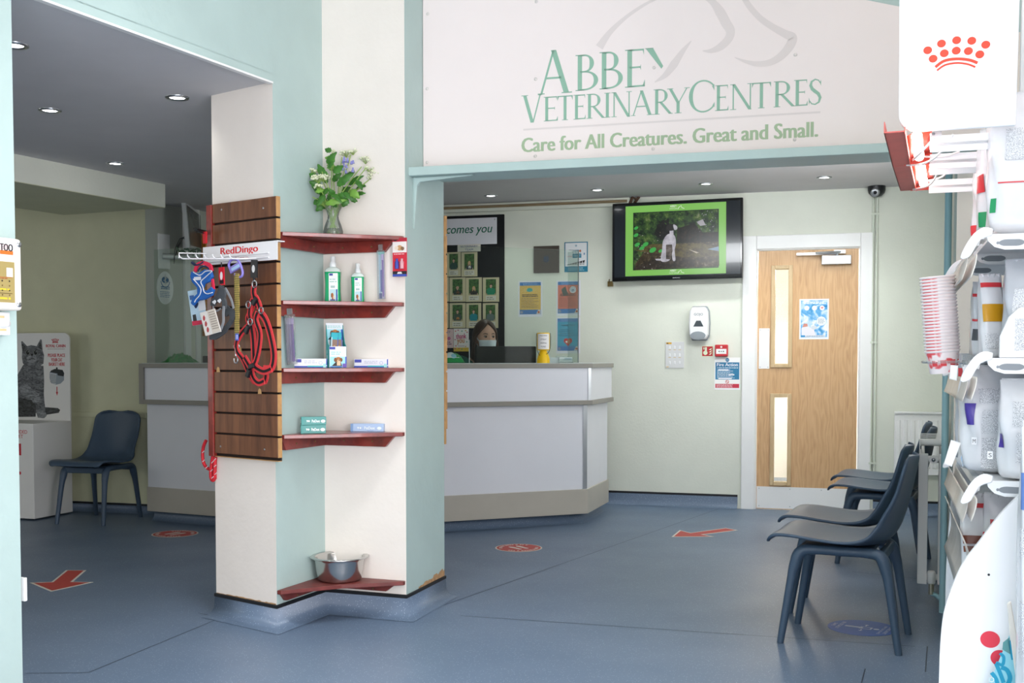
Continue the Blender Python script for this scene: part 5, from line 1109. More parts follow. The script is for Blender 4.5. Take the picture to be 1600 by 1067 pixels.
# ================================================================ practice sign over the opening
SIGNW = mat('sign_board', '#efe4e1', .42, var=.008)
def SL(px, py): return WS.loc(630+px/2.025, py/2.025)
sg = on(WS, 'practice_sign', 'large off white veterinary centre sign board with green lettering above the wide opening', 'sign', 0, 0)
xa, za = WS.loc(662, 262); xb, zb1 = WS.loc(1338, -2); xc, zc = WS.loc(1408, 12); xd, _ = WS.loc(1470, 20)
xa += .002
m = MB(); m.prism([(xa, 1.992), (px_+.1, 1.992), (px_+.1, zc-.25), (xd, zc-.1), (xc, zc), (xb, zb1), (xb-.2, zb1+.06), (xb-.6, zb1+.13), (xa, zb1+.18)], -.01, 0, SIGNW, 'xz'); m.build('board', sg)
GRN = flat('#8fb8a2', .45); GR2 = flat('#a3b897', .45); SWH = flat('#dfd5d2', .45)
def serif(mb, ch, x0, x1, z0, z1, y, mt):
    w, h = x1-x0, z1-z0
    T, t, sf = .125*h, .045*h, .035*h
    def P(a, b): return (x0+a*w, z0+b*h)
    def bar(cx, za, zb, th): mb.rect(cx-th/2, za, cx+th/2, zb, y, mt)
    def foot(cx, z, ov): mb.flatp([(cx-ov, z), (cx+ov, z), (cx+ov, z+sf*.7), (cx-ov, z+sf*.7)], y, mt)
    def head(cx, z, ov): mb.flatp([(cx-ov, z-sf*.7), (cx+ov, z-sf*.7), (cx+ov, z), (cx-ov, z)], y, mt)
    def diag(a, b, th):
        mb.flatp([(a[0]-th/2, a[1]), (a[0]+th/2, a[1]), (b[0]+th/2, b[1]), (b[0]-th/2, b[1])], y, mt)
    def bowl(cx, cz, rx, rz, a0, a1, th, tn):
        n = 22; vs = []; fs = []
        for i in range(n+1):
            a = R(a0+(a1-a0)*i/n); k = tn+(th-tn)*abs(math.cos(a))**1.6
            vs += [(cx+rx*math.cos(a), y, cz+rz*math.sin(a)), (cx+(rx-k)*math.cos(a), y, cz+(rz-tn)*math.sin(a))]
        mb.add(vs, [(2*i, 2*i+1, 2*i+3, 2*i+2) for i in range(n)], mt)
    top, bot = z0+h, z0
    if ch == 'A':
        ap = P(.46, 1.0); diag(P(.10, 0), ap, t*1.1); diag(P(.84, 0), ap, T); mb.rect(P(.25, 0)[0], z0+.34*h, P(.70, 0)[0], z0+.385*h, y, mt); foot(P(.10, 0)[0], bot, .10*w); foot(P(.85, 0)[0], bot, .15*w)
    if ch in 'BRE':
        sx = x0+.2*w if ch != 'E' else x0+.24*w; bar(sx, bot, top, T); foot(sx, bot, T); head(sx, top, T)
        if ch == 'E':
            mb.rect(sx, top-t, x1-.05*w, top, y, mt); mb.rect(sx, z0+.5*h, x1-.2*w, z0+.5*h+t, y, mt); mb.rect(sx, bot, x1, bot+t, y, mt)
            mb.flatp([(x1-.05*w, top), (x1-.05*w, top-.17*h), (x1-.11*w, top-t)], y, mt); mb.flatp([(x1, bot), (x1, bot+.19*h), (x1-.10*w, bot+t)], y, mt); mb.flatp([(x1-.2*w, z0+.6*h), (x1-.2*w, z0+.44*h), (x1-.25*w, z0+.51*h)], y, mt)
        else:
            cb = z0+(.5 if ch == 'B' else .46)*h
            rx = .42*w if ch == 'B' else .44*w; cx = sx+.18*w
            mb.rect(sx, top-t, cx, top, y, mt); mb.rect(sx, cb, cx, cb+t, y, mt); bowl(cx, (top+cb)/2, rx, (top-cb)/2, -90, 90, T, t)
            if ch == 'B': mb.rect(sx, bot, cx, bot+t, y, mt); bowl(cx, (cb+t+bot)/2, .6*w, (cb+t-bot)/2, -90, 90, T, t)
            else: diag((x1-.02*w, bot), (cx+.02*w, cb+t), T); foot(x1-.0*w, bot, .11*w)
    if ch == 'I': c = (x0+x1)/2; bar(c, bot, top, T); foot(c, bot, T); head(c, top, T)
    if ch == 'T': c = (x0+x1)/2; bar(c, bot, top, T); foot(c, bot, T); mb.rect(x0, top-t, x1, top, y, mt); mb.flatp([(x0, top), (x0, top-.2*h), (x0+.09*w, top-t)], y, mt); mb.flatp([(x1, top), (x1, top-.2*h), (x1-.09*w, top-t)], y, mt)
    if ch == 'N': a, b = x0+.15*w, x1-.12*w; bar(a, bot, top, t*1.1); bar(b, bot, top, t*1.1); diag((b-T*.1, bot-.02*h), (a+T*.1, top), T); foot(a, bot, .13*w); head(a-.03*w, top, .1*w); head(b, top, .13*w)
    if ch == 'V': diag((x0+.52*w, bot), (x0+.16*w, top), T); diag((x0+.56*w, bot), (x0+.9*w, top), t*1.1); head(x0+.16*w, top, .16*w); head(x0+.9*w, top, .1*w)
    if ch == 'Y': c = x0+.5*w; bar(c, bot, z0+.45*h, T); foot(c, bot, T*1.1); diag((c, z0+.42*h), (x0+.14*w, top), T); diag((c+T*.2, z0+.42*h), (x0+.9*w, top), t*1.1); head(x0+.14*w, top, .14*w); head(x0+.9*w, top, .12*w)
    if ch == 'y': mb.flatp([P(0, 1), P(.42, 1), P(1, .12), P(.9, 0)], y, mt); head(x0+.2*w, top, .24*w)
    if ch == 'C':
        cx, cz = x0+.56*w, z0+.5*h; n = 30; vs = []
        for i in range(n+1):
            a = R(42+(318-42)*i/n); k = t+(T-t)*max(0, -math.cos(a))**1.3; rx, rz = .56*w, .51*h
            vs += [(cx+rx*math.cos(a), y, cz+rz*math.sin(a)), (cx+(rx-k)*math.cos(a), y, cz+(rz-t*1.1)*math.sin(a))]
        mb.add(vs, [(2*i, 2*i+1, 2*i+3, 2*i+2) for i in range(n)], mt); mb.flatp([P(.99, .86), P(.99, .66), P(.9, .8)], y, mt); mb.flatp([P(1, .14), P(1, .3), P(.92, .2)], y, mt)
    if ch == 'S':
        pts = [(.86, .82), (.72, .94), (.5, .98), (.26, .9), (.2, .76), (.3, .62), (.5, .52), (.72, .42), (.84, .27), (.76, .1), (.5, .02), (.28, .05), (.1, .18)]
        ws = [t*.4, t*.5, t*.6, t*.9, T*.45, T*.5, T*.52, T*.5, T*.45, t*.8, t*.55, t*.5, t*.4]
        mb.stroke([P(*p) for p in pts], ws, y, mt); mb.flatp([P(.9, .96), P(.9, .72), P(.82, .84)], y, mt); mb.flatp([P(.08, .02), P(.08, .3), P(.17, .14)], y, mt)
m = MB(); y = -.0108
zb = SL(548, 290)[1]; 
for ch, a, b, pt, pb in (('A', 428, 536, 160, 298), ('B', 546, 620, 174, 290), ('B', 622, 698, 165, 283), ('E', 703, 766, 158, 277), ('y', 768, 824, 153, 221)):
    xa_, za_ = SL(a, (pt+pb)/2); xb_, _ = SL(b, (pt+pb)/2); _, zt_1 = SL((a+b)/2, pt); _, zb_1 = SL((a+b)/2, pb)
    serif(m, ch, xa_, xb_, zb_1 if ch in 'Ay' else zb, zt_1, y, GRN)
z2 = (SL(470, 385)[1]+SL(1250, 336)[1])/2; hs = SL(470, 308)[1]-SL(470, 385)[1]
xs = [('V', 376, 442), ('E', 445, 491), ('T', 490, 538), ('E', 541, 579), ('R', 580, 636), ('I', 638, 657), ('N', 659, 724), ('A', 722, 794), ('R', 792, 848), ('Y', 836, 906), ('C', 905, 986), ('E', 988, 1030), ('N', 1034, 1108), ('T', 1104, 1164), ('R', 1170, 1236), ('E', 1237, 1280), ('S', 1280, 1327)]
for ch, a, b in xs:
    vm = 345-(a-400)*.062; xa_, _ = SL(a, vm); xb_, _ = SL(b, vm)
    serif(m, ch, xa_, xb_, z2-(.02*hs if ch in 'VC' else 0), z2+hs*(1.12 if ch == 'V' else 1.24 if ch == 'C' else 1.0), y, GRN)
m.build('lettering', sg)
m = MB(); x0, z0 = SL(378, 484); x1, _ = SL(1311, 420); zc0 = SL(560, 474)[1]; zc1 = SL(560, 428)[1]
m.text('Care for All Creatures. Great and Small.', x0, zc0, y, zc1-zc0, GR2, x1-x0, 'l', bold=.003)
m.build('strapline', sg)
m = MB()
def SW(pts, ws): 
    P_ = [Vector(SL(*p)) for p in pts]; out = []; wo = []
    for i in range(len(P_)-1):
        p0_, p1_, p2_, p3_ = P_[max(0, i-1)], P_[i], P_[i+1], P_[min(len(P_)-1, i+2)]
        for k in range(5):
            t = k/5; out.append(tuple(.5*((2*p1_)+(p2_-p0_)*t+(2*p0_-5*p1_+4*p2_-p3_)*t*t+(-p0_+3*p1_-3*p2_+p3_)*t**3))); wo.append((ws[i]+(ws[i+1]-ws[i])*t)/2.025*.0027)
    out.append(tuple(P_[-1])); wo.append(ws[-1]/2.025*.0027); m.stroke(out, wo, y, SWH)
SW([(622, 152), (655, 105), (705, 58), (760, 20), (800, 0), (860, -22), (925, -18), (975, 5), (1003, 40), (1022, 75), (1036, 100), (1030, 125), (1005, 150), (975, 163), (948, 163)], [14, 9, 6, 5, 4, 3, 4, 9, 15, 15, 14, 13, 12, 7, 1])
SW([(797, 262), (830, 240), (858, 205), (885, 165), (913, 131)], [1, 9, 13, 8, 1])
SW([(1078, -6), (1098, 25), (1130, 60), (1170, 88), (1210, 110), (1232, 122), (1222, 150), (1195, 180), (1160, 200), (1120, 204), (1085, 197), (1050, 184)], [8, 9, 9, 10, 12, 14, 14, 12, 10, 8, 5, 1])
x0, z0 = SL(382, 417); x1, z1 = SL(1320, 351); m.rect(x0, (z0+z1)/2-.004, x1, (z0+z1)/2+.004, y, SWH)
m.build('emblem', sg)
scr = flat('#d9d3cf', .3)
for px, py in ((80, 46), (78, 282), (78, 515), (423, 7), (421, 252), (420, 495), (795, 216), (792, 472), (1241, 175), (1239, 443)): x, z = SL(px, py); screws([(x, -.0105, z)], (.0075, .0025, .0075), scr, sg)
# teal ledge under the sign and its bracket
xl, _ = WS.loc(637.5, 272, .17); xr = px_+.06
o = MB().prism([xy(WS.world(xl, -.17, 0)), xy(WS.world(xr, -.17, 0)), xy(WS.world(xr, 0, 0)), xy(WS.world(.0, 0, 0))], 1.952, 1.990, TEAL, 'xy').build('trim_sign_ledge', bevel=.003); struct(o)
bxx, _ = WE.loc(647, 310)
bk = on(WE, 'shelf_bracket', 'teal painted angle bracket holding up the left end of the sign ledge', 'bracket', bxx, 1.951)
m = MB(); m.prism([(-.001, -.225), (-.012, -.0), (.26, -.0), (.26, -.006), (.03, -.016), (.016, -.03), (.004, -.225)], -.009, .009, TEAL, 'yz') if False else None
vs = [(0, 0, -.225), (0, 0, 0), (0, -.27, 0), (0, -.27, -.004), (0, -.03, -.02), (0, -.018, -.035), (0, -.004, -.225)]
m = MB(); n = len(vs); m.add([(p[0]-.009, p[1], p[2]) for p in vs]+[(p[0]+.009, p[1], p[2]) for p in vs], [tuple(range(n)), tuple(range(n, 2*n))[::-1]]+[(i, n+i, n+(i+1) % n, (i+1) % n) for i in range(n)], TEAL)
m.box(-.016, .016, -.003, 0, -.225, 0, TEAL); m.box(-.016, .016, -.28, 0, -.003, 0, TEAL); m.build('bracket_arms', bk, bevel=.0015, seg=1)
# ================================================================ slatted panel on the pillar
BROWN = wood('walnut_slats', '#573524', '#7d5136', (9, 9, .8), .4, 3.5, 5); MAHO = wood('mahogany_red', '#5a1a17', '#8a2f26', (3, 3, 3), .28, 4, 4, .25); RAWW = mat('raw_board_edge', '#b98d5a', .6, var=.15, vscale=30)
off = .024
x0, zt1 = WA.loc(331.5, 316, off); x1, zt2 = WA.loc(431, 309.5, off); _, zb1 = WA.loc(333, 714, off); _, zb2 = WA.loc(431, 718, off)
zt_, zb_ = (zt1+zt2)/2, (zb1+zb2)/2
sl = on(WA, 'slatwall_panel', 'brown slatted display panel with dark red side trim on the cream pillar', 'display panel', (x0+x1)/2, 0)
pw = x1-x0; hx = pw/2
pitch = (zt_-zb_)/12.05
m = MB(); m.box(-hx, hx, -.012, -.0015, zb_, zt_, mat('groove_dark', '#21140f', .7)); m.build('backing', sl)
m = MB()
for k in range(12):
    a = zt_-k*pitch; b = max(zb_, a-pitch+.0085)
    if k == 0: a = zt_
    m.box(-hx, hx, -off, -.011, b, a, BROWN)
m.build('slats', sl, bevel=.0015, seg=1)
m = MB()
for k in range(12): a = zt_-k*pitch; m.box(hx-.0005, hx+.0015, -off+.001, -.002, max(zb_, a-pitch+.0085), a, RAWW)
m.box(-hx, hx, -off+.001, -.002, zb_-.003, zb_, RAWW); m.build('raw_edge', sl)
xt, _ = WA.loc(325.5, 500, off); _, ztr = WA.loc(326, 321, off)
m = MB(); m.box(xt-(x0+x1)/2, -hx-.001, -.031, .012, zb_-.002, ztr, MAHO); m.build('side_trim', sl, bevel=.003)
for u, v in ((346, 327.5), (411, 325), (344.5, 697.5), (413, 702)): x, z = WA.loc(u, v, off); screws([(x-(x0+x1)/2, -off, z)], (.005, .0015, .005), CHROME, sl)
m = MB(); TORN = mat('torn_board', '#caa06c', .7, var=.1)
for u, v in ((341, 577), (406, 611), (375, 545)): x, z = WA.loc(u, v, off); x -= (x0+x1)/2; m.flatp([(x-.012, z-.012), (x+.012, z-.012), (x+.008, z+.006), (x-.002, z+.012), (x-.01, z+.004)], -off-.0004, TORN)
m.build('chipped_spots', sl)
sl.children[0]
def LA(u, v, o): x, z = WA.loc(u, v, o); return Vector((x, -o, z))
class G:
    """builder whose points come straight from wall coordinates and are stored relative to a root on the wall"""
    def __init__(s, u, v, o): s.r0 = LA(u, v, o); s.w = WA.world(*s.r0)
    def __call__(s, u, v, o): return LA(u, v, o)-s.r0
    def root(s, name, label, cat, group=None): return thing(name, label, cat, s.w, WA.a, group)
HW = mat('white_wire', '#e8e8ea', .35, var=0)
g = G(376, 396, .07)
hb = g.root('hook_rail', 'white header card with a row of wire hooks across the slatted panel', 'display rail')
c1, c2, c3, c4 = g(317.5, 385, .062), g(434, 377, .062), g(434, 409, .062), g(318, 411.5, .062)
m = MB(); hy = c1.y; zt2_, zb2_ = (c1.z+c2.z)/2, (c3.z+c4.z)/2
m.box(c1.x, c2.x, hy-.002, hy, zb2_, zt2_, mat('header_white', '#ecebec', .4, var=.005)); m.box(c1.x, c2.x, hy, .045, zt2_-.004, zt2_, HW); m.build('header_panel', hb)
m = MB(); a, b = g(345, 399.5, .064), g(403, 388, .064); m.text('RedDingo', (a.x+b.x)/2, a.z-.005, hy-.0026, .038, flat('#d8262c'), b.x-a.x, bold=.0018); a, b = g(360, 405.5, .064), g(388, 401.5, .064); m.text('Pet Adventure', (a.x+b.x)/2, a.z-.004, hy-.0026, .014, flat('#c9585a'), b.x-a.x); m.build('lettering', hb)
m = MB(); m.tube([(c1.x+.03, hy-.006, zb2_+.03), (c2.x-.05, hy-.006, zb2_+.03)], .003, HW, 8); m.tube([(c1.x+.03, hy-.006, zb2_+.012), (c2.x-.05, hy-.006, zb2_+.012)], .003, HW, 8); m.build('back_bar', hb)
for k in range(7):
    u = 322+k*13; p = g(u, 407, .07); m = MB(); L = .135
    m.tube([(p.x, p.y, p.z+.01), (p.x, p.y-L*.4, p.z+.003), (p.x, p.y-L*.9, p.z-.001), (p.x, p.y-L, p.z+.006), (p.x, p.y-L-.004, p.z+.016)], .0028, HW, 8)
    if k == 0: m.tube([(p.x, p.y, p.z+.03), (p.x, p.y-L-.004, p.z+.022), (p.x, p.y-L-.004, p.z+.0)], .0026, HW, 8)
    m.build('hook', hb)
# ---- goods on the hooks
def curve(pts, n=5):
    P_ = [Vector(p) for p in pts]; out = []
    for i in range(len(P_)-1):
        a, b, c, d = P_[max(0, i-1)], P_[i], P_[i+1], P_[min(len(P_)-1, i+2)]
        for k in range(n):
            t = k/n; out.append(.5*((2*b)+(c-a)*t+(2*a-5*b+4*c-d)*t*t+(-a+3*b-3*c+d)*t**3))
    out.append(P_[-1]); return out
NF = (0, -1, 0)
BLUE = mat('blue_mesh_fabric', '#1f5fae', .75, var=.08, vscale=80); NAVY = mat('navy_webbing', '#1c2a4a', .7, var=.1); PINK = mat('red_webbing', '#d6274a', .7, var=.1); SILV = flat('#dfe2e6', .35)
g = G(316, 412, .17); O = .17
hn = g.root('dog_harness', 'blue mesh dog harness with white piping on the first hook', 'dog harness', 'pet harnesses on the hooks')
def PZ(l, o): return [(p.x, p.z) for p in (g(u, v, o) for u, v in l)]
m = MB(); m.prism(PZ([(302, 424), (312, 428), (322, 421), (331, 422), (334, 432), (330, 440), (321, 444), (318, 452), (325, 455), (333, 448), (336, 452), (333, 462), (322, 468), (311, 470), (305, 478), (301, 474), (304, 465), (311, 459), (311, 450), (303, 441), (300, 432)], O), g(0+316, 440, O).y-.012, g(316, 440, O).y+.004, BLUE, 'xz'); m.build('chest_panel', hn, bevel=.004)
m = MB()
for l in ([(302, 436), (310, 445), (314, 452), (312, 461), (306, 468), (304, 472)], [(331, 424), (322, 432), (314, 440), (317, 448), (319, 456), (324, 459), (332, 457)], [(302, 425), (312, 430), (321, 424), (331, 423)]):
    m.tube(curve([g(u, v, O+.014) for u, v in l]), .0022, SILV, 5)
m.rect(*(lambda a, b: (a.x, b.z, b.x, a.z))(g(307, 433, O), g(318, 437.5, O)), g(307, 433, O+.013).y, flat('#d9dbe0')); m.build('piping', hn)
m = MB(); m.strap(curve([g(u, v, O) for u, v in ((305, 424), (309, 414), (318, 411), (328, 415), (331, 424))]), .016, .008, PINK, NF); m.build('strap', hn); m = MB(); m.strap(curve([g(u, v, O+.005) for u, v in ((309, 424), (313, 418), (320, 416), (326, 420))]), .006, .004, NAVY, NF); m.build('strap', hn); m = MB(); m.strap([g(332, 436, O+.004), g(334, 452, O+.004)], .012, .006, PINK, NF); m.build('strap', hn); m = MB(); m.strap(curve([g(303, 470, O), g(308, 474, O), g(305, 480, O)]), .012, .005, NAVY, NF); m.build('strap', hn); m = MB(); m.tube(curve([g(u, v, O) for u, v in ((300, 410), (306, 414), (313, 413), (319, 409))]), .006, NAVY, 6); m.build('hanging_loop', hn)
m = MB(); y_ = g(310, 480, O-.03).y
m.prism(PZ([(293, 455), (313, 451), (325, 505), (301, 509)], O-.03), y_, y_+.003, mat('card_blue', '#b9d6ea', .45, var=.03), 'xz'); m.flatp(PZ([(300, 502), (324, 499), (325, 505), (301, 509)], O-.03), y_-.0006, flat('#c9284a')); m.flatp(PZ([(301, 492), (306, 491), (308, 501), (302, 502)], O-.03), y_-.0006, flat('#2a2d33')); m.flatp(PZ([(309, 470), (320, 468), (322, 484), (311, 486)], O-.03), y_-.0006, flat('#e3e6ea')); m.flatp(PZ([(296, 462), (303, 461), (304, 468), (297, 469)], O-.03), y_-.0006, flat('#3f6fb5')); m.build('hang_card', hn)
# grey harness
g = G(346, 414, .14); O = .14; GREYF = mat('grey_padding', '#4c5054', .8, var=.1, vscale=60); LG = mat('light_grey_webbing', '#8f9296', .7, var=.08)
gh = g.root('dog_harness', 'grey padded dog harness with a red tag and white booklet', 'dog harness', 'pet harnesses on the hooks')
m = MB(); y_ = g(346, 430, O).y; m.prism(PZ([(342, 418), (350, 417), (351, 445), (343, 446)], O), y_-.002, y_+.002, mat('red_tag', '#cf2230', .4, var=.02), 'xz'); m.disc(*PZ([(346.5, 431)], O)[0], .009, y_-.0025, flat('#efe6e4'), .018, 12); m.flatp(PZ([(343.5, 438), (350, 437), (350, 443), (344, 444)], O), y_-.0025, flat('#2a2226')); m.tube([g(346, 410, O), g(346, 418, O)], .003, BLACK, 6); m.build('brand_tag', gh)
m = MB(); m.strap(curve([g(u, v, O) for u, v in ((347, 446), (344, 456), (340, 466), (334, 471), (333, 478))]), .026, .01, GREYF, NF); m.strap(curve([g(u, v, O+.004) for u, v in ((344, 452), (350, 456), (349, 466), (351, 474), (350, 482))]), .022, .01, GREYF, NF)
m.prism(PZ([(343, 455), (352, 452), (353, 463), (346, 470), (341, 466)], O), y_-.008, y_+.002, GREYF, 'xz'); m.build('yoke', gh, bevel=.002)
m = MB(); m.strap(curve([g(u, v, O) for u, v in ((352, 450), (357, 459), (362, 470), (365, 482))]), .009, .004, LG, NF); m.strap(curve([g(u, v, O+.01) for u, v in ((350, 478), (349, 490), (349, 503), (345, 515))]), .011, .005, LG, NF); m.strap(curve([g(u, v, O) for u, v in ((336, 470), (333, 480), (338, 486), (345, 482))]), .006, .004, LG, NF)
for u, v in ((338, 472), (346, 470)): m.prism([(PZ([(u, v)], O)[0][0]+.012*math.cos(k), PZ([(u, v)], O)[0][1]+.01*math.sin(k)*(1 if k % 2 else .5)) for k in range(6)], y_-.013, y_-.010, SILV, 'xz')
m.build('webbing', gh)
m = MB(); m.strap(curve([g(u, v, O-.03) for u, v in ((352, 485), (362, 488), (363, 498), (352, 514), (338, 524), (328, 528))]), [.02, .05, .045, .03, .03, .03, .04, .045, .04, .03, .024, .02, .02, .02, .02, .03, .03, .03, .03, .03, .03, .03, .025, .02, .018, .012], .008, GREYF, NF); m.build('belly_pad', gh)
m = MB(); yb = g(330, 500, O+.02).y; m.prism(PZ([(313, 489), (336, 482), (346, 518), (322, 525)], O+.02), yb-.003, yb, mat('booklet', '#e6e2dc', .5, var=.02), 'xz'); m.flatp(PZ([(324, 486), (336, 482.5), (345.5, 517), (333.5, 521.5)], O+.02), yb-.0036, flat('#d9cfc2'))
for k in range(8): m.flatp(PZ([(326.5+k*.9, 488+k*3.6), (335.5+k*1.05, 485.5+k*3.6), (335.9+k*1.05, 487+k*3.6), (326.9+k*.9, 489.5+k*3.6)], O+.02), yb-.004, flat('#a59a90'))
for k in range(3): m.disc(*PZ([(320+k*3, 497+k*9)], O+.02)[0], .008, yb-.004, flat('#b9494a'), .012, 10); m.disc(*PZ([(322+k*3, 493+k*9)], O+.02)[0], .006, yb-.0043, flat('#ece8e2'), .006, 10)
m.build('booklet', gh)
# tartan lead with lilac clip
g = G(368, 408, .12); O = .12; LIL = mat('lilac_plastic', '#8d82cf', .35, var=.03)
def tartan():
    mm = bpy.data.materials.new('tartan_webbing'); mm.use_nodes = True; nt = mm.node_tree; bs = nt.nodes['Principled BSDF']; bs.inputs['Roughness'].default_value = .75
    tc = nt.nodes.new('ShaderNodeTexCoord'); w1 = nt.nodes.new('ShaderNodeTexWave'); w1.bands_direction = 'Z'; w1.inputs['Scale'].default_value = 34; w2 = nt.nodes.new('ShaderNodeTexWave'); w2.bands_direction = 'X'; w2.inputs['Scale'].default_value = 60
    mx = nt.nodes.new('ShaderNodeMath'); mx.operation = 'ADD'; rr = nt.nodes.new('ShaderNodeValToRGB'); e = rr.color_ramp.elements; e[0].position = .25; e[0].color = hexc('#6d6a3a'); e[1].position = .9; e[1].color = hexc('#c5a85c')
    ml = nt.nodes.new('ShaderNodeMath'); ml.operation = 'MULTIPLY'; ml.inputs[1].default_value = .5
    for w in (w1, w2): nt.links.new(tc.outputs['Object'], w.inputs[0])
    nt.links.new(w1.outputs['Fac'], mx.inputs[0]); nt.links.new(w2.outputs['Fac'], mx.inputs[1]); nt.links.new(mx.outputs[0], ml.inputs[0]); nt.links.new(ml.outputs[0], rr.inputs[0]); nt.links.new(rr.outputs[0], bs.inputs['Base Color']); return mm
TAR = tartan()
ld = g.root('dog_lead', 'yellow tartan dog lead hanging from a lilac plastic clip', 'dog lead')
m = MB(); m.tube(curve([g(u, v, O) for u, v in ((361, 424), (357.5, 414), (361, 406.5), (368, 405), (374, 410), (379, 424), (378, 431), (374, 433))]), .0055, LIL, 8); a, b = g(360, 423, O), g(376, 413, O); m.strap([a, b], .026, .008, LIL, NF); m.strap([g(362, 421.5, O+.005), g(374, 414.5, O+.005)], .013, .003, flat('#a9c9ea'), NF); m.tube(curve([g(367, 428, O), g(371, 434, O), g(374, 432, O)]), .005, LIL, 8); m.build('clip', ld)
m = MB(); m.strap([g(369.5, 427, O), g(370, 470, O-.01), g(370, 539, O-.02)], .026, .004, TAR, NF); m.strap([g(370.5, 428, O+.006), g(371, 480, O-.004), g(370.5, 522, O-.01)], .024, .004, TAR, NF); m.build('webbing', ld)
m = MB(); m.strap([g(370.2, 521, O-.006), g(370.2, 532, O-.007)], .019, .003, flat('#4f62c0'), NF); m.strap([g(370.2, 523, O-.004), g(370.2, 530, O-.005)], .011, .002, flat('#a9b4e6'), NF); m.build('label', ld)
m = MB(); m.tube(curve([g(u, v, O-.02) for u, v in ((365, 541), (370, 538), (374, 541), (370, 546), (365, 542))]), .003, CHROME, 6); m.tube([g(368.5, 543, O-.02), g(368.5, 556, O-.02)], .0045, CHROME, 8); m.tube(curve([g(u, v, O-.02) for u, v in ((368.5, 555), (371.5, 561), (370, 567), (366.5, 566), (365.5, 560))]), .003, CHROME, 6); m.build('snap_hook', ld)
# red and black harness
g = G(397, 410, .11); O = .11; REDW = mat('red_black_webbing', '#d43a3f', .65, var=.06); BLK = mat('black_stripe', '#191416', .7, var=.1)
rh = g.root('dog_harness', 'red and black striped webbing dog harness hanging at the right of the hooks', 'dog harness', 'pet harnesses on the hooks')
m = MB(); y_ = g(397, 420, O).y; m.prism(PZ([(393, 406), (402, 406), (402, 434), (392, 434)], O), y_-.003, y_+.003, BLACK, 'xz'); m.disc(*PZ([(397, 420)], O)[0], .01, y_-.004, flat('#d9d9d8'), .016, 12); m.tube([g(396.5, 433, O), g(398, 442, O)], .006, BLACK, 6); m.build('hanger_tag', rh)
straps = [[(397, 446), (396, 456), (398, 466)], [(399, 464), (404, 474), (406, 482)], [(395, 468), (391, 480), (390, 492), (392, 500)], [(398, 470), (392, 486), (387, 497), (390, 505)],
          [(405, 487), (415, 500), (423, 525), (428, 555), (424, 575), (412, 577)], [(403, 488), (400, 500), (406, 520), (405, 540), (401, 560), (396, 572)], [(389, 508), (378, 520), (370, 535), (371, 549), (380, 562), (390, 585), (398, 597)], [(393, 508), (396, 530), (397, 555), (398, 572)],
          [(397, 572), (406, 578), (414, 580), (424, 576)], [(382, 558), (392, 576), (396, 590), (404, 598), (413, 595)], [(414, 578), (416, 588), (413, 597)]]
wd_ = [.03, .03, .026, .026, .034, .028, .026, .034, .03, .028, .03]
m = MB(); m2 = MB()
for k, (l, w) in enumerate(zip(straps, wd_)):
    P_ = curve([g(u, v, O+.012*math.sin(k*1.7)) for u, v in l]); m.strap(P_, w, .004, REDW, NF); m2.strap([p+Vector((0, -.0028, 0)) for p in P_], w*.36, .002, BLK, NF)
m.build('webbing', rh); m2.build('stripe', rh)
for u, v, rr_2 in ((397.5, 444, .014), (388, 476, .014), (391, 503, .014), (408, 485, .013)):
    m = MB(); c = g(u, v, O+.014); m.tube([(c.x+rr_2*math.cos(k*.524), c.y, c.z+rr_2*math.sin(k*.524)) for k in range(13)], .0028, CHROME, 6); m.build('ring', rh)
for (u, v), an in (((398, 471), .8), ((386, 515), 1.0), ((393, 572), .3), ((388, 583), 1.1)):
    m = MB(); c = g(u, v, O+.018); m.box(-.018, .018, -.006, .006, -.01, .01, BLACK, Matrix.Translation(c) @ Matrix.Rotation(-an, 4, 'Y')); m.build('buckle', rh, bevel=.003)
# rope lead behind the panel edge
g = G(326, 700, -.02); ROPE = mat('red_rope', '#c4202c', .6, var=.15, vscale=70)
rl = g.root('rope_lead', 'red rope dog lead with pale flecks looped below the side of the slatted panel', 'dog lead')
m = MB(); O = -.0
m.tube(curve([g(u, v, .0) for u, v in ((322, 688), (318, 698), (316.5, 712), (319, 725), (325, 732), (331, 734))]), .0075, ROPE, 8); m.tube(curve([g(u, v, .012) for u, v in ((333, 712), (331, 725), (329.5, 742), (332, 750), (335, 745), (336, 714))]), .0085, ROPE, 8); m.tube(curve([g(u, v, .0) for u, v in ((338, 714), (336.5, 730), (337, 748))]), .0075, ROPE, 8)
m.build('rope', rl)
m = MB()
for u, v in ((317.5, 706), (318, 720), (323, 730), (332, 722), (330.5, 735), (332, 746), (336, 728), (337, 740), (335.5, 718)):
    a, b = g(u-1.6, v+1.5, .022), g(u+1.6, v-1.5, .022); m.tube([a, b], .0016, SILV, 5)
m.build('flecks', rl)
g = G(316, 361, .05); tg_ = g.root('pet_tag_pack', 'black card packs on a hook at the upper left edge of the slatted panel', 'packaging')
m = MB()
for k in range(3): a, b = g(305+k*2, 357+k*2.5, .12-.01*k), g(320+k, 361+k*2.5, .03); m.strap([a, b], .018, .003, BLACK, (.2, -.2, 1)); 
m.build('cards', tg_); m = MB(); m.prism([(p.x, p.z) for p in (g(319, 363, .05), g(324, 362, .05), g(324, 380, .05), g(320, 381, .05))], g(320, 370, .05).y-.01, g(320, 370, .05).y, mat('red_card', '#c3202b', .5, var=.03), 'xz'); m.build('red_pack', tg_)
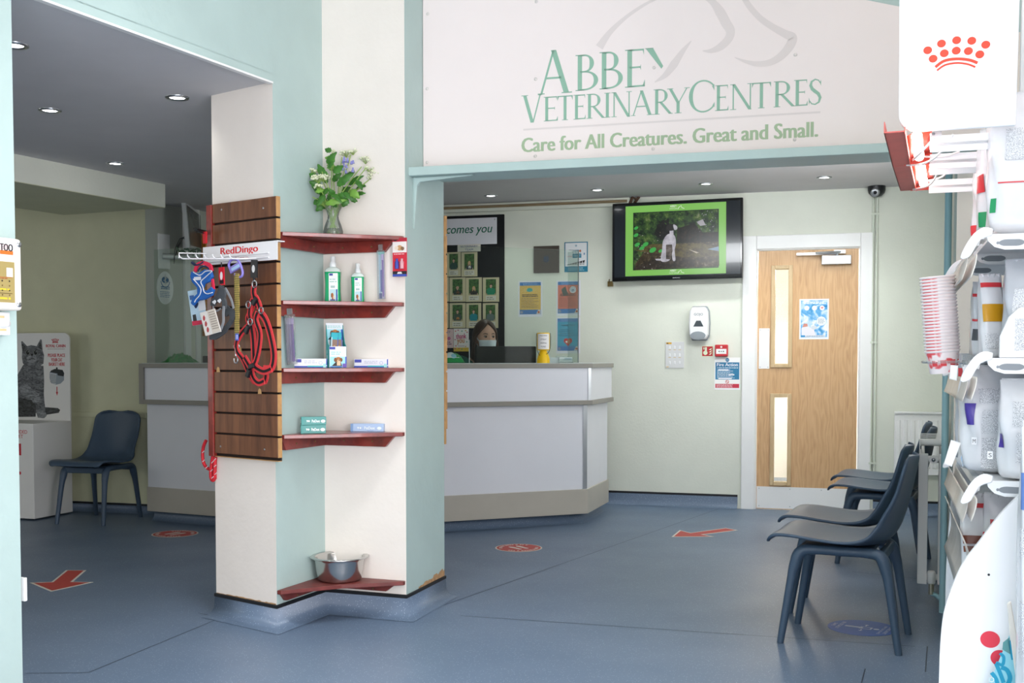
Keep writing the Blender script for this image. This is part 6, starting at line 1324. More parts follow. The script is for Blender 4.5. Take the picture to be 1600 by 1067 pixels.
# slatted panel on the far side of the pillar (seen edge on)
zt3 = at(695, 337, DF.y).z; zb3 = at(695, 694, DF.y).z
bs = thing('slatwall_panel', 'slatted panel on the back of the pillar, only its raw wooden edge showing', 'display panel', (DF.x, DF.y, 0), math.atan2(back[0][1]-DF.y, back[0][0]-DF.x)+math.pi)
m = MB()
n_ = int((zt3-zb3)/.093)
for k in range(n_): m.box(-.40, .006, .004, .02, zt3-(k+1)*.093+.008, zt3-k*.093, RAWW)
m.build('slats', bs); m = MB(); m.box(-.4, .005, .0015, .012, zb3, zt3, RAWW); m.build('backing', bs)
# ================================================================ corner shelves
VB = Vector((AB.x, AB.y)); VC = Vector((BC.x, BC.y)); VD = Vector((CD.x, CD.y))
nB = Vector((WB.n.x, WB.n.y)); nC = Vector((WC.n.x, WC.n.y))
uB = (VC-VB).normalized(); uC = (VD-VC).normalized()
def shelf(z, label, bottom=False):
    r = thing('corner_shelf', label, 'shelf', (VC.x, VC.y, z), 0, 'dark red corner shelves')
    a = VB+uB*(.03 if not bottom else .0)-VC+nB*.002; c = VD-uC*.004-VC+nC*.002; k = nB*.002+nC*.002
    fa = a+nB*.02; fc = c+nC*.02; mid = (fa+fc)/2+((fa+fc)/2).normalized()*(-.0 if not bottom else -.03)
    mt = MAHO if not bottom else mat('worn_mahogany', '#6d2f2b', .45, var=.3, vscale=14)
    m = MB(); m.prism([tuple(k), tuple(a), tuple(fa), tuple(mid), tuple(fc), tuple(c)], -.017, 0, mt, 'xy'); m.build('top_board', r, bevel=.002)
    h = .066 if not bottom else .05
    for (p, d, nn, L, lab) in ((Vector((0, 0)), -uB, nB, (VC-VB).length-.018, 'l'), (Vector((0, 0)), uC, nC, (VD-VC).length-.05, 'r')):
        q0 = p+nn*.002+d*.004; 
        # cleat: tapered end
        Lb = L-(.045 if lab == 'r' else (.03 if z < .9 else 0))
        A_ = [(0, -.017), (L, -.017), (Lb, -h), (0, -h)]
        vs = [(q0.x+d.x*s, q0.y+d.y*s, zz) for s, zz in A_]+[(q0.x+d.x*s+nn.x*.02, q0.y+d.y*s+nn.y*.02, zz) for s, zz in A_]
        m = MB(); m.add(vs, [(0, 1, 2, 3), (7, 6, 5, 4), (0, 4, 5, 1), (1, 5, 6, 2), (2, 6, 7, 3), (3, 7, 4, 0)], mt)
        o = m.build('cleat', r, bevel=.0015); o.data.flip_normals() if False else None
        for s in (.3, .7): q = q0+d*L*s+nn*.0205; screws([(q.x, q.y, -.042)], (.004, .004, .004), BRASS, o)
    return r
ZS = [1.682, 1.3945, 1.109, .8265]
for z, l in zip(ZS, ('top dark red corner shelf, carrying the vase of flowers', 'dark red corner shelf carrying two green bottles, second from the top', 'dark red corner shelf carrying toothpaste boxes and the treat dispenser', 'dark red corner shelf carrying the teal and pale blue boxes')): shelf(z, l)
shelf(.169, 'worn dark red corner shelf just above the floor under the steel bowl', True)
TOP = .0006
def shelfpt(u, z, Y): p = at(u, 500, Y); return Vector((p.x, Y, z+TOP))
# ---- steel bowl
p = shelfpt(528.5, .169, 4.935); sc = p.y/F
bw = thing('steel_bowl', 'shiny stainless steel dog bowl on the lowest corner shelf', 'bowl', p)
m = MB(); prof = [(30, 0), (32.5, .5), (34.5, 4), (37, 18), (39, 32), (40, 36), (44, 37), (46, 36.2), (46.3, 37.3), (44, 38.6), (39.5, 38), (37.5, 35), (35.5, 20), (33, 5), (30, 2.2), (0, 2)]
m.lathe([(a*sc, b*sc) for a, b in prof], STEEL, n=48); m.build('bowl', bw)
# ---- vase and flowers
p = shelfpt(521.5, ZS[0], 4.955); sc = p.y/F
vz = thing('glass_vase', 'clear waisted glass vase half filled with water on the top corner shelf', 'vase', p)
VG = thin_glass('vase_glass', '#eaf1ec', .10)
m = MB(); m.lathe([(13*sc, 0), (15*sc, 3*sc), (15.4*sc, 9*sc), (13*sc, 18*sc), (9*sc, 28*sc), (8.3*sc, 33*sc), (10*sc, 40*sc), (14.5*sc, 48*sc)], VG, n=32, caps=False); m.build('vase_body', vz)
m = MB(); m.lathe([(0, .8*sc), (13*sc, .8*sc), (14*sc, 3*sc), (14.3*sc, 9*sc), (13.2*sc, 13*sc), (0, 13*sc)], thin_glass('vase_water', '#cfdcc0', .12), n=28); m.build('water', vz)
fb = thing('flower_bunch', 'bunch of leafy stems with white umbels and lilac bluebells in the vase', 'flowers', p+Vector((0, 0, .004)))
STEM = mat('stem_green', '#8fae54', .5, var=.1); LEAF = mat('leaf_green', '#3c7028', .45, var=.3, vscale=30, spec=.4); LEAFL = mat('leaf_pale_green', '#6d9a3c', .45, var=.2, vscale=30); UMB = mat('umbel_cream', '#dfe2c4', .7, var=.05); BELL = mat('bluebell', '#8f8fcb', .6, var=.1)
rn = random.Random(11)
def FP(u, v, y=0): return Vector(((u-521.5)*sc, y, (367-v)*sc-.004))
tips = [((497, 262), .0), ((507, 268), -.04), ((519, 250), .01), ((519, 236), .03), ((541, 262), -.02), ((548, 238), .03), ((566, 258), .0), ((575, 262), -.04), ((565, 292), -.03), ((553, 305), -.05), ((500, 315), -.05), ((490, 305), .0), ((540, 312), -.06), ((586, 270), .02), ((533, 240), .05), ((505, 295), -.06)]
m = MB()
for k, ((u, v), y) in enumerate(tips):
    a = rn.uniform(0, 6.28); b0_ = Vector((10*sc*math.cos(a), 10*sc*math.sin(a), .006)); nk = Vector((5*sc*math.cos(a+2.6), 5*sc*math.sin(a+2.6), 33*sc))
    m.tube(curve([b0_, nk, (nk+FP(u, v, y))/2+Vector((0, 0, .015)), FP(u, v, y)], 4), .0022, STEM, 6)
m.build('stems', fb)
def leaf(mb, base, tip, w, mt, bend=.2, nrm=None):
    b, t = Vector(base), Vector(tip); d = t-b; L = d.length; d.normalize()
    nn = nrm or Vector((rn.uniform(-.5, .5), -1, rn.uniform(-.2, .9))); s = d.cross(nn).normalized(); nn = s.cross(d).normalized()
    def P(i, j):
        k = j*2-1; ww = w*(math.sin(math.pi*min(1, i**.75))**.8)*(1+.16*math.sin(i*22)*(abs(k) > .9)); return tuple(b+d*L*i+s*k*ww/2+nn*(bend*L*math.sin(math.pi*i)*.5-abs(k)*w*.12))
    mb.grid(P, 12, 5, mt)
lv = [((519, 262), (514, 247)), ((514, 256), (532, 240)), ((516, 262), (528, 252)), ((512, 280), (499, 254)), ((513, 285), (506, 262)), ((500, 262), (516, 275)), ((505, 290), (488, 284)), ((505, 300), (489, 288)), ((503, 308), (486, 314)), ((508, 312), (494, 326)), ((512, 318), (546, 312)), ((520, 300), (540, 318)), ((530, 290), (557, 272)), ((545, 285), (570, 272)), ((540, 300), (562, 314)), ((550, 296), (566, 310)), ((556, 290), (577, 283)), ((560, 280), (570, 297)), ((525, 270), (540, 258)), ((520, 280), (535, 268)), ((510, 295), (497, 300)), ((530, 310), (545, 300)), ((515, 300), (520, 316)), ((500, 300), (512, 316)), ((535, 282), (552, 268)), ((524, 246), (508, 243)), ((522, 238), (512, 233)), ((545, 308), (538, 322)), ((552, 305), (558, 316)), ((496, 276), (485, 268)), ((514, 318), (498, 308)), ((520, 314), (530, 322)), ((516, 290), (506, 306)), ((534, 296), (548, 288)), ((526, 306), (520, 296)), ((508, 270), (500, 258)), ((540, 276), (556, 266)), ((512, 304), (500, 322)), ((556, 300), (572, 298))]
for k, ((u0, v0), (u1, v1)) in enumerate(lv):
    m = MB(); y = rn.uniform(-.06, .03); leaf(m, FP(u0, v0, y), FP(u1, v1, y+rn.uniform(-.03, .01)), (.028 if k % 3 else .036), LEAF if k % 5 else LEAFL); m.build('leaf', fb)
def umbel(c, r, n, y, cols):
    m = MB()
    for k in range(n):
        a = rn.uniform(0, 6.28); q = rn.random()**.5; e = Vector((r*q*math.cos(a), r*q*math.sin(a)*.8, r*.45*(1-q*q)+rn.uniform(-.006, .006)))
        m.tube([c+Vector((0, 0, -r*.5)), c+e], .0007, STEM, 4, caps=False)
        for t in range(3): m.ball(c+e+Vector((rn.uniform(-.004, .004), rn.uniform(-.004, .004), rn.uniform(-.002, .003))), .0036, cols, 6, 4)
    m.build('umbel', fb)
for (u, v), r, n, y in (((489, 268), .028, 16, 0), ((502, 280), .034, 26, -.05), ((510, 278), .028, 18, -.04), ((503, 292), .022, 12, -.05), ((519, 234), .014, 7, .03), ((541, 236), .030, 16, .04), ((552, 234), .024, 12, .03), ((572, 248), .030, 15, .01), ((585, 268), .030, 15, .02), ((577, 262), .022, 10, 0), ((580, 275), .018, 7, .0)): umbel(FP(u, v, y), r, n, y, UMB)
for k in range(20):
    m = MB(); u = rn.uniform(536, 554); v = rn.uniform(243, 268); c = FP(u, v, rn.uniform(-.04, .0)); m.lathe([(.0015, .008), (.004, .005), (.0045, -.002), (.007, -.007)], BELL, tuple(c), 8, caps=False); m.build('bluebell', fb)
# ---- bottles
def bottle(u0, u1, vt, vb, Y, label):
    p = shelfpt((u0+u1)/2, ZS[1], Y); s = Y/F; w = (u1-u0)*s; h = (vb-vt)*s
    r = thing('mouthwash_bottle', label, 'bottle', p, R(-8), 'green mouthwash bottles')
    GL = mat('green_liquid', '#12a86b', .12, var=0, coat=.6)
    cap_h = h*.19; bh = h-cap_h-.008
    def prof(k, e=1.0): return [(x*w/2*e*k, y*w/2*.55*k) for x, y in ((-1, -.7), (-.8, -1), (.8, -1), (1, -.7), (1, .7), (.8, 1), (-.8, 1), (-1, .7))]
    m = MB(); zz = [(0, .97), (.02, 1), (.3, .94), (.55, .93), (.78, .97), (.86, .99)]; rows = [prof(k) for _, k in zz]; n = 8
    vs = [(q[0], q[1], t*bh) for (t, _), rw in zip(zz, rows) for q in rw]; m.add(vs, [(i*n+k, i*n+(k+1) % n, (i+1)*n+(k+1) % n, (i+1)*n+k) for i in range(len(zz)-1) for k in range(n)]+[tuple(range(n))[::-1], tuple(range((len(zz)-1)*n, len(zz)*n))], GL, True); m.build('body', r)
    m = MB(); zz2 = [(.86, .99), (.93, .9), (.98, .6), (1.0, .42)]; rows = [prof(k) for _, k in zz2]; vs = [(q[0], q[1], t*bh) for (t, _), rw in zip(zz2, rows) for q in rw]; m.add(vs, [(i*n+k, i*n+(k+1) % n, (i+1)*n+(k+1) % n, (i+1)*n+k) for i in range(3) for k in range(n)]+[tuple(range(3*n, 4*n))], mat('clear_shoulder', '#d9e6df', .15, var=0), True); m.build('shoulder', r)
    m = MB(); m.lathe([(w*.21, bh), (w*.22, bh+cap_h*.5), (w*.16, bh+cap_h*.55), (w*.18, bh+cap_h+.006), (w*.13, bh+cap_h+.008), (0, bh+cap_h+.008)], mat('white_cap', '#e6ebea', .3, var=.01), n=18); m.build('cap', r)
    m = MB(); y = -w*.276*1.0; a = w*.36; z0, z1 = bh*.05, bh*.82
    m.rect(-a*.55, z0, a*1.05, z1, y, flat('#eef1f0')); m.rect(-a*.45, z1-bh*.07, a*.2, z1-bh*.01, y-.0004, flat('#3a4a9a')); m.lines(-a*.4, a*.9, bh*.55, bh*.68, 2, y-.0004, flat('#9fc9bc'), .35, .2); m.rect(-a*.4, z0+bh*.01, a*.8, bh*.37, y-.0004, flat('#bfe0e4')); m.rect(a*.78, z0, a*1.03, bh*.37, y-.0005, flat('#2f57a8')); m.lines(-a*.2, a*.6, bh*.39, bh*.49, 1, y-.0005, flat('#a9c4c0'), .6, .05)
    m.disc(a*.1, bh*.2, a*.22, y-.0008, flat('#b5713f'), bh*.07); m.disc(a*.42, bh*.14, a*.17, y-.0009, flat('#e6d9c9'), bh*.06); m.flatp([(-a*.1, bh*.055), (a*.62, bh*.055), (a*.5, bh*.13), (a*.1, bh*.15)], y-.0008, flat('#a9673a')); m.disc(-a*.06, bh*.2, a*.09, y-.001, flat('#8a4f28'), bh*.06); m.rect(-a*.3, z0+.001, a*.6, z0+bh*.035, y-.0012, flat('#2f57a8')); m.build('label', r)
bottle(508.5, 533, 399, 471, 4.945, 'taller green mouthwash bottle with white label on the second shelf'); bottle(549.5, 569.5, 410, 471, 4.945, 'shorter green mouthwash bottle with white label on the second shelf')
# ---- hanging packs
def hangpack(name, label, w, u0, v0, u1, v1, cols, offp_=.012, tilt=0.0, group=None):
    x, z, a, b = w.quad(u0, v0, u1, v1, offp_); r = on(w, name, label, 'packaging', x, z, -offp_, group); r.rotation_euler = (0, tilt, w.a); return r, a, b
for w, box, lab, tl in ((WC, (589.5, 391, 600.5, 467), 'slim clear toothbrush pack hanging under the top shelf beside the bottles', R(-1)), (WB, (449, 491, 463, 569), 'slim clear toothbrush pack hanging at the left under the second shelf', R(-5))):
    r, a, b = hangpack('toothbrush_pack', lab, w, *box, None, .03, tl, 'hanging toothbrush packs')
    m = MB(); m.box(-a/2, a/2, 0, .008, -b/2, b/2, CLEAR); m.build('blister', r); m = MB(); m.rect(-a*.42, -b*.5, -a*.05, b*.5, .0088, flat('#b9d3e6')); m.rect(-a*.05, -b*.5, a*.42, b*.5, .0088, flat('#d9c9e6')); m.rect(-a*.4, -b*.49, a*.0, -b*.38, .0082, flat('#2c3f9a')); m.rect(-a*.2, -b*.35, a*.1, b*.1, .0084, flat('#5a56b8')); m.rect(-a*.45, b*.42, a*.45, b*.5, .0082, flat('#7fd0cf')); m.build('card', r)
    m = MB(); m.box(a*.16, a*.3, .002, .007, -b*.45, b*.3, flat('#8f6fb8')); m.box(a*.12, a*.34, .001, .007, b*.3, b*.42, flat('#c9b6e0')); m.build('toothbrush', r)
    m = MB(); m.box(-a*.3, a*.3, .002, .004, b*.5, b*.62, CLEAR); m.build('hang_tab', r)
r, a, b = hangpack('pet_treatment_pack', 'red blister pack with two small tubes hanging at the right end of the top shelf', WC, 613.5, 371.5, 635.5, 432, None, .03)
m = MB(); m.box(-a/2, a/2, 0, .004, -b/2, b/2, mat('red_card_pack', '#cf3040', .4, var=.02)); m.build('card', r)
m = MB(); y = -.0006; m.rect(-a/2, b*.12, a/2, b*.4, y, flat('#e9e1dc')); m.rect(-a*.5, b*.41, a*.5, b*.5, y, flat('#b5283a')); m.rect(-a*.42, b*.42, -a*.2, b*.49, y-.0004, flat('#2a2428')); m.disc(0, b*.24, a*.2, y-.0004, flat('#c99a6a'), b*.07); m.disc(a*.2, b*.22, a*.13, y-.0004, flat('#8a6a50'), b*.05); m.disc(-a*.22, b*.24, a*.14, y-.0005, flat('#e6d5bf'), b*.05); m.rect(-a*.5, -b*.5, a*.5, -b*.44, y, flat('#3a4fa8')); m.rect(-a*.5, -b*.44, a*.5, -b*.36, y, flat('#2a2428')); m.flatp([(-a*.18, -b*.43), (a*.18, -b*.43), (a*.12, -b*.38), (-a*.12, -b*.38)], y-.0004, flat('#e6e0dc')); m.lines(-a*.4, a*.4, b*.06, b*.1, 1, y-.0004, flat('#f0c9c9'), .5, .1); m.build('printing', r)
for k, c in ((-.16, '#3f4fa8'), (.2, '#d9a0a8')):
    m = MB(); m.lathe([(a*.13, -b*.3), (a*.13, -b*.12), (a*.08, -b*.1), (a*.08, -b*.04), (0, -b*.04)], mat('vial_'+c.strip('#'), c, .3, var=.02), (k*a, -.006, 0), 12); m.build('vial', r)
# ---- cartons on the shelves
def carton(name, label, u, z, Y, w, d, h, rz, paint, base, group=None):
    p = shelfpt(u, z, Y); r = thing(name, label, 'box', p, rz, group); m = MB(); m.box(-w/2, w/2, -d/2, d/2, 0, h, mat('carton_'+base.strip('#'), base, .4, var=.01)); m.build('carton', r, bevel=.0012, seg=1)
    m = MB(); paint(m, w, d, h); m.build('printing', r); return r
def paste(m, w, d, h):
    y = -d/2-.0005; m.rect(-w/2, h*.02, w/2, h*.2, y, flat('#3a57b8')); m.rect(-w*.1, h*.12, w*.42, h*.24, y-.0003, flat('#4fc4c4')); m.rect(-w*.48, h*.6, -w*.28, h*.95, y, flat('#4a4fa8')); m.lines(-w*.2, w*.2, h*.45, h*.85, 2, y, flat('#b9bfd0'), .4, .1); m.ring(w*.3, h*.55, h*.16, h*.2, y, flat('#9fb0d0')); m.rect(w*.38, h*.02, w*.47, h*.45, y-.0005, flat('#a9e0e0')); m.rect(w*.47, h*.3, w*.5, h*.98, y, flat('#3a57b8'))
s5 = 4.9/F
carton('toothpaste_box', 'white and blue toothpaste box leaning at the left end of the third shelf', 485, ZS[2], 4.865, 50*s5, .035, 14*s5, R(10), paste, '#e9ebf0', 'toothpaste cartons')
carton('toothpaste_box', 'white and blue toothpaste box lying at the right of the treat dispenser', 581, ZS[2], 4.955, 55*s5, .035, 13.5*s5, R(-8), paste, '#e6e6f0', 'toothpaste cartons')
def dent(c2):
    def f(m, w, d, h):
        y = -d/2-.0005; m.text('PetDent', w*.08, h*.3, y, h*.36, flat('#e9f0ee'), w*.32, bold=.0004); m.disc(w*.37, h*.45, h*.28, y, flat('#dfe9e6'), h*.2); m.disc(-w*.2, h*.48, h*.12, y, flat('#e9f0ee')); m.flatp([(-w*.3, h*.6), (-w*.24, h*.6), (-w*.27, h*.3)], y, flat('#e9f0ee')); m.rect(w*.0, h*.1, w*.2, h*.16, y, flat(c2)); m.rect(-w*.5, 0, -w*.42, h, y+.0002, flat(c2))
        m.poly([(-w/2-.0005, d*.3, h*.25), (-w/2-.0005, -d*.3, h*.25), (-w/2-.0005, -d*.3, h*.7), (-w/2-.0005, d*.3, h*.7)], flat('#bfe0dc'))
    return f
b1 = carton('toothpaste_box', 'lower of the two teal cartons stacked on the fourth shelf', 488, ZS[3], 4.83, 38*s5, .034, 13*s5, R(16), dent('#4f9a94'), '#4a938d', 'boxed dental gel cartons')
b2 = carton('toothpaste_box', 'upper of the two teal cartons stacked on the fourth shelf', 488.5, ZS[3]+13.2*s5, 4.83, 38*s5, .034, 12.5*s5, R(18), dent('#4f9a94'), '#4a938d', 'boxed dental gel cartons')
carton('toothpaste_box', 'pale blue dental carton lying alone at the right of the fourth shelf', 574, ZS[3], 4.945, 53*s5, .034, 12.5*s5, R(-6), dent('#7f9fc9'), '#a9c0df', 'boxed dental gel cartons')
# ---- treat dispenser with sachets
p = shelfpt(525, ZS[2], 4.885); s = 4.885/F
td = thing('treat_dispenser', 'tall turquoise card dispenser of dog chews with dog pictures on the third shelf', 'display box', p, R(20))
TQ = mat('turquoise_card', '#1fb0ae', .45, var=.02); w, d, hf, hb_ = 27*s, .075, 33*s, 70*s
m = MB(); m.box(-w/2, w/2, -d/2, -d/2+.002, 0, hf, flat('#eceff2')); m.box(-w/2, w/2, d/2-.002, d/2, 0, hb_, flat('#e6eaee')); m.box(-w/2, w/2, -d/2, d/2, 0, .002, TQ)
sidep = [(-d/2, 0), (d/2, 0), (d/2, hb_*.97), (d/2-.008, hb_*.93), (d*.2, hb_*.7), (-d*.1, hf*1.15), (-d/2, hf)]
for x in (-w/2, w/2-.002): m.prism(sidep, x, x+.002, TQ, 'yz')
m.build('tray', td)
m = MB(); y = -d/2-.0006
def dogpic(cx, z0, ww, hh, y):
    m.rect(cx-ww/2, z0, cx+ww/2, z0+hh, y, flat('#9fd9e4')); m.flatp([(cx-ww*.4, z0+hh*.05), (cx+ww*.3, z0+hh*.05), (cx+ww*.22, z0+hh*.45), (cx-ww*.1, z0+hh*.5)], y-.0004, flat('#2b2826')); m.flatp([(cx-ww*.05, z0+hh*.1), (cx+ww*.2, z0+hh*.1), (cx+ww*.2, z0+hh*.5), (cx-ww*.05, z0+hh*.5)], y-.0006, flat('#dfc09a')); m.disc(cx+ww*.05, z0+hh*.72, ww*.2, y-.0008, flat('#b87840'), hh*.26); m.disc(cx-ww*.15, z0+hh*.68, ww*.1, y-.001, flat('#7a4a26'), hh*.22); m.disc(cx+ww*.24, z0+hh*.68, ww*.09, y-.001, flat('#7a4a26'), hh*.2); m.disc(cx+ww*.08, z0+hh*.58, ww*.1, y-.0011, flat('#dfc09a'), hh*.12); m.disc(cx+ww*.1, z0+hh*.63, ww*.05, y-.0013, flat('#231d1a'), hh*.05); m.disc(cx, z0+hh*.78, ww*.025, y-.0013, flat('#231d1a')); m.disc(cx+ww*.14, z0+hh*.79, ww*.025, y-.0013, flat('#231d1a'))
dogpic(-w*.02, hf*.06, w*.86, hf*.46, y); m.rect(w*.42, hf*.06, w*.5, hf*.52, y-.0003, flat('#2f5ab8')); m.rect(w*.26, hf*.02, w*.5, hf*.2, y-.0014, flat('#6f5ab0')); m.rect(-w*.46, hf*.02, w*.24, hf*.07, y-.0014, flat('#2f6ac0')); m.rect(-w*.48, hf*.86, -w*.15, hf*.98, y, flat('#3f48a8')); m.lines(-w*.4, w*.2, hf*.6, hf*.78, 2, y, flat('#7fc9c4'), .4, .1)
yb = d/2-.0026; dogpic(-w*.02, hb_*.62, w*.92, hb_*.24, yb); m.rect(w*.38, hb_*.62, w*.5, hb_*.86, yb-.0003, flat('#2f5ab8')); m.lines(-w*.4, w*.4, hb_*.88, hb_*.95, 2, yb, flat('#8fcfc9'), .4, .1)
xs_ = -w/2-.0006
for z_, r_ in ((hf*.45, .010), (hf*.75, .006)): m.poly([(xs_, .008+r_*math.cos(k*.52)*.9, z_+r_*1.6*math.sin(k*.52)) for k in range(12)][::-1], flat('#d9eeee'))
m.build('printing', td)
for k, (cx, cz, tl) in enumerate(((-w*.16, 0, .06), (w*.24, -.004, -.05))):
    m = MB(); M_ = Matrix.Translation((cx, -.008+.006*k, .01)) @ Matrix.Rotation(R(-9), 4, 'X') @ Matrix.Rotation(tl, 4, 'Y'); hs_ = 52*s
    m.box(-w*.21, w*.21, -.006, .006, 0, hs_, flat('#2fb3c0'), M_); o = m.build('chew_sachet', td, bevel=.002)
    m = MB(); m.box(-w*.14, w*.16, -.0066, -.006, hs_*.2, hs_*.78, flat('#8a6f60'), M_); m.box(-w*.2, -w*.15, -.0066, -.006, 0, hs_*.85, flat('#dfe6ee'), M_); m.box(w*.16, w*.2, -.0066, -.006, 0, hs_*.85, flat('#3f5ab8'), M_); m.box(-.001-w*.06, .004, -.0072, -.0066, hs_*.45, hs_*.6, flat('#c9a070'), M_); m.build('sachet_window', o)
# ================================================================ alarm panel on the near left wall
jx_, _ = WL.loc(20, 430, .09)
xr_, zt4 = WL.loc(34, 374, .085); _, zb4 = WL.loc(34, 485.5, .085)
ap = on(WL, 'fire_alarm_box', 'cream fire alarm control box with gold legend plate at the left edge of the picture', 'control panel', xr_, zb4)
hh = zt4-zb4; CRP = mat('panel_cream', '#e9e4da', .4, var=.01); ww = .42
m = MB(); m.box(-ww, 0, -.085, 0, 0, hh, CRP); m.build('housing', ap, bevel=.01, seg=3)
def AP(u, v): x, z = WL.loc(u, v, .085); return x-xr_, z-zb4
a = AP(22, 410); b = AP(22, 473); m = MB(); m.box(-ww+.05, a[0], -.0865, -.08, b[1], a[1], mat('gold_legend', '#b9a56a', .35, .3, var=.04)); m.build('legend_plate', ap)
m = MB(); y = -.0872; 
for k in range(6): m.rect(a[0]-.03-k*.055, a[1]-.045, a[0]-.03-k*.055+.043-.02, a[1]-.018, y, flat('#f0efe8'))
m.rect(-ww+.05, a[1]-.048, a[0]-.01, a[1]-.046, y, flat('#b5703a')); m.rect(-ww+.05, b[1]+.026, a[0]-.01, b[1]+.028, y, flat('#6d5a30'))
for r_ in range(4):
    for k in range(9): m.disc(a[0]-.02-k*.026, a[1]-.058-r_*.014, .0028, y, flat('#3a3426' if r_ % 2 == 0 else '#7a6430'), n=8)
m.lines(-ww+.06, a[0]-.015, b[1]+.034, b[1]+.044, 1, y, flat('#d8c23a'), .5, .05); m.lines(-ww+.06, a[0]-.015, b[1]+.006, b[1]+.018, 1, y, flat('#d8c23a'), .5, .05); m.lines(-ww+.06, a[0]-.015, a[1]-.053, a[1]-.048, 1, y, flat('#a5542f'), .5, .05); m.build('legend', ap)
m = MB(); c = AP(21.5, 378); e = AP(21.5, 404); y = -.0856; m.rect(-ww+.1, e[1], c[0], c[1], y, flat('#ecebea')); t1 = AP(8, 386); m.text('TOO', c[0]-.028, c[1]-.03, y-.0006, .022, flat('#2a2a2e'), .045, bold=.0012); m.rect(c[0]-.052, e[1]+.01, c[0]-.004, e[1]+.022, y-.0006, flat('#e0702a')); m.lines(c[0]-.05, c[0]-.01, e[1]+.024, e[1]+.04, 3, y-.0006, flat('#c9a0a0'), .4, .3); m.lines(-ww+.1, c[0]-.06, e[1]+.02, c[1]-.01, 4, y-.0006, flat('#c98f8f'), .4, .3); m.build('sticker', ap)
for v in (382, 476):
    q_ = AP(29.5, v); m = MB(); m.lathe([(.008, 0), (.008, .003), (.003, .0045), (0, .0035)], CHROME, M=Matrix.Translation((q_[0], -.085, q_[1])) @ Matrix.Rotation(R(90), 4, 'X'), n=14); m.build('screw', ap)
xk, zk = WL.loc(16.5, 524, .035); _, zk1 = WL.loc(16.5, 485, .035)
kp = on(WL, 'key_switch_box', 'small white key switch box with yellow labels under the fire alarm box', 'switch box', xk, zk)
m = MB(); kh = zt4-hh-zk-.004; m.box(-.3, 0, -.035, 0, 0, kh, GW); m.build('housing', kp, bevel=.003)
m = MB(); m.lathe([(.011, 0), (.011, .03), (0, .03)], WHITE, M=Matrix.Translation((-.035, -.035, kh*.5)) @ Matrix.Rotation(R(90), 4, 'X'), n=16); m.build('key_knob', kp)
m = MB(); m.rect(-.2, kh*.74, -.022, kh*.84, -.0356, flat('#e6cf9a')); m.rect(-.2, kh*.18, -.015, kh*.28, -.0356, flat('#e6cf9a')); m.rect(-.012, kh*.48, -.008, kh*.56, -.0356, flat('#55504a')); m.build('printing', kp)
# ================================================================ floor graphics
STK_R = flat('#b5382f', .5); STK_W = flat('#d9d2c6', .5)
def floor_poly_thing(name, label, cat, pts, inset, group=None):
    P_ = [fl(*p) for p in pts]; c = sum(P_, Vector())/len(P_); r = thing(name, label, cat, (c.x, c.y, 0), 0, group)
    L = [(p.x-c.x, p.y-c.y) for p in P_]
    ar = sum(L[i][0]*L[(i+1) % len(L)][1]-L[(i+1) % len(L)][0]*L[i][1] for i in range(len(L)))
    if ar < 0: L = L[::-1]
    m = MB(); m.prism(L, .0003, .0012, STK_W, 'xy'); m.build('white_border', r)
    ins = [(x, y) for x, y in offset_line([L[-1]]+L+[L[0]], -inset)[1:-1]]
    m = MB(); m.poly([(x, y, .0016) for x, y in ins], STK_R); m.build('arrow_face', r)
    return r
floor_poly_thing('floor_arrow', 'red floor arrow sticker near the left wall, pointing towards the camera', 'floor sticker', [(103, 891), (135, 891), (114, 909), (146, 909.7), (79.5, 924.4), (46.5, 910.6), (80.4, 909.4)], .012, 'red direction arrows on the floor')
floor_poly_thing('floor_arrow', 'red floor arrow sticker in front of the oak door, pointing left', 'floor sticker', [(1049, 839), (1062, 828.4), (1079, 832.6), (1134, 825), (1153, 828.5), (1098.5, 835.4), (1116, 838.6)], .012, 'red direction arrows on the floor')
def feet_sticker(u, v, wpx, ang_, label):
    c = fl(u, v); rad = wpx/2/F*c.y; r = thing('floor_sticker', label, 'floor sticker', (c.x, c.y, 0), ang_, 'red footprint stickers')
    n = 40; cir = lambda k, z: [(k*rad*math.cos(2*math.pi*i/n), k*rad*math.sin(2*math.pi*i/n), z) for i in range(n)]
    m = MB(); m.prism([p[:2] for p in cir(1, 0)], .0003, .0012, STK_W, 'xy'); m.build('white_border', r)
    m = MB(); m.poly(cir(.94, .0016), STK_R); m.build('disc', r)
    for s in (-1, 1):
        m = MB(); sole = [(-.04, -.40), (.07, -.40), (.10, -.28), (.085, -.08), (.125, .14), (.115, .34), (.05, .43), (-.04, .41), (-.10, .25), (-.085, .02), (-.075, -.2), (-.085, -.33)]
        m.poly([((s*.17+s*x)*rad, (y)*rad, .0020) for x, y in (sole if s > 0 else sole[::-1])], STK_W); m.build('footprint', r)
    m = MB()
    for a0, a1 in ((25, 155), (200, 340)):
        a = a0
        while a < a1:
            b = a+random.choice((5, 6, 7)); m.poly([(k*rad*math.cos(R(t)), k*rad*math.sin(R(t)), .0020) for k, t in ((.70, a), (.84, a), (.84, b), (.70, b))], STK_W); a = b+random.choice((2.5, 2.5, 7))
    m.build('lettering', r)
def axis_ang(p, q): a, b = fl(*p), fl(*q); return math.atan2(b.y-a.y, b.x-a.x)-R(90)
feet_sticker(810.5, 856, 74, axis_ang((820, 858), (802, 853.8)), 'round red footprint floor sticker in front of the reception counter'); feet_sticker(273.5, 834, 71, axis_ang((262, 835.5), (285, 832)), 'round red footprint floor sticker in the side room near the dark chair')
c = fl(1347, 981); up = axis_ang((1325, 977.5), (1372, 983.5)); BLU = flat('#1f5db4', .45); SW_ = flat('#c9d6ea', .45); rad = .142
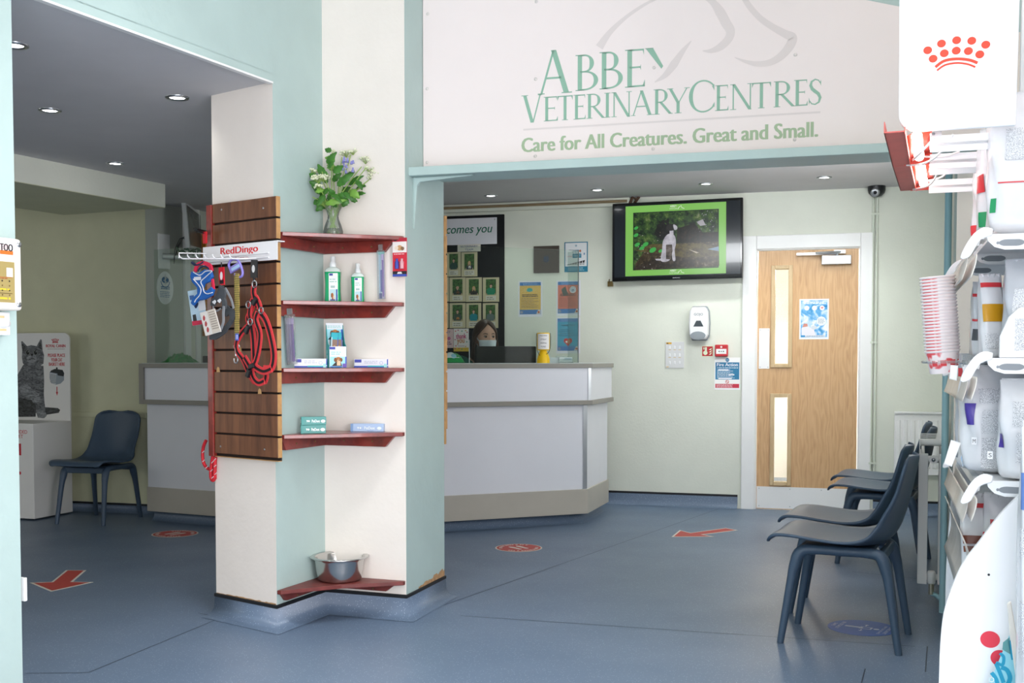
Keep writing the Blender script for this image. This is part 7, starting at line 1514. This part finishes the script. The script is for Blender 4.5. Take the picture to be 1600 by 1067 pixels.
r = thing('floor_sticker', 'round blue floor sticker under the nearest dark chair', 'floor sticker', (c.x, c.y, 0), up)
m = MB(); n = 44; m.prism([(rad*math.cos(2*math.pi*i/n), rad*math.sin(2*math.pi*i/n)) for i in range(n)], .0003, .0014, BLU, 'xy'); m.build('disc', r)
def fltext(m, t, x, y, h, w, mt): 
    v, f, a, b, c_, d_2 = text_geo(t); m.add([(x-w/2+(p[0]-a)/(b-a)*w, y+(p[1]-c_)/(d_2-c_)*h, .0018) for p in v], f, mt)
m = MB(); fltext(m, 'STAND APART', 0, .098, .016, .13, SW_); fltext(m, 'KEEP YOUR DISTANCE', 0, .078, .011, .15, SW_); fltext(m, 'BE SOCIALLY', 0, -.100, .016, .13, SW_); fltext(m, 'SAFE', 0, -.125, .015, .055, SW_); m.build('lettering', r)
m = MB(); zz = .0018
m.poly([(.012*math.cos(k*.4), .060+.013*math.sin(k*.4), zz) for k in range(16)], SW_)
for x0, x1, y0, y1 in ((-.019, .019, .034, .042), (-.019, -.013, -.01, .042), (.013, .019, -.01, .042), (-.011, -.001, -.072, .0), (.001, .011, -.072, .0), (-.011, .011, -.002, .003), (-.05, -.03, .004, .009), (.03, .05, .004, .009)): m.poly([(x0, y0, zz), (x1, y0, zz), (x1, y1, zz), (x0, y1, zz)], SW_)
for s in (-1, 1): m.poly([(s*.05, -.004, zz), (s*.062, .0065, zz), (s*.05, .017, zz)][::s], SW_)
m.build('pictogram', r)
# ================================================================ shell chairs
CH = mat('chair_polymer', '#3e5165', .40, var=.05, vscale=160, bump=.12, bscale=900)
def chair_proto():
    r = bpy.data.objects.new('shell_chair', None); COL.objects.link(r); r['category'] = 'chair'; r['group'] = 'dark moulded shell chairs'
    prof = [(-.285, .410), (-.272, .427), (-.245, .437), (-.18, .434), (-.09, .420), (.0, .408), (.075, .403), (.135, .412), (.178, .440), (.206, .484), (.226, .542), (.243, .61), (.257, .68), (.268, .735), (.272, .765)]
    wid = [.40, .41, .418, .428, .436, .438, .43, .412, .392, .38, .377, .377, .375, .37, .37]
    P_ = [Vector((0, a, b)) for a, b in prof]; C_ = curve(P_, 4); Wd = []
    for i in range(len(wid)-1):
        for k in range(4): Wd.append(wid[i]+(wid[i+1]-wid[i])*k/4)
    Wd.append(wid[-1]); N = len(C_)
    for i in range(N):                                     # rounded outer corners
        t = i/(N-1)
        if t > .84: Wd[i] = .375*max(.0, 1-((t-.84)/.168)**2.6)**.42
        if t < .12: Wd[i] *= .86+.14*math.sqrt(max(0, 1-((.12-t)/.12)**2))
    M_ = 21
    def P(i, j):
        k = min(N-1, round(i*(N-1))); t = k/(N-1); x = (j*2-1); c_ = C_[k]
        tg = (C_[min(k+1, N-1)]-C_[max(k-1, 0)]).normalized(); nrm = Vector((0, -tg.z, tg.y))
        bump_ = math.exp(-((t-.58)/.16)**2); dish = (.012+.050*bump_+.016*(t > .6)*min(1, (t-.6)/.1))*abs(x)**2.2
        lip = -.016*abs(x)**4*max(0, 1-t/.3)
        q_ = c_+nrm*(dish+lip); return (x*Wd[k]/2, q_.y, q_.z)
    m = MB(); m.grid(P, N, M_, CH); m.build('seat_shell', r, solid=.011)
    for sx in (-1, 1):
        for sy in (-1, 1):
            # side rail half, rounded knee, then tapered leg
            pts = curve([(sx*.158, -.01*sy, .384), (sx*.160, sy*.09, .385), (sx*.163, sy*.152, .376), (sx*.166, sy*.176, .32), (sx*.171, sy*.19, .25), (sx*.184, sy*.228, 0)], 5)
            n_ = len(pts); rs = []
            for i in range(n_):
                t = i/(n_-1); rs.append(.019+.006*min(1, max(0, (t-.2)/.25)) if t < .5 else .025-.011*((t-.5)/.5))
            m = MB(); m.tube(pts, rs, CH, 10); m.build('leg', r)
    m = MB()
    for sy in (-1, 1): m.box(-.16, .16, sy*.155-.014, sy*.155+.014, .352, .392, CH)
    m.box(-.10, .10, -.15, .12, .378, .396, CH); m.build('seat_frame', r, bevel=.006)
    return r
ch0 = chair_proto()
def feetmid(*l): P_ = [fl(*p) for p in l]; return sum(P_, Vector())/len(P_)
c1c = Vector((1.37, 4.563, 0)); th1 = R(-115)
spots = [(c1c, th1, 'nearest dark shell chair of the row, right above the blue floor sticker'), (c1c+Vector((.17, .53, 0)), th1, 'second dark shell chair, directly behind the nearest one'), (c1c+Vector((.74, 1.76, 0)), th1, 'third dark shell chair, nearer of the two beside the oak door'), (c1c+Vector((.90, 2.26, 0)), th1, 'farthest dark shell chair, closest to the oak door'),
         (Vector((-2.93, 7.92, 0)), R(-14), 'dark shell chair alone in the side room beside the cat panel')]
for i, (p, th, lab) in enumerate(spots):
    o = ch0 if i == 0 else copy_tree(ch0)
    o.location = p; o.rotation_euler = (0, 0, th); o['label'] = lab
# ================================================================ pet food display, right edge
SA = -18.5
O0 = at(1404, 205, 2.72); WN = W((O0.x, O0.y), SA)
DWH = mat('display_white', '#f1f2f4', .4, var=.008); DRED = mat('display_red', '#d2402f', .4, var=.02); CRN = flat('#d6422a', .5)
ds = thing('display_stand', 'white pet food display stand with red crown header at the right edge', 'display stand', WN.world(0, 0, 0), WN.a)
def D(u, v, dy=0.0): x, z = WN.loc(u, v, -dy); return Vector((x, dy, z))
# header panel
a, b = D(1404, 207), D(1583.5, 198); zb_ = (a.z+b.z)/2
rr = .04; n_ = 8; pts = [(a.x+rr+rr*math.cos(R(180+90*i/n_)), zb_+rr+rr*math.sin(R(180+90*i/n_))) for i in range(n_+1)]+[(b.x+.004, zb_), (b.x+.012, zb_+.62), (a.x-.004, zb_+.62)]
m = MB(); m.prism(pts, -.012, .004, DWH, 'xz'); hd = m.build('header_panel', ds, bevel=.002, seg=1)
m = MB(); y = -.0128
def HP(px, py): p = D(1360+px/3.442, py/3.442); return p.x, p.z
for px, py in ((307, 278), (381, 242), (462, 224), (543, 227), (618, 248), (336, 323), (396, 294), (460, 280), (525, 282), (586, 300)): x, z = HP(px, py); m.disc(x, z, .0098, y, CRN, .0092, 24)
m.stroke([tuple(p) for p in [(v.x, v.z) for v in curve([Vector((HP(*q_)[0], 0, HP(*q_)[1])) for q_ in ((348, 368), (395, 335), (462, 324), (530, 330), (574, 346))], 6)]], .0034, y, CRN)
m.stroke([(v.x, v.z) for v in curve([Vector((HP(*q_)[0], 0, HP(*q_)[1])) for q_ in ((357, 386), (400, 357), (462, 346), (520, 352), (562, 368))], 6)], .0022, y, CRN)
m.build('crown_emblem', hd)
# curved side panels
def side(pxs, dy, name='side_panel'):
    P_ = [D(u, v, dy) for u, v in pxs]; l = [(p.x, p.z) for p in P_]; l = [(v.x, v.z) for v in curve([Vector((x, 0, z)) for x, z in l], 4)]
    x1 = l[-1][0]; l = l+[(x1+.0001, l[0][1])] if False else l
    pts = [(l[0][0], 0.0)]+l+[(l[-1][0]+.12, l[-1][1]+.11), (l[-1][0]+.30, l[-1][1]+.11), (l[-1][0]+.30, 0.0)]
    m = MB(); m.prism(pts, dy-.009, dy+.009, DWH, 'xz'); return m.build(name, ds)
sp1 = side([(1467, 1067), (1469, 1010), (1474, 960), (1486, 920), (1504, 880), (1530, 845), (1562, 803), (1600, 765)], -.03)
P_ = [D(u, v, .9) for u, v in ((1477, 960), (1478, 900), (1482, 830), (1488, 765), (1494, 725), (1503, 700), (1520, 688))]; l = [(v.x, v.z) for v in curve([Vector((p.x, 0, p.z)) for p in P_], 4)]
m = MB(); m.prism([(l[0][0], 0)]+l+[(l[-1][0]+.1, l[-1][1]), (l[-1][0]+.35, l[-1][1]), (l[-1][0]+.35, 0)], .891, .909, DWH, 'xz'); m.build('side_panel', ds)
m = MB()
for u, v in ((1547, 999),): p = D(u, v, -.04); m.disc(p.x, p.z, .0215, -.0402, flat('#e63a4e'), .0198, 28)
p = D(1562, 1028, -.04); m.disc(p.x, p.z, .020, -.0402, flat('#e63a4e'), .019, 28); m.build('red_dots', sp1)
m = MB(); p = D(1545, 898, -.04); m.ball((p.x, -.039, p.z), (.003, .002, .003), BLACK, 8, 6); m.build('screw', sp1)
# back panel and posts
xb = D(1583, 300).x+.13
m = MB(); m.box(xb, xb+.015, 0, .92, .05, zb_+.5, DWH); m.build('back_panel', ds)
for yy in (.0, .88): m = MB(); m.box(xb-.03, xb, yy, yy+.03, 0, zb_+.55, DWH); m.build('upright', ds)
# shelves with brackets, front caps and ticket strips
for k, v in enumerate((369, 562, 753)):
    p = D(1541, v); x0, z0 = p.x, p.z
    m = MB(); m.box(x0+.01, xb, .0, .9, z0-.004, z0+.002, DWH); sh = m.build('shelf_tray', ds)
    for yy in (-.002, .44, .88):
        m = MB(); m.prism([(x0, z0+.004), (x0+.004, z0-.012), (x0+.018, z0-.026), (x0+.04, z0-.033), (xb-.02, z0-.033), (xb-.02, z0+.004)], yy-.0025, yy+.0025, DWH, 'xz')
        br = m.build('bracket', sh)
        m = MB(); hx_ = x0+.055; m.prism([(hx_+.018*math.cos(a_)+(.010 if math.cos(a_) > 0 else -.010), z0-.017+.008*math.sin(a_)) for a_ in [i*.3927 for i in range(16)]], yy-.0031, yy+.0031, mat('slot_shadow', '#8b9096', .6, var=0), 'xz'); m.disc(x0+.025, z0-.017, .0035, yy-.003, mat('slot_shadow', '#8b9096', .6, var=0), n=10); m.build('bracket_slot', br)
    # front lip profile running along the shelf
    m = MB(); m.prism([(x0-.004, z0-.002), (x0-.018, z0-.004), (x0-.020, z0-.022), (x0-.015, z0-.022), (x0-.013, z0-.008), (x0-.004, z0-.007)], .0, .9, mat('lip_grey', '#c9cac9', .3, var=.02), 'xz'); m.build('front_rail', sh)
    m = MB(); cap = curve([Vector((x0+.014, 0, z0+.016)), Vector((x0-.006, 0, z0+.020)), Vector((x0-.028, 0, z0+.006)), Vector((x0-.046, 0, z0-.022)), Vector((x0-.056, 0, z0-.046)), Vector((x0-.052, 0, z0-.053)), Vector((x0-.036, 0, z0-.047)), Vector((x0-.026, 0, z0-.03)), Vector((x0-.012, 0, z0-.008)), Vector((x0+.012, 0, z0+.0))], 3)
    for yy in (-.012, .905): m2 = MB(); m2.prism([(q_.x, q_.z) for q_ in cap], yy, yy+.009, DWH, 'xz'); m2.build('end_cap', sh, bevel=.002, seg=1)
    for q_, (dx, dz) in enumerate(((0, 0), (.020, .004))):
        def TS(i, j): return (x0-.052+dx+.012*math.sin(1.6*(1-i)), .0+.88*j, z0-.045+dz-.055*i)
        m = MB(); m.grid(TS, 8, 4, mat('ticket_strip', '#bdb7b0', .25, var=.1, vscale=9) if q_ == 0 else mat('ticket_strip_pale', '#dcd8d0', .3, var=.05)); m.build('ticket_strip', sh, solid=.0025)
# base: lower tray with its ticket strip
p = D(1520, 860, .25); m = MB(); m.box(D(1500, 900).x+.02, xb, .0, .89, .50, .508, DWH); bt = m.build('base_tray', ds)
def TS2(i, j): return (D(1502, 880, .3).x-.015+.02*(1-(2*i-1)**2), .02+.86*j, D(1502, 815, .3).z-.16*i)
m = MB(); m.grid(TS2, 10, 4, mat('ticket_strip', '#bdb7b0')); m.build('ticket_strip', bt, solid=.003)
# price cards clipped to the rails
for (u0, v0), (u1, v1), (u2, v2), (u3, v3), dy, c_ in (((1475, 724), (1486, 687), (1501.5, 692), (1487, 729), .05, '#f4f5f6'), ((1500, 715), (1508, 698), (1511, 716), (1504, 730), .2, '#a9c4de'), ((1483, 592), (1485, 570), (1497, 571), (1495, 595), .1, '#eef0f2')):
    q4 = [D(u, v, dy) for u, v in ((u0, v0), (u1, v1), (u2, v2), (u3, v3))]; m = MB(); m.prism([(q_.x, q_.z) for q_ in q4], dy-.0015, dy+.0015, mat('card_frame', '#cfd0d0', .3, var=.02), 'xz'); ce = sum(q4, Vector())/4
    m.flatp([(ce.x+(q_.x-ce.x)*.84, ce.z+(q_.z-ce.z)*.9) for q_ in q4], dy-.0019, flat(c_)); m.build('price_card', ds)
# teal flyer and its pale upright in front of the near side panel
fy = -.08
q4 = [D(u, v, fy) for u, v in ((1577, 992), (1543, 1075), (1536, 1110), (1592, 1110), (1588, 1060), (1578, 1000))]
flr = thing('leaflet', 'turquoise printed leaflet leaning on the white side panel at the lower right corner', 'leaflet', WN.world(0, fy, 0), WN.a)
m = MB(); m.prism([(p.x, p.z) for p in q4], -.003, 0, mat('teal_print', '#8fd3e2', .4, var=.05), 'xz'); m.build('sheet', flr)
m = MB(); TB = flat('#1c9cc0'); y = -.0036
m.flatp([(p.x, p.z) for p in (D(1567, 1003, fy), D(1577, 995, fy), D(1579, 1022, fy), D(1566, 1014, fy))], y, flat('#5f9a9c'))
for ps, w_ in ((((1562, 1020), (1568, 1026), (1566, 1038), (1556, 1034)), .0035), (((1556, 1036), (1562, 1050), (1568, 1066)), .0045), (((1564, 1042), (1573, 1046), (1578, 1058), (1574, 1070)), .005), (((1549, 1050), (1556, 1060), (1560, 1075)), .0045), (((1577, 1000), (1580, 1015), (1583, 1030)), .004)): m.stroke([(v.x, v.z) for v in curve([D(u, v, fy) for u, v in ps], 5)], w_, y, TB)
x, z = D(1549, 1061, fy).x, D(1549, 1061, fy).z; m.ring(x, z, .004, .006, y-.0003, flat('#e9f6fa')); m.build('lettering', flr)
q4 = [D(u, v, -.1) for u, v in ((1573, 942), (1579, 938), (1600, 1065), (1606, 1110), (1592, 1110), (1588, 1070), (1577, 985))]
up_ = thing('leaflet_stand', 'cream plastic upright leaning beside the turquoise leaflet', 'stand', WN.world(0, -.1, 0), WN.a)
m = MB(); m.prism([(p.x, p.z) for p in q4], -.012, .0, mat('cream_strip', '#e6e0d6', .4, var=.02), 'xz'); m.build('upright', up_, bevel=.002, seg=1)
p = q4[4]; m = MB(); m.box(p.x-.02, p.x+.06, -.02, .04, 0, .012, mat('cream_strip', '#e6e0d6')); m.box(p.x-.0, p.x+.025, -.01, .004, .01, p.z+.01, mat('cream_strip', '#e6e0d6')); m.build('foot', up_)
# red strip lights under the header
TUBE = mat('tube_glow', '#fff3ec', .4, var=0, emit=11.0)
pa, pb_ = at(1381, 209, 2.62), at(1407, 298, 3.52); pm = at(1394.5, 263, 3.07)
zc_ = (pa.z+pb_.z)/2
for k, (a, b, lab) in enumerate(((pa, pm, 'nearer red strip light with white tube beside the crown header'), (pm, pb_, 'farther red strip light with white tube, above the dome camera'))):
    a = Vector((a.x, a.y, zc_)); b = Vector((b.x, b.y, zc_)); d = (b-a); L = d.length-.004; an = math.atan2(d.y, d.x)
    sr = thing('strip_light', lab, 'light', a, an, 'red strip lights of the display')
    # local x runs away from the camera, -y is to the right
    PKR = mat('canopy_red', '#c25a52', .45, var=.06, vscale=20)
    m = MB(); m.box(0, L, -.045, 0, 0, .003, PKR); m.box(0, L, -.002, 0, 0, .026, PKR); m.box(0, L, -.047, -.045, -.004, .012, mat('red_edge', '#e0604f', .3)); m.build('canopy', sr)
    m = MB(); m.grid(lambda i, j, s0=(L*.24 if k == 0 else 0): (s0+(L-s0)*j, -.047-.05*i, .010+.018*math.sin(math.pi*.5*i)), 8, 2, DRED); m.build('reflector', sr, solid=.002)
    m = MB(); m.tube([(.0 if k else L*.2, -.070, .006), (L*.80, -.070, .006), (L*.86, -.070, .006)], [.0125, .0125, .005], TUBE, 14); m.build('tube', sr)
    m = MB(); m.box(L-.01, L-.004, -.10, -.03, -.002, .035, DRED); m.prism([(-.105, .03), (-.07, .03), (-.06, -.0), (-.08, -.0)], L*.35, L*.35+.004, DRED, 'yz'); m.build('end_bracket', sr)
    m = MB(); m.tube([(L*.33, -.10, .02), (L*.36, -.115, .022)], .004, CHROME, 6); m.box(L*.34, L*.35, -.125, -.105, .012, .034, CHROME); m.build('wing_nut', sr)
# white cantilever arms and their drooping cables
for yy, va in ((.06, 0), (.32, 0), (.42, 0), (.78, 0)):
    m = MB(); xs_ = .082+yy*.03; m.box(xs_-.01, xb, yy, yy+.045, zc_-.006, zc_+.004, DWH); m.box(xs_-.01, xb, yy, yy+.003, zc_-.02, zc_+.02, DWH); m.build('cantilever_arm', ds, bevel=.001, seg=1)
CAB = mat('white_cable', '#eceae8', .35, var=0)
for l in ([(1461, 214, .02), (1445, 232, .05), (1434, 243, .1), (1426, 250, .3)], [(1489, 210, .05), (1475, 232, .1), (1455, 250, .2), (1436, 257, .3), (1417, 258, .35)], [(1500, 236, .3), (1480, 243, .3), (1455, 245, .3), (1432, 243, .25)], [(1467, 255, .4), (1463, 275, .5), (1450, 290, .65), (1427, 296, .8)], [(1486, 256, .4), (1478, 272, .5), (1462, 280, .6), (1440, 284, .7)]):
    m = MB(); m.tube(curve([D(*p) for p in l], 5), .0028, CAB, 6); m.build('cable', ds)
# ---- stock on the shelves
def foil(name, c, r1=.25): return mat(name, c, r1, .0, var=.06, vscale=14, bump=.9, bscale=11, spec=.6)
BAGW = foil('bag_white', '#d9dade'); BAGS = foil('bag_silver', '#b4b7be', .2)
def bag(label, x, dy, z, w, t, h, rz, body, patches, tilt=0.0, top='seal', group='pet food bags on the display', name='pet_food_bag'):
    r = thing(name, label, 'bag', WN.world(x, dy, z), WN.a+rz, group); r.rotation_euler = (tilt, 0, WN.a+rz)
    def P(i, j, o=0.0):
        a = 2*math.pi*j; k = 1-max(0, (i-.62)/.38)**1.6*(.96 if top == 'seal' else .25); kb = min(1, (i/.06+.25)) if i < .06 else 1
        ca, sa = math.cos(a), math.sin(a); n_ = .5
        ex = math.copysign(abs(ca)**n_, ca); ey = math.copysign(abs(sa)**n_, sa)
        wr = 1+.030*math.sin(7*a+9*i)+.03*math.sin(15*i+3*a)
        return ((w/2*ex*wr*kb)*(1-.10*max(0, i-.6))+o*ca*.0, (t/2*ey*wr*k*kb)+(o*ey), h*i)
    m = MB(); m.grid(lambda i, j: P(i, j), 26, 41, body); m.add([P(0, j/40) for j in range(40)], [tuple(range(40))[::-1]], body); m.build('pouch', r)
    if top == 'seal':
        m = MB(); m.grid(lambda i, j: ((2*j-1)*w*.46, .003*math.sin(j*25), h*.97+.05*i*h*.9), 3, 17, body); m.build('top_seal', r, solid=.002)
    # printed patches wrapped on the pouch: (height range, angle range, material)
    if patches:
        m = MB()
        for i0, i1, j0, j1, mt in patches:
            m.grid(lambda i, j: tuple(Vector(P(i0+(i1-i0)*i, j0+(j1-j0)*j))*1.0+Vector((.0022*math.cos(2*math.pi*(j0+(j1-j0)*j)), .0022*math.sin(2*math.pi*(j0+(j1-j0)*j)), 0))), 8, 8, mt)
        m.build('printing', r)
    return r
def smallprint():
    mm = bpy.data.materials.new('print_small_text'); mm.use_nodes = True; nt = mm.node_tree; bs = nt.nodes['Principled BSDF']; bs.inputs['Roughness'].default_value = .3
    tc = nt.nodes.new('ShaderNodeTexCoord'); mp_ = nt.nodes.new('ShaderNodeMapping'); mp_.inputs['Scale'].default_value = (1, 1, 2.2); n = nt.nodes.new('ShaderNodeTexNoise'); n.inputs['Scale'].default_value = 420; n.inputs['Detail'].default_value = 1
    rr = nt.nodes.new('ShaderNodeValToRGB'); e = rr.color_ramp.elements; e[0].position = .42; e[0].color = hexc('#a3a6ac'); e[1].position = .56; e[1].color = hexc('#e3e4e8')
    nt.links.new(tc.outputs['Object'], mp_.inputs[0]); nt.links.new(mp_.outputs[0], n.inputs['Vector']); nt.links.new(n.outputs['Fac'], rr.inputs[0]); nt.links.new(rr.outputs[0], bs.inputs['Base Color']); return mm
SPT = smallprint(); PUR = flat('#4b3a9a', .3); GRE = flat('#1f8f5a', .3); RDP = flat('#d23a42', .3); GOL = flat('#c58f14', .3); BRN = flat('#7a3f2a', .3); GRY = flat('#4a4c52', .3)
s1, s2, s3 = D(1541, 369).z+.003, D(1541, 562).z+.003, D(1541, 753).z+.003
x1 = D(1541, 369).x
# angle .75 faces the camera side, .5 faces the room
bag('tall silver white food bag with a red line, on the top display shelf', x1+.085, .075, s1, .16, .11, .34, R(0), BAGW, [(.36, .37, .66, .95, RDP), (.05, .33, .76, .93, SPT), (.52, .74, .70, .93, SPT), (.16, .26, .60, .645, GRE)])
bag('white food bag behind the tall one on the top display shelf', x1+.075, .30, s1, .15, .12, .30, R(4), BAGW, [(.15, .28, .56, .66, GRE), (.45, .6, .5, .62, RDP)])
bag('white bag with red mark at the far end of the top display shelf', x1+.085, .62, s1, .15, .12, .29, R(-4), BAGW, [(.2, .3, .5, .64, RDP)])
bag('crumpled silver pouch with small print on the middle display shelf', x1+.11, .06, s2, .13, .09, .235, R(-6), BAGS, [(.45, .7, .68, .9, SPT), (.1, .38, .70, .92, SPT)])
bag('slim white sachet with a gold label on the middle display shelf', x1+.028, .14, s2, .055, .05, .21, R(12), BAGW, [(.42, .63, .62, .9, GOL), (.84, .9, .6, .9, RDP), (.1, .28, .66, .86, SPT)], R(-8))
bag('slim white sachet with red lettering behind the gold labelled one', x1+.02, .34, s2, .06, .06, .20, R(6), BAGW, [(.82, .86, .55, .85, RDP), (.5, .53, .55, .85, RDP), (.25, .4, .58, .7, GRY)], R(5))
bag('white pouch at the far end of the middle display shelf', x1+.06, .62, s2, .10, .09, .2, R(0), BAGW, [(.3, .5, .5, .7, RDP)])
p4 = [D(1562, 559, -.01), D(1563, 525, -.01), D(1577, 495, -.01), D(1592, 481, -.01), D(1605, 478, -.01), D(1625, 478, -.01), D(1625, 559, -.01)]
gc = thing('carton_card', 'white curved carton side with grey small print on the middle display shelf', 'packaging', WN.world(0, 0, 0), WN.a)
m = MB(); m.prism([(p.x, p.z) for p in p4], .0, .018, mat('carton_white', '#eff0f3', .4, var=.01), 'xz'); m.build('carton', gc, bevel=.003)
m = MB(); a, b = D(1586, 548, -.012), D(1620, 497, -.012); m.rect(a.x, a.z, b.x, b.z, -.0007, SPT); m.build('printing', gc)
bag('large white bag with a purple square lettered M, on the lower display shelf', x1+.055, .22, s3, .19, .13, .27, R(6), BAGW, [(.46, .66, .585, .665, PUR), (.06, .34, .70, .9, SPT), (.38, .6, .70, .93, SPT), (.66, .8, .68, .95, SPT)], top='seal')
bag('large white bag with small purple tag, in front on the lower display shelf', x1+.115, .07, s3, .15, .12, .24, R(-8), BAGW, [(.2, .5, .72, .92, SPT), (.56, .8, .70, .95, SPT), (.34, .48, .575, .635, PUR)], R(4))
bag('silver bag with red lettering at the back of the lower display shelf', x1+.05, .5, s3, .17, .13, .30, R(3), BAGS, [(.74, .88, .56, .82, RDP)])
bag('white bag at the far end of the lower display shelf', x1+.07, .74, s3, .16, .11, .25, R(0), BAGW, [(.3, .5, .5, .64, PUR)])
for t, u, v, dy in (('M', 1522, 689, .13), ('S', 1547, 711, .0)):
    p = D(u, v, dy); q_ = thing('size_tag', 'small white size tag reading '+t+' on the large bag', 'label', WN.world(p.x, dy, p.z), WN.a)
    m = MB(); m.box(-.006, .006, -.001, 0, -.009, .009, flat('#eeeff2')); m.text(t, 0, -.005, -.0014, .01, GRY, .007); m.build('tag', q_)
bz = .511
bag('slim white bag with a brown band and red logo in the base tray', D(1525, 850, .12).x+.01, .14, bz, .075, .055, .30, R(4), BAGW, [(.5, .55, .6, .9, BRN), (.57, .64, .6, .9, BRN), (.88, .92, .6, .9, RDP)], R(-14))
bag('white bag leaning at an angle with a red band in the base tray', D(1580, 850, .12).x-.02, .2, bz, .08, .055, .30, R(-4), BAGW, [(.66, .69, .6, .95, RDP), (.72, .8, .7, .85, RDP)], R(6))
bag('silver sachet wedged upright between two bags in the base tray', D(1548, 850, .2).x+.01, .24, bz, .05, .045, .22, R(0), BAGS, [])
tin = thing('food_tin', 'metal food tin with white label in the base tray of the display', 'tin', WN.world(D(1562, 790, .3).x, .34, bz+.0), WN.a)
m = MB(); m.lathe([(.037, 0), (.038, .004), (.0365, .008), (.0365, .19), (.038, .194), (.037, .2), (.034, .197), (0, .196)], mat('tin_gold', '#a58f4f', .25, .9, var=.05), n=28); m.build('can', tin); m = MB(); m.lathe([(.0372, .014), (.0372, .185)], flat('#e9eaec', .35), n=28, caps=False); m.build('label', tin)
p = D(1598, 960, -.16); bag('white food bag standing at the right edge in front of the side panel', p.x+.05, -.19, .0, .13, .10, 1.0, R(0), BAGW, [(.72, .78, .55, .7, SPT), (.82, .9, .55, .7, flat('#5a7ab8', .3)), (.5, .62, .55, .66, SPT)])
# white box and strip at the upper right
# ---- stack of paper cups in a wire holder
cA, cB = at(1464.5, 432, 3.0), at(1474.5, 583, 3.0); ax = (cB-cA); tl = ax.length; ax.normalize()
rimr = 27/F*3.0; CUP = mat('cup_white', '#efe6e6', .35, var=.02)
def cup_print():
    mm = bpy.data.materials.new('cup_red_print'); mm.use_nodes = True; nt = mm.node_tree; bs = nt.nodes['Principled BSDF']; bs.inputs['Roughness'].default_value = .4
    tc = nt.nodes.new('ShaderNodeTexCoord'); n = nt.nodes.new('ShaderNodeTexNoise'); n.inputs['Scale'].default_value = 46; n.inputs['Detail'].default_value = 1
    rr = nt.nodes.new('ShaderNodeValToRGB'); rr.color_ramp.interpolation = 'LINEAR'; e = rr.color_ramp.elements; e[0].position = .52; e[0].color = hexc('#f0e4e4'); e[1].position = .62; e[1].color = hexc('#dd5258')
    nt.links.new(tc.outputs['Object'], n.inputs['Vector']); nt.links.new(n.outputs['Fac'], rr.inputs[0]); nt.links.new(rr.outputs[0], bs.inputs['Base Color']); return mm
CUPP = cup_print(); ch = .062; pitch_ = (tl-ch)/23
q0_ = Vector((0, 0, 1)).rotation_difference(-ax)
m = MB(); m.lathe([(rimr*.74, 0), (rimr*.76, .003), (rimr*.92, ch-.006)], CUPP, n=28, caps=False); m.lathe([(rimr*.92, ch-.006), (rimr*.97, ch-.004), (rimr, ch-.0015), (rimr*.97, ch), (rimr*.91, ch-.003), (rimr*.745, .006), (0, .005)], CUP, n=28, caps=False); m.lathe([(0, 0), (rimr*.74, 0)], CUP, n=28, caps=False)
cup_me = None
for k in range(24):
    base = cB-ax*(pitch_*k)
    if k == 0:
        o = m.build('paper_cup'); cup0 = o
        tag(o, 'lowest cup of the nested stack, its red printed side showing below the ring', 'cup', 'nested paper cups')
        m2 = MB()
        for a_ in (-1.9, -1.25, -.6, -2.5):
            n_ = 5; vs = []
            for zz in (.02, .036):
                rr_3 = rimr*(.76+.16*zz/ch)+.0006
                vs += [(rr_3*math.cos(a_+.2*(i/n_-.5)*2), rr_3*math.sin(a_+.2*(i/n_-.5)*2), zz) for i in range(n_+1)]
            m2.add(vs, [(i, i+1, n_+2+i, n_+1+i) for i in range(n_)], flat('#df4a4e'), True)
        m2.build('printing', o)
    else:
        o = cup0.copy(); COL.objects.link(o); o['label'] = 'topmost cup of the tall nested stack of red and white cups' if k == 23 else 'white and red paper cup in the middle of the tall nested stack'
    o.location = base; o.rotation_mode = 'QUATERNION'; o.rotation_quaternion = q0_
cp_ = cB-ax*.03
chd = thing('cup_holder', 'clear ring holder clipped to the display shelf around the cup stack', 'cup holder', cp_, WN.a)
m = MB(); m.tube([(rimr*1.12*math.cos(k*.2618), rimr*1.12*math.sin(k*.2618), -.0) for k in range(25)], .0035, CLEAR, 8); m.build('ring', chd)
inv2 = (Matrix.Translation(cp_) @ Matrix.Rotation(WN.a, 4, 'Z')).inverted(); tgt = inv2 @ WN.world(x1-.02, .28, s2-.01)
m = MB(); d_2 = Vector((tgt.x, tgt.y, 0)).normalized(); m.tube([d_2*rimr*1.12, tuple(tgt)], .006, CLEAR, 6); m.box(tgt.x-.012, tgt.x+.012, tgt.y-.01, tgt.y+.01, tgt.z-.012, tgt.z+.02, CLEAR); m.build('clip', chd)
